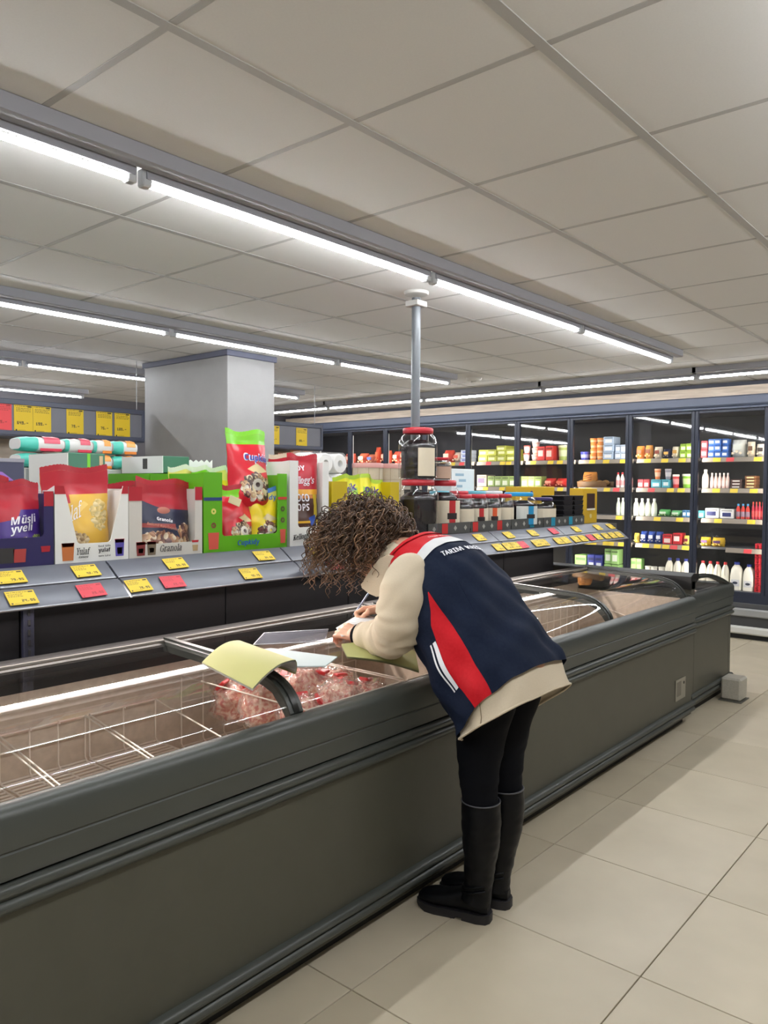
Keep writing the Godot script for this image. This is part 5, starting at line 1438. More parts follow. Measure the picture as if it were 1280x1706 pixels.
	for i in 4:
		var t := thing("jar_tray", "grey printed cardboard tray under %s" % ["the large olive jars", "the small red lidded jars", "the blue lidded jar", "the dark lidded jar and black trays"][i], "tray", Vector3(tx[i], SHELF_Y, -2.365))
		var w: float = tx[i + 1] - tx[i] - 0.008
		var tr := mb()
		tr.box(Vector3(w / 2, 0.03, 0.004), Vector3(w, 0.058, 0.004)); tr.box(Vector3(w / 2, 0.003, -0.1), Vector3(w, 0.004, 0.2))
		obj("tray", tr, mat(rgb(74, 74, 72), 0.55), t)
		var n := int(w / 0.075)
		for q in n:
			var x := w * (q + 0.5) / n
			var kind := (q + i) % 3
			if kind == 1: obj("printed_square", mb().box(Vector3(x, 0.03, 0.0066), Vector3(0.05, 0.052, 0.001)), mat(rgb(196, 44, 40) if i < 2 else rgb(30, 140, 170), 0.5), t)
			else: obj("printed_diamond", mb().box(Vector3(x, 0.03, 0.0066), Vector3(0.020, 0.020, 0.001), 0.0, Basis.from_euler(Vector3(0, 0, PI / 4))), mat(rgb(170, 168, 160), 0.5), t)
	var first: Node3D = null
	for r in 6:
		for k in 2:
			var at := Vector3(4.62 + 0.15 * k + 0.03, SHELF_Y + 0.008 + 0.031 * r, -2.455)
			var lb := "black plastic food tray, %s of the %s stack beside the gold carton" % [["lowest", "second", "third", "fourth", "fifth", "topmost"][r], ["left", "right"][k]]
			if first == null:
				first = thing("food_tray", lb, "food tray", at, 0.0, "black food trays stacked by the gold carton")
				obj("tray", mb().extrude(PackedVector2Array([Vector2(-0.055, 0), Vector2(0.055, 0), Vector2(0.068, 0.024), Vector2(0.072, 0.025), Vector2(0.072, 0.028), Vector2(-0.072, 0.028), Vector2(-0.072, 0.025), Vector2(-0.068, 0.024)]), Vector3(0, 0, -0.08), Vector3(1, 0, 0), Vector3.UP, Vector3(0, 0, 0.16)), mat(rgb(30, 29, 32), 0.3), first)
				obj("film", mb().box(Vector3(0, 0.0287, 0), Vector3(0.13, 0.0012, 0.15)), mat(rgb(90, 90, 98), 0.2), first)
			else: dup(first, at, 0.0, lb)
	var goldc := mat(rgb(206, 166, 36), 0.45)
	var gc := solid_box("gold_carton", "gold carton with a window at the right end of the shelf", "carton", Vector3(5.00, SHELF_Y + 0.12, -2.44), Vector3(0.22, 0.24, 0.10), goldc)
	obj("window", mb().box(Vector3(0.01, 0.15, 0.051), Vector3(0.12, 0.11, 0.002), 0.0), mat(rgb(60, 40, 36), 0.3), gc); obj("window_rim", mb().box(Vector3(0.01, 0.096, 0.0525), Vector3(0.126, 0.012, 0.003), 0.001), mat(rgb(226, 222, 206), 0.5), gc)
	obj("emblem", mb().lathe([Vector2(0, 0.0015), Vector2(0.016, 0.0015), Vector2(0.016, 0)], Vector3(0.01, 0.05, 0.0502), 12, Basis.from_euler(Vector3(PI / 2, 0, 0))), mat(rgb(226, 206, 140), 0.5), gc)
	gc = solid_box("gold_carton", "wide gold carton behind the jars and black trays", "carton", Vector3(4.66, SHELF_Y + 0.125, -2.66), Vector3(0.52, 0.25, 0.08), goldc)
	obj("emblem", mb().lathe([Vector2(0, 0.0015), Vector2(0.022, 0.0015), Vector2(0.022, 0)], Vector3(-0.06, 0.20, 0.0402), 12, Basis.from_euler(Vector3(PI / 2, 0, 0))), mat(rgb(60, 70, 130), 0.5), gc)
	a = Art.new(64, 96, rgb(150, 110, 60), 11); a.heap(0.5, 0.5, 0.5, 0.5, nuts, 120, 0.09); a.rect(0.0, 0.5, 0.6, 0.8, rgb(216, 206, 186))
	pouch("nut_bag", "clear bag of brown nuts at the right end of the shelf", "snack bag", "", Vector3(5.135, SHELF_Y, -2.50), Vector3(0, 0, 0), 0.10, 0.19, 0.07, a.done(0.3), mat(rgb(150, 110, 60), 0.5), mat(rgb(206, 190, 150), 0.4), 73)
	var wb := solid_box("white_carton", "white printed carton behind the jars", "carton", Vector3(3.96, SHELF_Y + 0.178, -2.80), Vector3(0.25, 0.356, 0.14), mat(rgb(222, 230, 230), 0.5))
	for k in 4: obj("print_block", mb().box(Vector3(-0.04 + 0.03 * (k % 2), 0.32 - 0.035 * k, 0.0702), Vector3(0.09 - 0.015 * k, 0.016, 0.001)), mat(rgb(150, 180, 196), 0.5), wb)
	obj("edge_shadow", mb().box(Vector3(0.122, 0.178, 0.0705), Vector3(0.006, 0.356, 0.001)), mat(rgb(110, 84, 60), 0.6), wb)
	# ---------- goods on the far half of the shelf
	var wg := thing("storage_carton", "white and green carton behind the purple and white cartons", "carton", Vector3(1.47, SHELF_Y, -2.83))
	obj("green_face", mb().box(Vector3(0, 0.182, 0.0), Vector3(0.145, 0.364, 0.30), 0.003), mat(rgb(70, 118, 96), 0.5), wg)
	obj("white_end", mb().box(Vector3(-0.0735, 0.182, 0.0), Vector3(0.003, 0.36, 0.298)), mat(rgb(226, 224, 218), 0.5), wg)
	obj("lime_tape", mb().box(Vector3(0.006, 0.182, 0.1505), Vector3(0.012, 0.36, 0.001)), mat(rgb(120, 200, 60), 0.5), wg); obj("torn_strip", mb().box(Vector3(0.055, 0.31, 0.1505), Vector3(0.014, 0.09, 0.001)), mat(rgb(206, 180, 140), 0.6), wg)
	wg = thing("storage_carton", "white carton with barcode standing behind the green carton", "carton", Vector3(1.855, SHELF_Y + 0.2965, -2.83))
	obj("green_face", mb().box(Vector3(0, 0.034, 0.0), Vector3(0.125, 0.068, 0.30), 0.003), mat(rgb(70, 118, 96), 0.5), wg)
	obj("white_end", mb().box(Vector3(-0.0635, 0.034, 0.0), Vector3(0.003, 0.068, 0.298)), mat(rgb(230, 230, 228), 0.5), wg)
	var bars := mb()
	for k in 9: bars.box(Vector3(-0.0655, 0.038, 0.01 + 0.0038 * k), Vector3(0.0006, 0.042, 0.0016 + 0.0008 * (k % 3)))
	obj("barcode", bars, ink, wg)
	wg = thing("dark_carton", "dark carton with purple and teal print at the left edge", "carton", Vector3(1.14, SHELF_Y, -2.745))
	obj("carton", mb().box(Vector3(0, 0.168, 0), Vector3(0.19, 0.336, 0.15), 0.003), mat(rgb(66, 70, 92), 0.45), wg)
	obj("rim", mb().box(Vector3(0, 0.33, 0.0755), Vector3(0.19, 0.012, 0.002)), mat(rgb(150, 150, 160), 0.5), wg)
	obj("print_swirl", mb().extrude(PackedVector2Array([Vector2(-0.08, 0.30), Vector2(0.02, 0.29), Vector2(0.06, 0.26), Vector2(0.0, 0.265), Vector2(-0.04, 0.24), Vector2(-0.08, 0.26)]), Vector3(0, 0, 0.0752), Vector3(1, 0, 0), Vector3.UP, Vector3(0, 0, 0.001)), mat(rgb(150, 110, 190), 0.45), wg)
	obj("print_swirl", mb().extrude(PackedVector2Array([Vector2(-0.09, 0.312), Vector2(-0.02, 0.305), Vector2(-0.03, 0.29), Vector2(-0.09, 0.295)]), Vector3(0, 0, 0.0756), Vector3(1, 0, 0), Vector3.UP, Vector3(0, 0, 0.001)), mat(rgb(90, 190, 190), 0.45), wg)
	# torn-edged white cartons
	for k in 2:
		var x0: float = [1.95, 2.20][k]; var w: float = [0.235, 0.25][k]
		var pg := PackedVector2Array([Vector2(0, 0), Vector2(w, 0)])
		var n := 16
		for q in n + 1: pg.append(Vector2(w - w * q / n, 0.350 + (0.012 if q % 2 == 0 else 0.0) + rng.randf_range(-0.003, 0.003)))
		var t := thing("torn_carton", ["white carton with torn jagged rim behind the red cereal bag", "pinkish white carton with torn rim behind the tall white carton"][k], "carton", Vector3(x0, SHELF_Y, -2.96 if k == 0 else -2.72))
		var m2 := mat([rgb(226, 230, 222), rgb(206, 190, 184)][k], 0.6)
		obj("front_wall", mb().extrude(pg, Vector3(0, 0, 0.075), Vector3(1, 0, 0), Vector3.UP, Vector3(0, 0, 0.004)), m2, t)
		obj("rear_wall", mb().extrude(pg, Vector3(0, 0, -0.075), Vector3(1, 0, 0), Vector3.UP, Vector3(0, 0, 0.004)), m2, t)
		var en := mb(); en.box(Vector3(0.002, 0.175, 0), Vector3(0.004, 0.35, 0.146)); en.box(Vector3(w - 0.002, 0.175, 0), Vector3(0.004, 0.35, 0.146)); en.box(Vector3(w / 2, 0.003, 0), Vector3(w, 0.005, 0.146))
		obj("end_walls", en, m2, t)
	# toilet rolls in clear film
	var tp := thing("toilet_roll_pack", "pack of white toilet rolls behind the tall white carton", "toilet rolls", Vector3(2.86, SHELF_Y, -2.92))
	for r in 4:
		for k in 3:
			obj("roll", mb().lathe([Vector2(0.018, 0), Vector2(0.048, 0), Vector2(0.052, 0.006), Vector2(0.052, 0.092), Vector2(0.048, 0.098), Vector2(0.018, 0.098), Vector2(0.018, 0)], Vector3(-0.11 + 0.106 * k, 0.053 + 0.104 * r, 0.0), 16, Basis.from_euler(Vector3(PI / 2, 0, 0))), mat(rgb(240, 240, 238), 0.8), tp)
	obj("film", mb().box(Vector3(-0.004, 0.21, 0.048), Vector3(0.33, 0.425, 0.112), 0.02), pane(0.10, Color(1, 1, 1)), tp)
	# wet wipes on a case
	solid_box("storage_case", "low white case under the stacks of wipes", "carton", Vector3(1.602, SHELF_Y + 0.156, -3.08), Vector3(0.416, 0.312, 0.14), mat(rgb(190, 190, 186), 0.6))
	var teal := rgb(90, 200, 182)
	for r in 2:
		for k in 4:
			var x: float = [1.477, 1.629, 1.735, 1.84][k]; var w: float = [0.178, 0.12, 0.084, 0.115][k]
			var rows := []
			for i in 9:
				var v := -1.0 + 2.0 * i / 8.0
				var row := PackedVector3Array()
				var q := pow(maxf(0.0, 1.0 - pow(absf(v), 3.0)), 0.5)
				for j in 16:
					var an := TAU * j / 16.0
					row.append(Vector3(v * w * 0.5, 0.03 + signf(sin(an)) * pow(absf(sin(an)), 0.6) * 0.029 * (0.72 + 0.28 * q) * (1.0 + 0.04 * sin(i * 4.0 + j * 3.0)), signf(cos(an)) * pow(absf(cos(an)), 0.6) * 0.058 * (0.85 + 0.15 * q)))
				rows.append(row)
			var pinkish: bool = k < 2
			var t := thing("wipes_pack", "%s pack of wipes, %s layer, %s from the left" % ["teal and pink" if pinkish else "teal and orange", ["lower", "upper"][r], ["first", "second", "third", "fourth"][k]], "wipes pack", Vector3(x, SHELF_Y + 0.313 + 0.064 * r, -3.08), 0.0, "packs of wipes on the far shelf side")
			obj("wrapper", mb().sheet(rows, true, true, true), mat(rgb(232, 228, 226), 0.35), t)
			var sl: Array = rows.slice(0, 4) if k != 1 and k != 2 else rows.slice(0, 2)
			var sk := []
			for row in sl:
				var r2 := PackedVector3Array()
				for p in row: r2.append(Vector3(p.x, 0.03 + (p.y - 0.03) * 1.02, p.z * 1.02))
				sk.append(r2)
			obj("teal_end", mb().sheet(sk, true), mat(teal, 0.35), t)
			sk = []
			for row in rows.slice(4, 8):
				var r2 := PackedVector3Array()
				for j in range(0, 9): r2.append(Vector3(row[j].x, 0.0302 + (row[j].y - 0.03) * 1.03 + 0.003, row[j].z * 1.03))
				sk.append(r2)
			obj("coloured_top", mb().sheet(sk), mat(rgb(214, 84, 104) if pinkish else rgb(240, 160, 74), 0.35), t)
			obj("coloured_foot", mb().box(Vector3(w * 0.16, 0.008, 0.0575), Vector3(w * 0.5, 0.012, 0.004), 0.002), mat(rgb(206, 50, 76) if pinkish else rgb(226, 130, 50), 0.35), t)

# ================================================================ the shelf aisle behind, with its price fascia
func make_far_shelves() -> void:
	var grey := mat(rgb(112, 112, 120), 0.5); var frame := mat(rgb(72, 76, 92), 0.45)
	for k in 2:
		var x0: float = [0.6, 4.24][k]; var x1: float = [3.665, 5.765][k]
		var t := thing("aisle_shelf", ["shelf unit with grey price fascia left of the column", "shelf unit with grey price fascia right of the column"][k], "shelf unit", Vector3(x0, 0, -5.75))
		var w := x1 - x0
		var top: float = [2.03, 2.04][k]
		obj("fascia", mb().box(Vector3(w / 2, top - 0.115, -0.012), Vector3(w, 0.19, 0.02), 0.003), grey, t)
		var fr := mb()
		fr.box(Vector3(w / 2, top, -0.01), Vector3(w, 0.04, 0.04), 0.004); fr.box(Vector3(w / 2, top - 0.225, -0.01), Vector3(w, 0.034, 0.04), 0.004)
		fr.box(Vector3(w - 0.012, top - 0.112, -0.01), Vector3(0.024, 0.25, 0.042), 0.004)
		obj("fascia_frame", fr, frame, t)
		obj("back_panel", mb().box(Vector3(w / 2, 1.0, -0.40), Vector3(w, 2.0, 0.03), 0.003), wood(), t)
		obj("fascia_shelf", mb().box(Vector3(w / 2, top - 0.24, -0.2), Vector3(w, 0.02, 0.4), 0.003), frame, t)
		for x in [0.02, w - 0.02]: obj("upright", mb().box(Vector3(x, 1.0, -0.38), Vector3(0.04, 2.0, 0.04), 0.004), frame, t)
		for y in [0.1, 0.5, 0.9, 1.3]: obj("shelf", mb().box(Vector3(w / 2, y, -0.2), Vector3(w - 0.01, 0.024, 0.38), 0.003), grey, t)
		var wires := mb()
		for x in ([0.95, 3.0] if k == 0 else [1.42]): wires.rod(Vector3(x, top + 0.02, -0.01), Vector3(x, CE, -0.01), 0.003, 5)
		obj("hanging_wire", wires, mat(rgb(170, 170, 174), 0.4), t)
	var yel := rgb(224, 190, 30); var ink := rgb(50, 42, 16)
	var sp := [[2.655, "649,-", "yellow price sheet at the left of the joined pair on the fascia"], [2.795, "199,-", "yellow price sheet at the right of the joined pair on the fascia"], [3.055, "79,-", "single yellow price sheet in the middle of the left fascia"], [3.30, "75,-", "yellow price sheet left of the two beside the column"], [3.46, "189,-", "yellow price sheet nearest the column on the left fascia"], [5.09, "99,-", "yellow price sheet just right of the column"], [5.465, "89,-", "yellow price sheet near the end of the right fascia"]]
	for i in sp.size():
		var o := obj("price_sheet", mb().box(Vector3.ZERO, Vector3(0.138 if i < 5 else 0.15, 0.20 if i < 5 else 0.19, 0.002)), card(yel, ink, sp[i][1], 64, 92, 120 + i))
		o.position = Vector3(sp[i][0], 1.915, -5.7475)
		tag(o, sp[i][2], "price sheet", "yellow price sheets on the aisle fascia")
	var rs := obj("price_sheet", mb().box(Vector3.ZERO, Vector3(0.138, 0.20, 0.002)), card(rgb(226, 70, 74), rgb(140, 30, 34), "59,-", 64, 92, 130))
	rs.position = Vector3(2.50, 1.915, -5.7475)
	tag(rs, "red price sheet at the left edge of the aisle fascia", "price sheet")
	var cols := [rgb(190, 110, 70), rgb(206, 150, 90), rgb(180, 80, 60), rgb(214, 176, 120), rgb(170, 96, 66), rgb(200, 130, 80)]
	for i in 7:
		product("pack", "food_pack", "%s brown snack pack from the left on the shelf right of the column" % ["first", "second", "third", "fourth", "fifth", "sixth", "seventh"][i], "food pack", "snack packs right of the column", Vector3(4.62 + 0.165 * i, 1.312, -5.86), 0.15, 0.40 + 0.04 * (i % 3), 0.08, cols[i % 6], cols[(i + 2) % 6].lightened(0.3), i).rotation.y = -PI / 2

# ================================================================ the woman leaning over the freezer
# field of tapered capsules joined smoothly, meshed as surface nets
func nets(into: MB, bones: Array, cell: float, k: float) -> void:
	var lo := Vector3(1e9, 1e9, 1e9); var hi := -lo
	for b in bones:
		var r := maxf(b[2], b[3]) + cell * 3.0
		var R := Vector3(r, r, r)
		lo = lo.min((b[0] as Vector3) - R).min((b[1] as Vector3) - R)
		hi = hi.max((b[0] as Vector3) + R).max((b[1] as Vector3) + R)
	var nx := int((hi.x - lo.x) / cell) + 2; var ny := int((hi.y - lo.y) / cell) + 2; var nz := int((hi.z - lo.z) / cell) + 2
	var F := PackedFloat32Array(); F.resize(nx * ny * nz); F.fill(1.0)
	var live := {}
	for b in bones:
		var A: Vector3 = b[0]; var B: Vector3 = b[1]; var ra: float = b[2]; var rb: float = b[3]
		var sq: Vector3 = b[4] if b.size() > 4 else Vector3.ONE       # flattening
		var ext := maxf(ra, rb) + cell * 2.5 + k
		var R := Vector3(ext, ext, ext)
		var i0 := ((A.min(B) - R - lo) / cell).floor().max(Vector3.ZERO); var i1 := ((A.max(B) + R - lo) / cell).ceil().min(Vector3(nx - 1, ny - 1, nz - 1))
		var ab := (B - A) / sq; var l2 := maxf(ab.length_squared(), 1e-9)
		for z in range(int(i0.z), int(i1.z) + 1):
			for y in range(int(i0.y), int(i1.y) + 1):
				var row := (z * ny + y) * nx
				for x in range(int(i0.x), int(i1.x) + 1):
					var p := (lo + Vector3(x, y, z) * cell - A) / sq
					var t := clampf(p.dot(ab) / l2, 0.0, 1.0)
					var d := (p - ab * t).length() - lerpf(ra, rb, t)
					if d > cell * 2.5 + k: continue
					var i := row + x
					var f := F[i]
					var h := clampf(0.5 + 0.5 * (f - d) / k, 0.0, 1.0)
					F[i] = lerpf(f, d, h) - k * h * (1.0 - h) if f < 0.9 else d
					live[i] = true
	var idx := {}
	var base := into.P.size()
	var st := [1, nx, nx * ny]
	var cells := {}
	for i in live:
		for o in [0, -1, -nx, -nx * ny, -1 - nx, -1 - nx * ny, -nx - nx * ny, -1 - nx - nx * ny]:
			if i + o >= 0: cells[i + o] = true
	for i in cells:
		var x: int = i % nx; var y: int = (i / nx) % ny; var z: int = i / (nx * ny)
		if x >= nx - 1 or y >= ny - 1 or z >= nz - 1: continue
		var f := [F[i], F[i + 1], F[i + nx], F[i + nx + 1], F[i + nx * ny], F[i + nx * ny + 1], F[i + nx * ny + nx], F[i + nx * ny + nx + 1]]
		var m := 0
		for q in 8: if f[q] < 0.0: m |= 1 << q
		if m == 0 or m == 255: continue
		var s := Vector3.ZERO; var n := 0
		for e in [[0, 1], [2, 3], [4, 5], [6, 7], [0, 2], [1, 3], [4, 6], [5, 7], [0, 4], [1, 5], [2, 6], [3, 7]]:
			var fa: float = f[e[0]]; var fb: float = f[e[1]]
			if (fa < 0.0) == (fb < 0.0): continue
			var t := fa / (fa - fb)
			var pa := Vector3(e[0] & 1, (e[0] >> 1) & 1, e[0] >> 2); var pb := Vector3(e[1] & 1, (e[1] >> 1) & 1, e[1] >> 2)
			s += pa.lerp(pb, t); n += 1
		var g := Vector3(f[1] - f[0] + f[3] - f[2] + f[5] - f[4] + f[7] - f[6], f[2] - f[0] + f[3] - f[1] + f[6] - f[4] + f[7] - f[5], f[4] - f[0] + f[5] - f[1] + f[6] - f[2] + f[7] - f[3])
		idx[i] = into.put(lo + (Vector3(x, y, z) + s / n) * cell, g.normalized())
	for i in idx:
		for ax in 3:
			var j: int = i + st[ax]
			if (F[i] < 0.0) == (F[j] < 0.0): continue
			var u: int = st[(ax + 1) % 3]; var v: int = st[(ax + 2) % 3]
			if not (idx.has(i - u) and idx.has(i - v) and idx.has(i - u - v)): continue
			var a: int = idx[i]; var b: int = idx[i - u]; var c: int = idx[i - u - v]; var d: int = idx[i - v]
			if F[i] < 0.0: into.face(a, b, c); into.face(a, c, d)
			else: into.face(a, c, b); into.face(a, d, c)

# rings of the vest and coat: back y z, front y z, half width, middle x
const RINGS := [[0.795, -1.175, 0.600, -1.44, 0.268, 2.215], [0.897, -1.228, 0.634, -1.427, 0.256, 2.215], [0.973, -1.283, 0.73, -1.53, 0.245, 2.215], [1.057, -1.358, 0.85, -1.60, 0.235, 2.213], [1.158, -1.443, 0.97, -1.68, 0.222, 2.21], [1.228, -1.528, 1.06, -1.745, 0.185, 2.21], [1.258, -1.62, 1.13, -1.785, 0.125, 2.205], [1.266, -1.68, 1.17, -1.80, 0.085, 2.205]]

func ring_at(s: float) -> PackedFloat32Array:
	var i := clampi(int(floor(s)), 0, RINGS.size() - 2)
	var t := s - i
	var a: Array = RINGS[maxi(i - 1, 0)]; var b: Array = RINGS[i]; var c: Array = RINGS[i + 1]; var d: Array = RINGS[mini(i + 2, RINGS.size() - 1)]
	var o := PackedFloat32Array()
	for k in 6: o.append(0.5 * (2.0 * b[k] + (c[k] - a[k]) * t + (2.0 * a[k] - 5.0 * b[k] + 4.0 * c[k] - d[k]) * t * t + (3.0 * b[k] - a[k] - 3.0 * c[k] + d[k]) * t * t * t))
	return o

func torso(deg: float, s: float, off: float, fold := 1.0) -> Vector3:
	var r := ring_at(s)
	var B := Vector3(0, r[0], r[1]); var Fr := Vector3(0, r[2], r[3])
	var c := (B + Fr) * 0.5; var h := (B - Fr) * 0.5
	var n := h.length(); var N := h / n
	var th := deg_to_rad(deg)
	var cs := cos(th); var sn := sin(th)
	var w := fold * (0.0045 * sin(deg * 0.11 + s * 2.3) + 0.003 * sin(deg * 0.23 - s * 4.1) + 0.0035 * sin(s * 5.0 + deg * 0.05)) * clampf(1.6 - s * 0.2, 0.3, 1.0)
	w += fold * 0.006 * sin(deg * 0.16) * clampf(1.6 - s, 0.0, 1.0)
	var x := signf(cs) * pow(absf(cs), 0.85) * (r[4] + off + w)
	var d := signf(sn) * pow(absf(sn), 0.85) * (n + off + w)
	return Vector3(r[5] + x, c.y + N.y * d, c.z + N.z * d)

# patch of the garment between two curves; lo(k) and hi(k) give [deg, s] along k = 0..1
func patch(lo: Callable, hi: Callable, n: int, m: int, off: float) -> MB:
	var rows := []
	for j in m + 1:
		var row := PackedVector3Array()
		for i in n + 1:
			var a: Vector2 = lo.call(float(i) / n); var b: Vector2 = hi.call(float(i) / n)
			var p := a.lerp(b, float(j) / m)
			row.append(torso(p.x, p.y, off))
		rows.append(row)
	return mb().sheet(rows)

func along(pts: Array, k: float) -> Vector2:
	var f := k * (pts.size() - 1)
	var i := mini(int(f), pts.size() - 2)
	return (pts[i] as Vector2).lerp(pts[i + 1], f - i)

func hem_s(deg: float) -> float:
	var d := absf(deg - 90.0)
	return 0.72 if d < 80.0 else lerpf(0.72, 0.36, clampf((d - 80.0) / 40.0, 0, 1))

func sleeve(path: Array, radii: Array, seed_: float, flat := 1.0, crease := 1.0) -> MB:
	var rows := []
	var n := 60
	var pts := PackedVector3Array()
	var rr := PackedFloat32Array()
	for i in n + 1:
		var f := float(i) / n * (path.size() - 1)
		var q := mini(int(f), path.size() - 2); var t := f - q
		var a: Vector3 = path[maxi(q - 1, 0)]; var b: Vector3 = path[q]; var c: Vector3 = path[q + 1]; var d: Vector3 = path[mini(q + 2, path.size() - 1)]
		pts.append(b.cubic_interpolate(c, a, d, t))
		rr.append(lerpf(radii[q], radii[q + 1], smoothstep(0, 1, t)))
	var up := Vector3(1, 0, 0)
	for i in n + 1:
		var d := (pts[mini(i + 1, n)] - pts[maxi(i - 1, 0)]).normalized()
		var x := up.cross(d).normalized(); up = d.cross(x)
		var row := PackedVector3Array()
		for k in 44:
			var a := TAU * k / 44.0
			var bend := clampf(1.0 - absf(float(i) / n - 0.56) * 3.2, 0.0, 1.0)
			var w := 1.0 + 0.034 * sin(i * 0.6 + a * 1.5 + seed_) + 0.016 * sin(i * 1.25 - a * 2.0 + seed_) + bend * (0.13 * sin(i * 1.1 + sin(a + seed_) * 1.6) * (0.5 + 0.5 * cos(a - 1.2))) + 0.018 * sin(a * 3.0 + i * 0.25)
			w -= bend * 0.13 * pow(1.0 - absf(sin(i * 0.42 + sin(a + seed_) * 1.3)), 3.0)
			w -= 0.07 * pow(1.0 - absf(sin(a * 1.5 - i * 0.16 + seed_)), 5.0) * clampf(sin(PI * i / n) * 1.5, 0.0, 1.0)
			w = 1.0 + (w - 1.0) * crease
			row.append(pts[i] + (x * cos(a) + up * sin(a) * flat) * rr[i] * w)
		rows.append(row)
	return mb().sheet(rows, true, true, true)

func hand(wrist: Vector3, fwd: Vector3, back: Vector3, left: bool, curl: float, spread := 1.0, pinch := 0.0) -> Array:
	fwd = fwd.normalized(); back = (back - fwd * back.dot(fwd)).normalized()
	var side := fwd.cross(back) * (1.0 if left else -1.0)          # towards the thumb
	var b := []
	var P := func(f: float, s: float, u: float) -> Vector3: return wrist + fwd * f + side * s + back * u
	b.append([P.call(-0.05, 0, 0), P.call(0.004, 0, 0), 0.025, 0.024])
	for s in [-0.026, -0.009, 0.009, 0.025]: b.append([P.call(0.006, s * 0.65, 0), P.call(0.076 - absf(s - 0.006) * 0.25, s, 0.004), 0.0145, 0.0115])
	var lens := [0.058, 0.070, 0.076, 0.070]
	var ss := [-0.029, -0.0095, 0.0105, 0.029]
	for i in 4:
		var p: Vector3 = P.call([0.071, 0.080, 0.083, 0.078][i], ss[i], 0.003)
		var ang := 0.25 * curl
		var yaw := (i - 1.5) * 0.06 * spread
		for q in 3:
			var l: float = lens[i] * [0.46, 0.31, 0.23][q]
			var dir := (fwd * cos(ang) - back * sin(ang) + side * yaw).normalized()
			var e := p + dir * l
			b.append([p, e, [0.0094, 0.0086, 0.0080][q], [0.0086, 0.0080, 0.0070][q]])
			p = e
			ang += [0.62, 0.50, 0.3][q] * curl * (1.0 + 0.12 * i) 
	var t0: Vector3 = P.call(0.014, 0.022, -0.006); var t1: Vector3 = P.call(0.044, 0.044, -0.014); var t2: Vector3 = P.call(0.070, 0.047 - 0.012 * pinch, -0.020 - 0.008 * pinch); var t3: Vector3 = P.call(0.090, 0.040 - 0.020 * pinch, -0.026 - 0.01 * pinch)
	b.append([t0, t1, 0.0150, 0.0118]); b.append([t1, t2, 0.0108, 0.0098]); b.append([t2, t3, 0.0096, 0.0078])
	return b

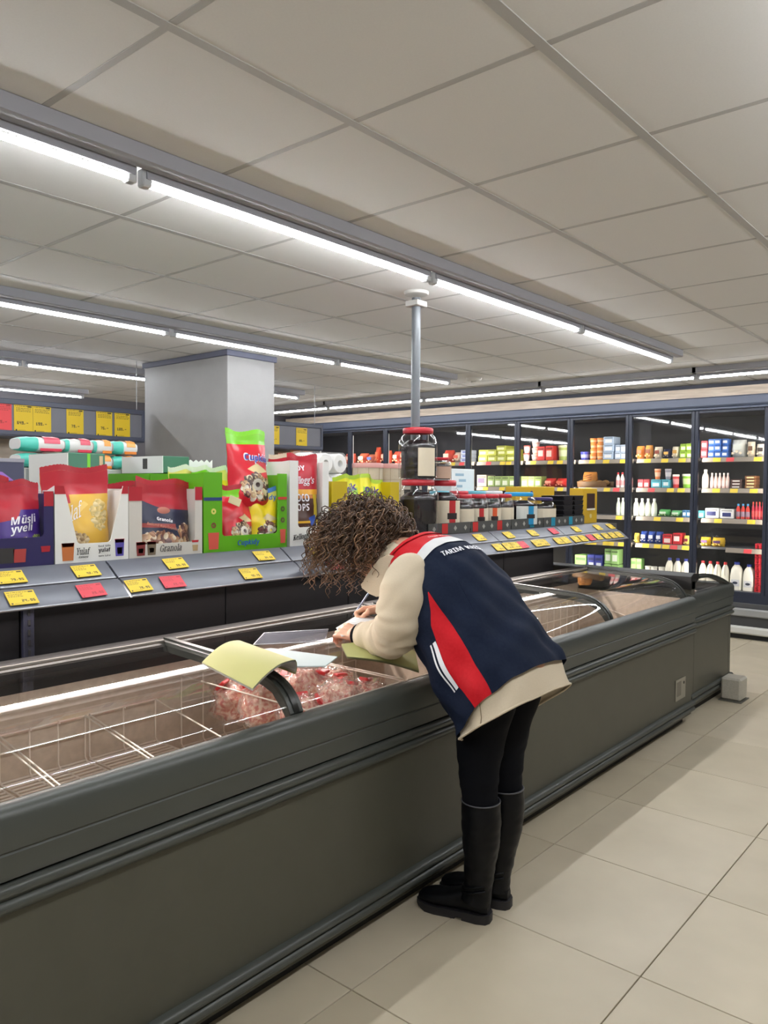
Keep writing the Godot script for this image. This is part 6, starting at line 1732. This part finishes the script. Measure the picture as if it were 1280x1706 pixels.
func make_person() -> void:
	var t := thing("person", "woman with curly brown hair, navy and red vest and beige coat, leaning over the freezer", "person", Vector3.ZERO)
	var skin := mat(rgb(206, 158, 130), 0.5)
	skin.subsurf_scatter_enabled = true; skin.subsurf_scatter_strength = 0.1
	var navy := grain(rgb(21, 29, 48), 0.06, 0.05, Vector3(6, 6, 6), 0.7, 200)
	var red := grain(rgb(192, 24, 34), 0.05, 0.05, Vector3(6, 6, 6), 0.6, 201)
	var beige := grain(rgb(208, 193, 168), 0.05, 0.12, Vector3(7, 7, 7), 0.85, 202)
	beige.rim_enabled = true; beige.rim = 0.2
	navy.metallic_specular = 0.2; red.metallic_specular = 0.25; beige.metallic_specular = 0.2
	var black := mat(rgb(8, 9, 15), 0.8, 0.0, 0.25)
	var leather := mat(rgb(8, 9, 13), 0.42, 0.0, 0.3)
	# ---------- body: one continuous surface
	var m := mb()
	var neck := Vector3(2.207, 1.19, -1.77); var hc := Vector3(2.20, 1.225, -1.965)
	var fw := Vector3(-0.05, -0.70, -0.71).normalized(); var cr := Vector3(0, 0.71, -0.70); cr = (cr - fw * cr.dot(fw)).normalized(); var sd := fw.cross(cr).normalized()
	var bones := [
		[Vector3(2.215, 0.84, -1.33), Vector3(2.21, 1.02, -1.47), 0.115, 0.105], [Vector3(2.21, 1.02, -1.47), Vector3(2.21, 1.12, -1.62), 0.105, 0.10],
		[Vector3(2.09, 1.12, -1.62), Vector3(2.33, 1.12, -1.62), 0.052, 0.052], [Vector3(2.21, 1.13, -1.64), neck, 0.07, 0.054], [neck, hc - cr * 0.04, 0.052, 0.056],
		[Vector3(2.14, 0.84, -1.34), Vector3(2.125, 0.44, -1.39), 0.072, 0.038], [Vector3(2.13, 0.44, -1.39), Vector3(2.145, 0.09, -1.403), 0.038, 0.028], [Vector3(2.145, 0.062, -1.40), Vector3(2.12, 0.046, -1.52), 0.022, 0.014],
		[Vector3(2.285, 0.84, -1.34), Vector3(2.282, 0.44, -1.39), 0.066, 0.038], [Vector3(2.282, 0.44, -1.39), Vector3(2.265, 0.09, -1.40), 0.038, 0.028], [Vector3(2.265, 0.062, -1.395), Vector3(2.24, 0.046, -1.52), 0.022, 0.014],
		[Vector3(2.05, 1.115, -1.615), Vector3(2.0, 0.925, -1.645), 0.05, 0.042], [Vector3(2.0, 0.925, -1.645), Vector3(2.035, 0.897, -1.84), 0.042, 0.027],
		[Vector3(2.37, 1.115, -1.62), Vector3(2.46, 0.945, -1.76), 0.05, 0.042], [Vector3(2.46, 0.945, -1.76), Vector3(2.405, 0.925, -2.03), 0.042, 0.027]]
	nets(m, bones, 0.012, 0.025)
	var hb := [[hc + cr * 0.012 - fw * 0.02, hc + cr * 0.012 + fw * 0.018, 0.083, 0.080], [hc - cr * 0.055 + fw * 0.02, hc - cr * 0.075 + fw * 0.055, 0.055, 0.036], [hc - cr * 0.10 - fw * 0.01, hc - cr * 0.04, 0.052, 0.056],
		[hc + cr * 0.0 + fw * 0.092, hc - cr * 0.036 + fw * 0.106, 0.009, 0.014], [hc - cr * 0.062 + fw * 0.082 - sd * 0.016, hc - cr * 0.062 + fw * 0.082 + sd * 0.016, 0.008, 0.008], [hc - cr * 0.094 + fw * 0.070, hc - cr * 0.096 + fw * 0.072, 0.018, 0.016],
		[hc + cr * 0.022 + fw * 0.084 - sd * 0.034, hc + cr * 0.022 + fw * 0.084 + sd * 0.034, 0.010, 0.010], [hc - cr * 0.02 + fw * 0.07 - sd * 0.036, hc - cr * 0.026 + fw * 0.072 - sd * 0.03, 0.020, 0.018], [hc - cr * 0.02 + fw * 0.07 + sd * 0.036, hc - cr * 0.026 + fw * 0.072 + sd * 0.03, 0.020, 0.018],
		[hc - sd * 0.080 + cr * 0.014, hc - sd * 0.078 - cr * 0.03, 0.014, 0.009], [hc + sd * 0.080 + cr * 0.014, hc + sd * 0.078 - cr * 0.03, 0.014, 0.009]]
	nets(m, hb, 0.0042, 0.012)
	var lh := hand(Vector3(2.037, 0.908, -1.862), Vector3(0.22, -0.02, -0.97), Vector3(-0.55, 0.84, 0.0), true, 1.15, 1.0, 0.3)
	nets(m, lh, 0.003, 0.006)
	var rh := hand(Vector3(2.405, 0.935, -2.045), Vector3(-0.35, -0.20, -0.90), Vector3(0.40, 0.90, -0.05), false, 1.7, 0.6, 1.0)
	nets(m, rh, 0.003, 0.006)
	obj("body", m, skin, t)
	for s in [-1.0, 1.0]:
		var ey := obj("eye", mb().lathe([Vector2(0, -0.011), Vector2(0.0078, -0.0078), Vector2(0.011, 0), Vector2(0.0078, 0.0078), Vector2(0, 0.011)], hc + fw * 0.077 + cr * 0.006 + sd * 0.031 * s, 12), mat(rgb(236, 232, 226), 0.2), t)
		obj("iris", mb().lathe([Vector2(0, -0.005), Vector2(0.004, -0.003), Vector2(0.0055, 0), Vector2(0.004, 0.003), Vector2(0, 0.005)], hc + fw * 0.0835 + cr * 0.006 + sd * 0.031 * s, 10), mat(rgb(60, 40, 28), 0.2), ey)
	# ---------- coat: skirt, sleeves, collar
	var rows := []
	for j in 22:
		var row := PackedVector3Array()
		for i in 61: row.append(torso(-130.0 + 440.0 * i / 60.0 * (0.99), 0.16 * j - 0.04 * absf(sin(deg_to_rad((-130.0 + 440.0 * i / 60.0) - 90.0) * 0.5)) * (1.0 - j / 21.0), -0.008 - 0.001 * j))
		rows.append(row)
	var coat := obj("coat", mb().sheet(rows), beige, t)
	obj("coat_seam", mb().tube(PackedVector3Array([torso(168, 0.02, -0.006), torso(167, 0.3, -0.007), torso(166, 0.75, -0.008)]), 0.0012, 4), mat(rgb(120, 104, 80), 0.9), coat)
	var hem_pts := PackedVector3Array()
	for i in 61: hem_pts.append(torso(-130.0 + 440.0 * i / 60.0 * 0.99, 0.0 - 0.04 * absf(sin(deg_to_rad((-130.0 + 440.0 * i / 60.0) - 90.0) * 0.5)), -0.008))
	obj("hem", mb().tube(hem_pts, 0.004, 6), beige, coat)
	obj("sleeve", sleeve([Vector3(2.10, 1.155, -1.63), Vector3(2.035, 1.135, -1.615), Vector3(2.0, 1.075, -1.607), Vector3(1.99, 1.01, -1.612), Vector3(1.99, 0.965, -1.63), Vector3(2.0, 0.932, -1.665), Vector3(2.012, 0.918, -1.71), Vector3(2.024, 0.912, -1.77), Vector3(2.033, 0.907, -1.825)], [0.045, 0.078, 0.088, 0.086, 0.082, 0.076, 0.068, 0.058, 0.047], 0.0), beige, t)
	obj("sleeve", sleeve([Vector3(2.32, 1.155, -1.64), Vector3(2.385, 1.135, -1.625), Vector3(2.43, 1.075, -1.65), Vector3(2.455, 1.01, -1.69), Vector3(2.47, 0.965, -1.74), Vector3(2.468, 0.945, -1.80), Vector3(2.45, 0.94, -1.87), Vector3(2.43, 0.937, -1.93), Vector3(2.42, 0.935, -1.97)], [0.045, 0.078, 0.086, 0.082, 0.078, 0.072, 0.064, 0.056, 0.05], 2.0), beige, t)
	obj("cuff", mb().tube(PackedVector3Array([Vector3(2.031, 0.907, -1.812), Vector3(2.036, 0.907, -1.85)]), 0.038, 20), black, t)
	obj("cuff", mb().tube(PackedVector3Array([Vector3(2.422, 0.935, -1.955), Vector3(2.408, 0.935, -2.03)]), 0.036, 20), mat(rgb(22, 24, 40), 0.8), t)
	# standing collar open at the front, and the lapel below it
	rows = []
	for j in 6:
		var v := j / 5.0
		var row := PackedVector3Array()
		for i in 25:
			var a := deg_to_rad(lerpf(-62.0, 242.0, i / 24.0))
			var c := Vector3(2.205, 1.19, -1.745).lerp(Vector3(2.203, 1.185, -1.825), v)
			var rx := lerpf(0.088, 0.080, v); var ry := lerpf(0.060, 0.060, v)
			row.append(c + Vector3(cos(a) * rx, sin(a) * ry * 0.9 - 0.02 * (1.0 - v), sin(a) * 0.03 - maxf(0.0, -sin(a)) * 0.0))
		rows.append(row)
	obj("collar", mb().sheet(rows), beige, coat)
	obj("lapel", mb().extrude(PackedVector2Array([Vector2(-1.69, 1.19), Vector2(-1.765, 1.192), Vector2(-1.80, 1.175), Vector2(-1.85, 1.12), Vector2(-1.884, 1.078), Vector2(-1.880, 1.066), Vector2(-1.845, 1.048), Vector2(-1.81, 1.040), Vector2(-1.76, 1.05), Vector2(-1.70, 1.06)]), Vector3(2.088, 0, 0), Vector3(0, 0, 1), Vector3.UP, Vector3(0.02, 0, 0)), beige, coat)
	obj("lapel", mb().extrude(PackedVector2Array([Vector2(-1.62, 1.06), Vector2(-1.74, 1.05), Vector2(-1.815, 0.985), Vector2(-1.74, 0.90), Vector2(-1.62, 0.84)]), Vector3(2.12, 0, 0), Vector3(0, 0, 1), Vector3.UP, Vector3(0.02, 0, 0)), beige, coat)
	# ---------- vest
	rows = []
	for j in 41:
		var row := PackedVector3Array()
		for i in 81:
			var deg := -44.0 + 268.0 * i / 80.0
			row.append(torso(deg, lerpf(hem_s(deg), 6.9, j / 40.0), 0.004))
		rows.append(row)
	var vest := obj("vest", mb().sheet(rows), navy, t)
	var redL := [Vector2(160, 3.9), Vector2(167, 3.5), Vector2(174, 3.2), Vector2(178, 2.76), Vector2(180, 2.2), Vector2(180, 1.68), Vector2(176, 1.2), Vector2(171, 0.70)]
	var redR := [Vector2(159, 3.9), Vector2(157, 3.4), Vector2(154, 2.92), Vector2(152.5, 2.5), Vector2(152, 2.1), Vector2(152.5, 1.68), Vector2(151.5, 1.2), Vector2(150, 0.72)]
	obj("side_panel", patch(func(k: float) -> Vector2: return along(redL, k), func(k: float) -> Vector2: return along(redR, k), 36, 10, 0.0055), red, vest)
	obj("side_panel", patch(func(k: float) -> Vector2: return Vector2(180, 0) - along(redL, k) * Vector2(1, -1), func(k: float) -> Vector2: return Vector2(180, 0) - along(redR, k) * Vector2(1, -1), 36, 10, 0.0055), red, vest)
	var slo := func(deg: float) -> float: return 4.98 + 0.42 * (1.0 - pow(absf(deg - 90.0) / 55.0, 2.0)) if absf(deg - 90.0) < 90.0 else 4.1
	obj("yoke", patch(func(k: float) -> Vector2: return Vector2(lerpf(-30, 210, k), maxf(4.6, slo.call(lerpf(-30, 210, k)) + 0.42)), func(k: float) -> Vector2: return Vector2(lerpf(-30, 210, k), 7.0), 60, 14, 0.0058), red, vest)
	obj("front_edge", patch(func(k: float) -> Vector2: return Vector2(204 + 4 * k, lerpf(6.6, 3.6, k)), func(k: float) -> Vector2: return Vector2(222, lerpf(6.6, 4.2, k)), 20, 6, 0.009), red, vest)
	obj("reflective_stripe", patch(func(k: float) -> Vector2: return Vector2(lerpf(24, 156, k), slo.call(lerpf(24, 156, k)) - 0.04), func(k: float) -> Vector2: return Vector2(lerpf(24, 156, k), slo.call(lerpf(24, 156, k)) + 0.44), 44, 4, 0.0072), mat(rgb(196, 196, 196), 0.45), vest)
	# collar of the vest
	obj("vest_collar", patch(func(k: float) -> Vector2: return Vector2(lerpf(-40, 215, k), 6.5), func(k: float) -> Vector2: return Vector2(lerpf(-40, 215, k), 7.0), 40, 6, 0.012), red, vest)
	var wm := mat(rgb(232, 234, 240), 0.5)
	var fn := func(x: float, y: float, d: float) -> Vector3: return torso(93.0 - x / 0.205 * 57.3, 4.80 + y / 0.105 + 0.10 * cos(x * 7.0), 0.0075 + d)
	obj("lettering", letters("TARIM KREDİ", 0.215, font(false, true), fn, 0.0005, 0.027), wm, vest)
	var fn2 := func(x: float, y: float, d: float) -> Vector3: return torso(93.0 - x / 0.16 * 57.3, 6.05 + y / 0.09, 0.0085 + d)
	obj("lettering", letters("TARIM KREDİ", 0.12, font(false, true), fn2, 0.0005, 0.012), mat(rgb(240, 180, 180), 0.5), vest)
	for q in 2:
		var d0: float = [177.6, 182.2][q]
		obj("pocket_piping", patch(func(k: float) -> Vector2: return Vector2(d0 + 1.5 * k, lerpf(2.86, 1.56, k)), func(k: float) -> Vector2: return Vector2(d0 + 1.5 * k + (3.0 if q == 0 else 1.6), lerpf(2.86, 1.56, k)), 20, 1, 0.0078), wm, vest)
	for d0 in [120.0]:
		obj("back_seam", mb().tube(PackedVector3Array([torso(d0, 4.7, 0.004), torso(d0 + 4, 3.8, 0.004), torso(d0 + 6, 3.0, 0.004)]), 0.0012, 4), navy, vest)
	obj("zip_cord", mb().tube(PackedVector3Array([Vector3(2.075, 1.04, -1.775), Vector3(2.07, 1.0, -1.75), Vector3(2.06, 0.965, -1.735)]), 0.004, 6), mat(rgb(70, 20, 34), 0.5), vest)
	# ---------- leggings
	var lg := mb()
	for s in 2:
		var x: float = [2.128, 2.283][s]
		var path := [Vector3(x + [0.02, -0.02][s], 0.90, -1.33), Vector3(x, 0.78, -1.355), Vector3(x - 0.004, 0.62, -1.385), Vector3(x - 0.002, 0.50, -1.392), Vector3(x, 0.42, -1.390), Vector3(x + 0.004, 0.33, -1.388)]
		lg.P.resize(lg.P.size())
		var one := sleeve(path, [0.10, 0.098, 0.081, 0.067, 0.059, 0.054], 5.0 + s, 1.0, 0.22)
		var ofs := lg.P.size()
		lg.P.append_array(one.P); lg.N.append_array(one.N); lg.T.append_array(one.T); lg.C.append_array(one.C)
		for i in one.I: lg.I.append(i + ofs)
	obj("leggings", lg, black, t)
	# ---------- boots
	for s in 2:
		var kx: float = [2.132, 2.282][s]; var ax: float = [2.146, 2.264][s]
		var toe: Vector3 = [Vector3(2.093, 0, -1.612), Vector3(2.222, 0, -1.612)][s]; var heel: Vector3 = [Vector3(2.150, 0, -1.366), Vector3(2.270, 0, -1.362)][s]
		var foot := (toe - heel); var fl := foot.length(); var fd := foot / fl; var fsd := Vector3(-fd.z, 0, fd.x)
		var leg := sleeve([Vector3(kx, 0.405, -1.388), Vector3(kx + 0.001, 0.34, -1.386), Vector3(lerpf(kx, ax, 0.3), 0.27, -1.388), Vector3(lerpf(kx, ax, 0.7), 0.18, -1.396), Vector3(ax, 0.115, -1.403), Vector3(ax - 0.004, 0.062, -1.412)], [0.0635, 0.0655, 0.062, 0.052, 0.047, 0.053], 9.0 + s, 1.0, 0.28)
		var bt := thing_part("boot", leg, leather, t)
		obj("boot_rim", mb().tube(circle(Vector3(kx, 0.406, -1.388), 0.0635, 24), 0.0025, 6, true), mat(rgb(70, 70, 74), 0.4), bt)
		# foot: sections from heel to toe [along, half width, height]
		var rws := []
		for q in [[-0.002, 0.016, 0.060], [0.006, 0.028, 0.082], [0.03, 0.034, 0.098], [0.06, 0.035, 0.104], [0.09, 0.035, 0.096], [0.12, 0.038, 0.084], [0.15, 0.043, 0.074], [0.18, 0.046, 0.068], [0.205, 0.044, 0.063], [0.228, 0.036, 0.056], [0.243, 0.024, 0.048], [0.249, 0.010, 0.040]]:
			var row := PackedVector3Array()
			for k in 18:
				var a := TAU * k / 18.0
				var yy := 0.024 + (float(q[2]) - 0.024) * (0.5 + 0.5 * signf(sin(a)) * pow(absf(sin(a)), 0.8))
				row.append(heel + fd * float(q[0]) + fsd * (signf(cos(a)) * pow(absf(cos(a)), 0.75) * float(q[1])) + Vector3.UP * yy)
			rws.append(row)
		obj("shoe_upper", mb().sheet(rws, true, true, true), leather, bt)
		for k in 2:
			obj("ankle_crease", mb().tube(arc_pts(Vector3(ax, 0.088 + 0.018 * k, -1.405), 0.051 - 0.002 * k, fd, 24), 0.0045, 6), leather, bt)
		# sole with a separate heel block
		var out := PackedVector2Array()
		for q in [[-0.008, 0.012], [0.0, 0.028], [0.03, 0.038], [0.08, 0.038], [0.13, 0.042], [0.175, 0.050], [0.21, 0.048], [0.236, 0.036], [0.252, 0.016]]: out.append(Vector2(q[0], q[1]))
		for q in [[0.252, -0.016], [0.236, -0.036], [0.21, -0.048], [0.175, -0.050], [0.13, -0.042], [0.08, -0.038], [0.03, -0.038], [0.0, -0.028], [-0.008, -0.012]]: out.append(Vector2(q[0], q[1]))
		obj("sole", mb().extrude(out, heel + Vector3.UP * 0.008, fd, fsd, Vector3.UP * 0.020), mat(rgb(24, 22, 26), 0.6), bt)
		var hb2 := PackedVector2Array([Vector2(-0.010, -0.014), Vector2(0.0, -0.03), Vector2(0.03, -0.039), Vector2(0.08, -0.039), Vector2(0.08, 0.039), Vector2(0.03, 0.039), Vector2(0.0, 0.03), Vector2(-0.010, 0.014)])
		obj("heel_block", mb().extrude(hb2, heel + Vector3.UP * 0.0005, fd, fsd, Vector3.UP * 0.030), mat(rgb(26, 24, 28), 0.6), bt)
		obj("front_sole", mb().extrude(PackedVector2Array([Vector2(0.105, -0.04), Vector2(0.175, -0.049), Vector2(0.21, -0.047), Vector2(0.235, -0.03), Vector2(0.235, 0.03), Vector2(0.21, 0.047), Vector2(0.175, 0.049), Vector2(0.105, 0.04)]), heel + Vector3.UP * 0.0005, fd, fsd, Vector3.UP * 0.010), mat(rgb(36, 34, 36), 0.7), bt)
	make_hair(t, hc, fw, cr, sd)
	# pen in the far hand
	var pen := thing("pen", "slim blue pen held in the woman's right hand", "pen", Vector3(2.352, 0.905, -2.155))
	obj("barrel", mb().tube(PackedVector3Array([Vector3(0.0, 0.0, -0.004), Vector3(0.035, 0.09, 0.045)]), 0.0042, 8), mat(rgb(120, 140, 170), 0.3), pen)
	obj("tip", mb().tube(PackedVector3Array([Vector3(0.0, 0.0, -0.004), Vector3(-0.004, -0.010, -0.010)]), 0.0036, 8, false, 0.0008), mat(rgb(60, 60, 66), 0.3), pen)

func thing_part(called: String, m: MB, material: Material, parent: Node) -> MeshInstance3D:
	return obj(called, m, material, parent)

func circle(c: Vector3, r: float, n: int) -> PackedVector3Array:
	var o := PackedVector3Array()
	for k in n: o.append(c + Vector3(cos(TAU * k / n) * r, 0, sin(TAU * k / n) * r))
	return o

func arc_pts(c: Vector3, r: float, fd: Vector3, n: int) -> PackedVector3Array:
	var o := PackedVector3Array()
	var s := Vector3(-fd.z, 0, fd.x)
	for k in n + 1:
		var a := lerpf(-2.4, 2.4, float(k) / n)
		o.append(c + fd * cos(a) * r * 1.0 + s * sin(a) * r + Vector3.UP * (0.012 * (1.0 - cos(a * 1.3))))
	return o

func make_hair(t: Node3D, hc: Vector3, fw: Vector3, cr: Vector3, sd: Vector3) -> void:
	var r := RandomNumberGenerator.new(); r.seed = 77
	var hm := StandardMaterial3D.new()
	hm.albedo_color = Color.WHITE
	hm.vertex_color_use_as_albedo = true
	hm.roughness = 0.5
	hm.cull_mode = BaseMaterial3D.CULL_DISABLED
	# undercoat close to the skull
	var cap := mb(); cap.colored = true; cap.col = rgb(48, 36, 28).srgb_to_linear()
	var n := FastNoiseLite.new(); n.seed = 5; n.frequency = 22.0
	var rows := []
	for i in 19:
		var v := PI * i / 18.0
		var row := PackedVector3Array()
		for k in 36:
			var u := TAU * k / 36.0
			var d := (cr * cos(v) + (fw * cos(u) + sd * sin(u)) * sin(v)).normalized()
			var ra := 0.108
			if d.dot(fw) > 0.45 and d.dot(cr) < 0.55: ra = 0.07
			if d.dot(cr) < -0.6: ra = 0.085
			row.append(hc - fw * 0.012 + d * (ra + 0.012 * n.get_noise_3dv(d)))
		rows.append(row)
	cap.sheet(rows, true)
	var hair := obj("hair", cap, hm, t)
	var tones := [rgb(76, 58, 46), rgb(98, 75, 58), rgb(116, 88, 67), rgb(64, 49, 39), rgb(130, 99, 72), rgb(88, 67, 52)]
	var curls := mb(); curls.colored = true
	for i in 1500:
		var d := Vector3(r.randfn(), r.randfn(), r.randfn()).normalized()
		if d.dot(fw) > 0.38 and d.dot(cr) < 0.62: continue
		if d.dot(cr) < -0.72: continue
		var root := hc - fw * 0.012 + d * 0.098
		var L := r.randf_range(0.13, 0.23)
		if d.dot(cr) < -0.35: L *= 0.62
		var face_side := clampf(d.dot(fw) + 0.35, 0.0, 1.0)
		L *= 1.0 + 0.35 * face_side
		var steps := 30
		var p := root
		var vel := (d + Vector3(r.randfn(), r.randfn(), r.randfn()) * 0.25).normalized()
		var ph := r.randf() * TAU
		var turns := r.randf_range(3.0, 5.5)
		var cr0 := r.randf_range(0.006, 0.014)
		var path := PackedVector3Array()
		var sx := vel.cross(Vector3(0.3, 0.2, 0.9)).normalized()
		for k in steps + 1:
			var f := float(k) / steps
			var dir := vel.lerp(Vector3(-0.05 * face_side, -1.0, -0.16 * face_side).normalized(), smoothstep(0.05, 0.75, f)).normalized()
			p += dir * L / steps
			# stay outside the skull
			var q := p - (hc - fw * 0.012)
			if q.length() < 0.104: p = (hc - fw * 0.012) + q.normalized() * 0.104
			# and off the back of the collar
			if p.z > -1.78 and p.y < 1.27: p.y = 1.27
			sx = (sx - dir * sx.dot(dir)).normalized()
			var sy := dir.cross(sx)
			var a := ph + f * turns * TAU
			var rad := cr0 * smoothstep(0.0, 0.2, f)
			path.append(p + (sx * cos(a) + sy * sin(a)) * rad)
		var tone: Color = tones[r.randi() % tones.size()]
		if d.dot(fw) > 0.15 and r.randf() < 0.6: tone = tone.lerp(rgb(140, 98, 60), 0.5)
		curls.col = tone.srgb_to_linear()
		curls.tube(path, r.randf_range(0.0020, 0.0036), 4, false, 0.0010)
	obj("curls", curls, hm, hair)
	# fine fly-away strands
	var fly := mb(); fly.colored = true
	for i in 420:
		var d := Vector3(r.randfn(), r.randfn(), r.randfn()).normalized()
		if d.dot(fw) > 0.5 or d.dot(cr) < -0.5: continue
		var p := hc - fw * 0.012 + d * 0.11
		var path := PackedVector3Array()
		var L := r.randf_range(0.06, 0.12)
		var vel := (d + Vector3(r.randfn(), r.randfn(), r.randfn()) * 0.5).normalized()
		var ph := r.randf() * TAU
		for k in 15:
			var f := k / 14.0
			p += vel.lerp(Vector3(0, -0.8, 0), f * 0.8) * L / 14.0
			path.append(p + Vector3(cos(ph + f * 14.0), sin(ph + f * 11.0), sin(ph + f * 14.0)) * 0.008 * f)
		fly.col = rgb(104, 78, 56).srgb_to_linear()
		fly.tube(path, 0.0008, 3)
	obj("fine_strands", fly, hm, hair)

# ================================================================ papers lying on the lids
func make_papers() -> void:
	# open notebook: bowed green half over the arch, rolled at the spine
	var t := thing("notebook", "open yellow green notebook lying across the dark freezer arch", "notebook", Vector3.ZERO)
	var A := Vector3(1.405, 0.898, -1.905); var B := Vector3(1.325, 0.892, -1.578)       # outer edge, far and near
	var C := Vector3(1.655, 0.896, -2.03); var D := Vector3(1.60, 0.890, -1.70)          # spine, far and near
	for layer in 5:
		var rows := []
		for i in 25:
			var u := i / 24.0
			var row := PackedVector3Array()
			for j in 2:
				var e := A.lerp(C, minf(u / 0.86, 1.0)) if j == 0 else B.lerp(D, minf(u / 0.86, 1.0))
				var lift := 0.026 * sin(PI * clampf(u / 0.86, 0, 1) * 0.85 + 0.1) + 0.008 * u
				var p := e + Vector3.UP * (lift + 0.0016 * (4 - layer))
				if u > 0.80:
					var a := (u - 0.80) / 0.20 * 2.7
					var rr := 0.024 - 0.003 * layer
					var fwd := (C - A).normalized()
					p = A.lerp(C, 0.80 / 0.86) if j == 0 else B.lerp(D, 0.80 / 0.86)
					p += Vector3.UP * (0.026 * sin(PI * 0.93 * 0.85 + 0.1) + 0.0064 + 0.0016 * (4 - layer))
					p += fwd * sin(a) * rr + Vector3.UP * (-rr + rr * cos(a))
				row.append(p)
			rows.append(row)
		obj("cover" if layer == 0 else "page", mb().sheet(rows), [mat(rgb(170, 168, 100), 0.6), mat(rgb(180, 178, 140), 0.7), mat(rgb(180, 176, 162), 0.7), mat(rgb(196, 192, 184), 0.7), mat(rgb(176, 172, 164), 0.7)][layer], t)
	var fold := []
	for j in 2:
		var row := PackedVector3Array()
		for i in 9:
			var u := lerpf(0.0, 0.28, i / 8.0)
			var e := A.lerp(C, u) if j == 0 else A.lerp(B, 0.32 + 0.02 * i).lerp(C.lerp(D, 0.25), u)
			row.append(e + Vector3.UP * (0.026 * sin(PI * u / 0.86 * 0.85 + 0.1) + 0.0082))
		fold.append(row)
	# right half: pale blue sheets flat on the glass
	var R := mb()
	R.extrude(PackedVector2Array([Vector2(1.61, -1.98), Vector2(1.72, -1.955), Vector2(1.775, -1.70), Vector2(1.66, -1.64), Vector2(1.60, -1.70)]), Vector3(0, 0.8895, 0), Vector3(1, 0, 0), Vector3(0, 0, 1), Vector3(0, 0.004, 0))
	obj("blue_page", R, mat(rgb(176, 190, 190), 0.6), t)
	# clear acrylic sheet
	var s := thing("acrylic_sheet", "clear grey plastic sheet lying behind the notebook on the glass lid", "plastic sheet", Vector3.ZERO)
	obj("sheet", mb().extrude(PackedVector2Array([Vector2(1.70, -2.02), Vector2(1.86, -2.15), Vector2(2.07, -2.03), Vector2(1.90, -1.88)]), Vector3(0, 0.896, 0), Vector3(1, 0, 0), Vector3(0, 0, 1), Vector3(0, 0.003, 0)), pane(0.42, Color(0.62, 0.62, 0.66)), s)
	var edge := mb()
	for q in [[Vector3(1.70, 0.899, -2.02), Vector3(1.86, 0.899, -2.15)], [Vector3(1.86, 0.899, -2.15), Vector3(2.07, 0.899, -2.03)], [Vector3(1.70, 0.899, -2.02), Vector3(1.90, 0.899, -1.88)]]: edge.rod(q[0], q[1], 0.0016, 5)
	obj("edge", edge, mat(rgb(190, 190, 196), 0.3), s)
	# white sheet under the hands
	var w := thing("paper_sheet", "white sheet of paper under the woman's hands", "paper", Vector3.ZERO)
	obj("sheet", mb().extrude(PackedVector2Array([Vector2(1.99, -1.885), Vector2(2.10, -2.02), Vector2(2.40, -2.17), Vector2(2.36, -1.98)]), Vector3(0, 0.9005, 0), Vector3(1, 0, 0), Vector3(0, 0, 1), Vector3(0, 0.001, 0)), mat(rgb(206, 206, 204), 0.7), w)
	var lines := mb()
	for k in 6: lines.box(Vector3(2.17 + 0.03 * k, 0.9018, -2.00 - 0.012 * k), Vector3(0.003, 0.0004, 0.07), 0.0, Basis.from_euler(Vector3(0, 0.3, 0)))
	obj("printed_lines", lines, mat(rgb(150, 150, 156), 0.7), w)
	# green pad under the elbow, leaning on the front curve of the glass
	var p := thing("paper_pad", "pale green paper pad under the woman's left elbow", "pad", Vector3.ZERO)
	var q := [Vector3(1.865, 0.872, -1.742), Vector3(2.085, 0.806, -1.612), Vector3(2.27, 0.862, -1.785), Vector3(1.945, 0.888, -1.845)]
	for layer in 3:
		var rows := []
		for i in 9:
			var row := PackedVector3Array()
			for j in 7:
				var u := i / 8.0; var v := j / 6.0
				var pt: Vector3 = (q[0] as Vector3).lerp(q[1], u).lerp((q[3] as Vector3).lerp(q[2], u), v)
				row.append(pt + Vector3.UP * (0.010 * sin(PI * u) * (1.0 - 0.4 * v) - 0.0035 * layer))
			rows.append(row)
		obj("top_sheet" if layer == 0 else "sheet", mb().sheet(rows), [mat(rgb(176, 178, 116), 0.6), mat(rgb(160, 160, 120), 0.7), mat(rgb(150, 146, 108), 0.7)][layer], p)
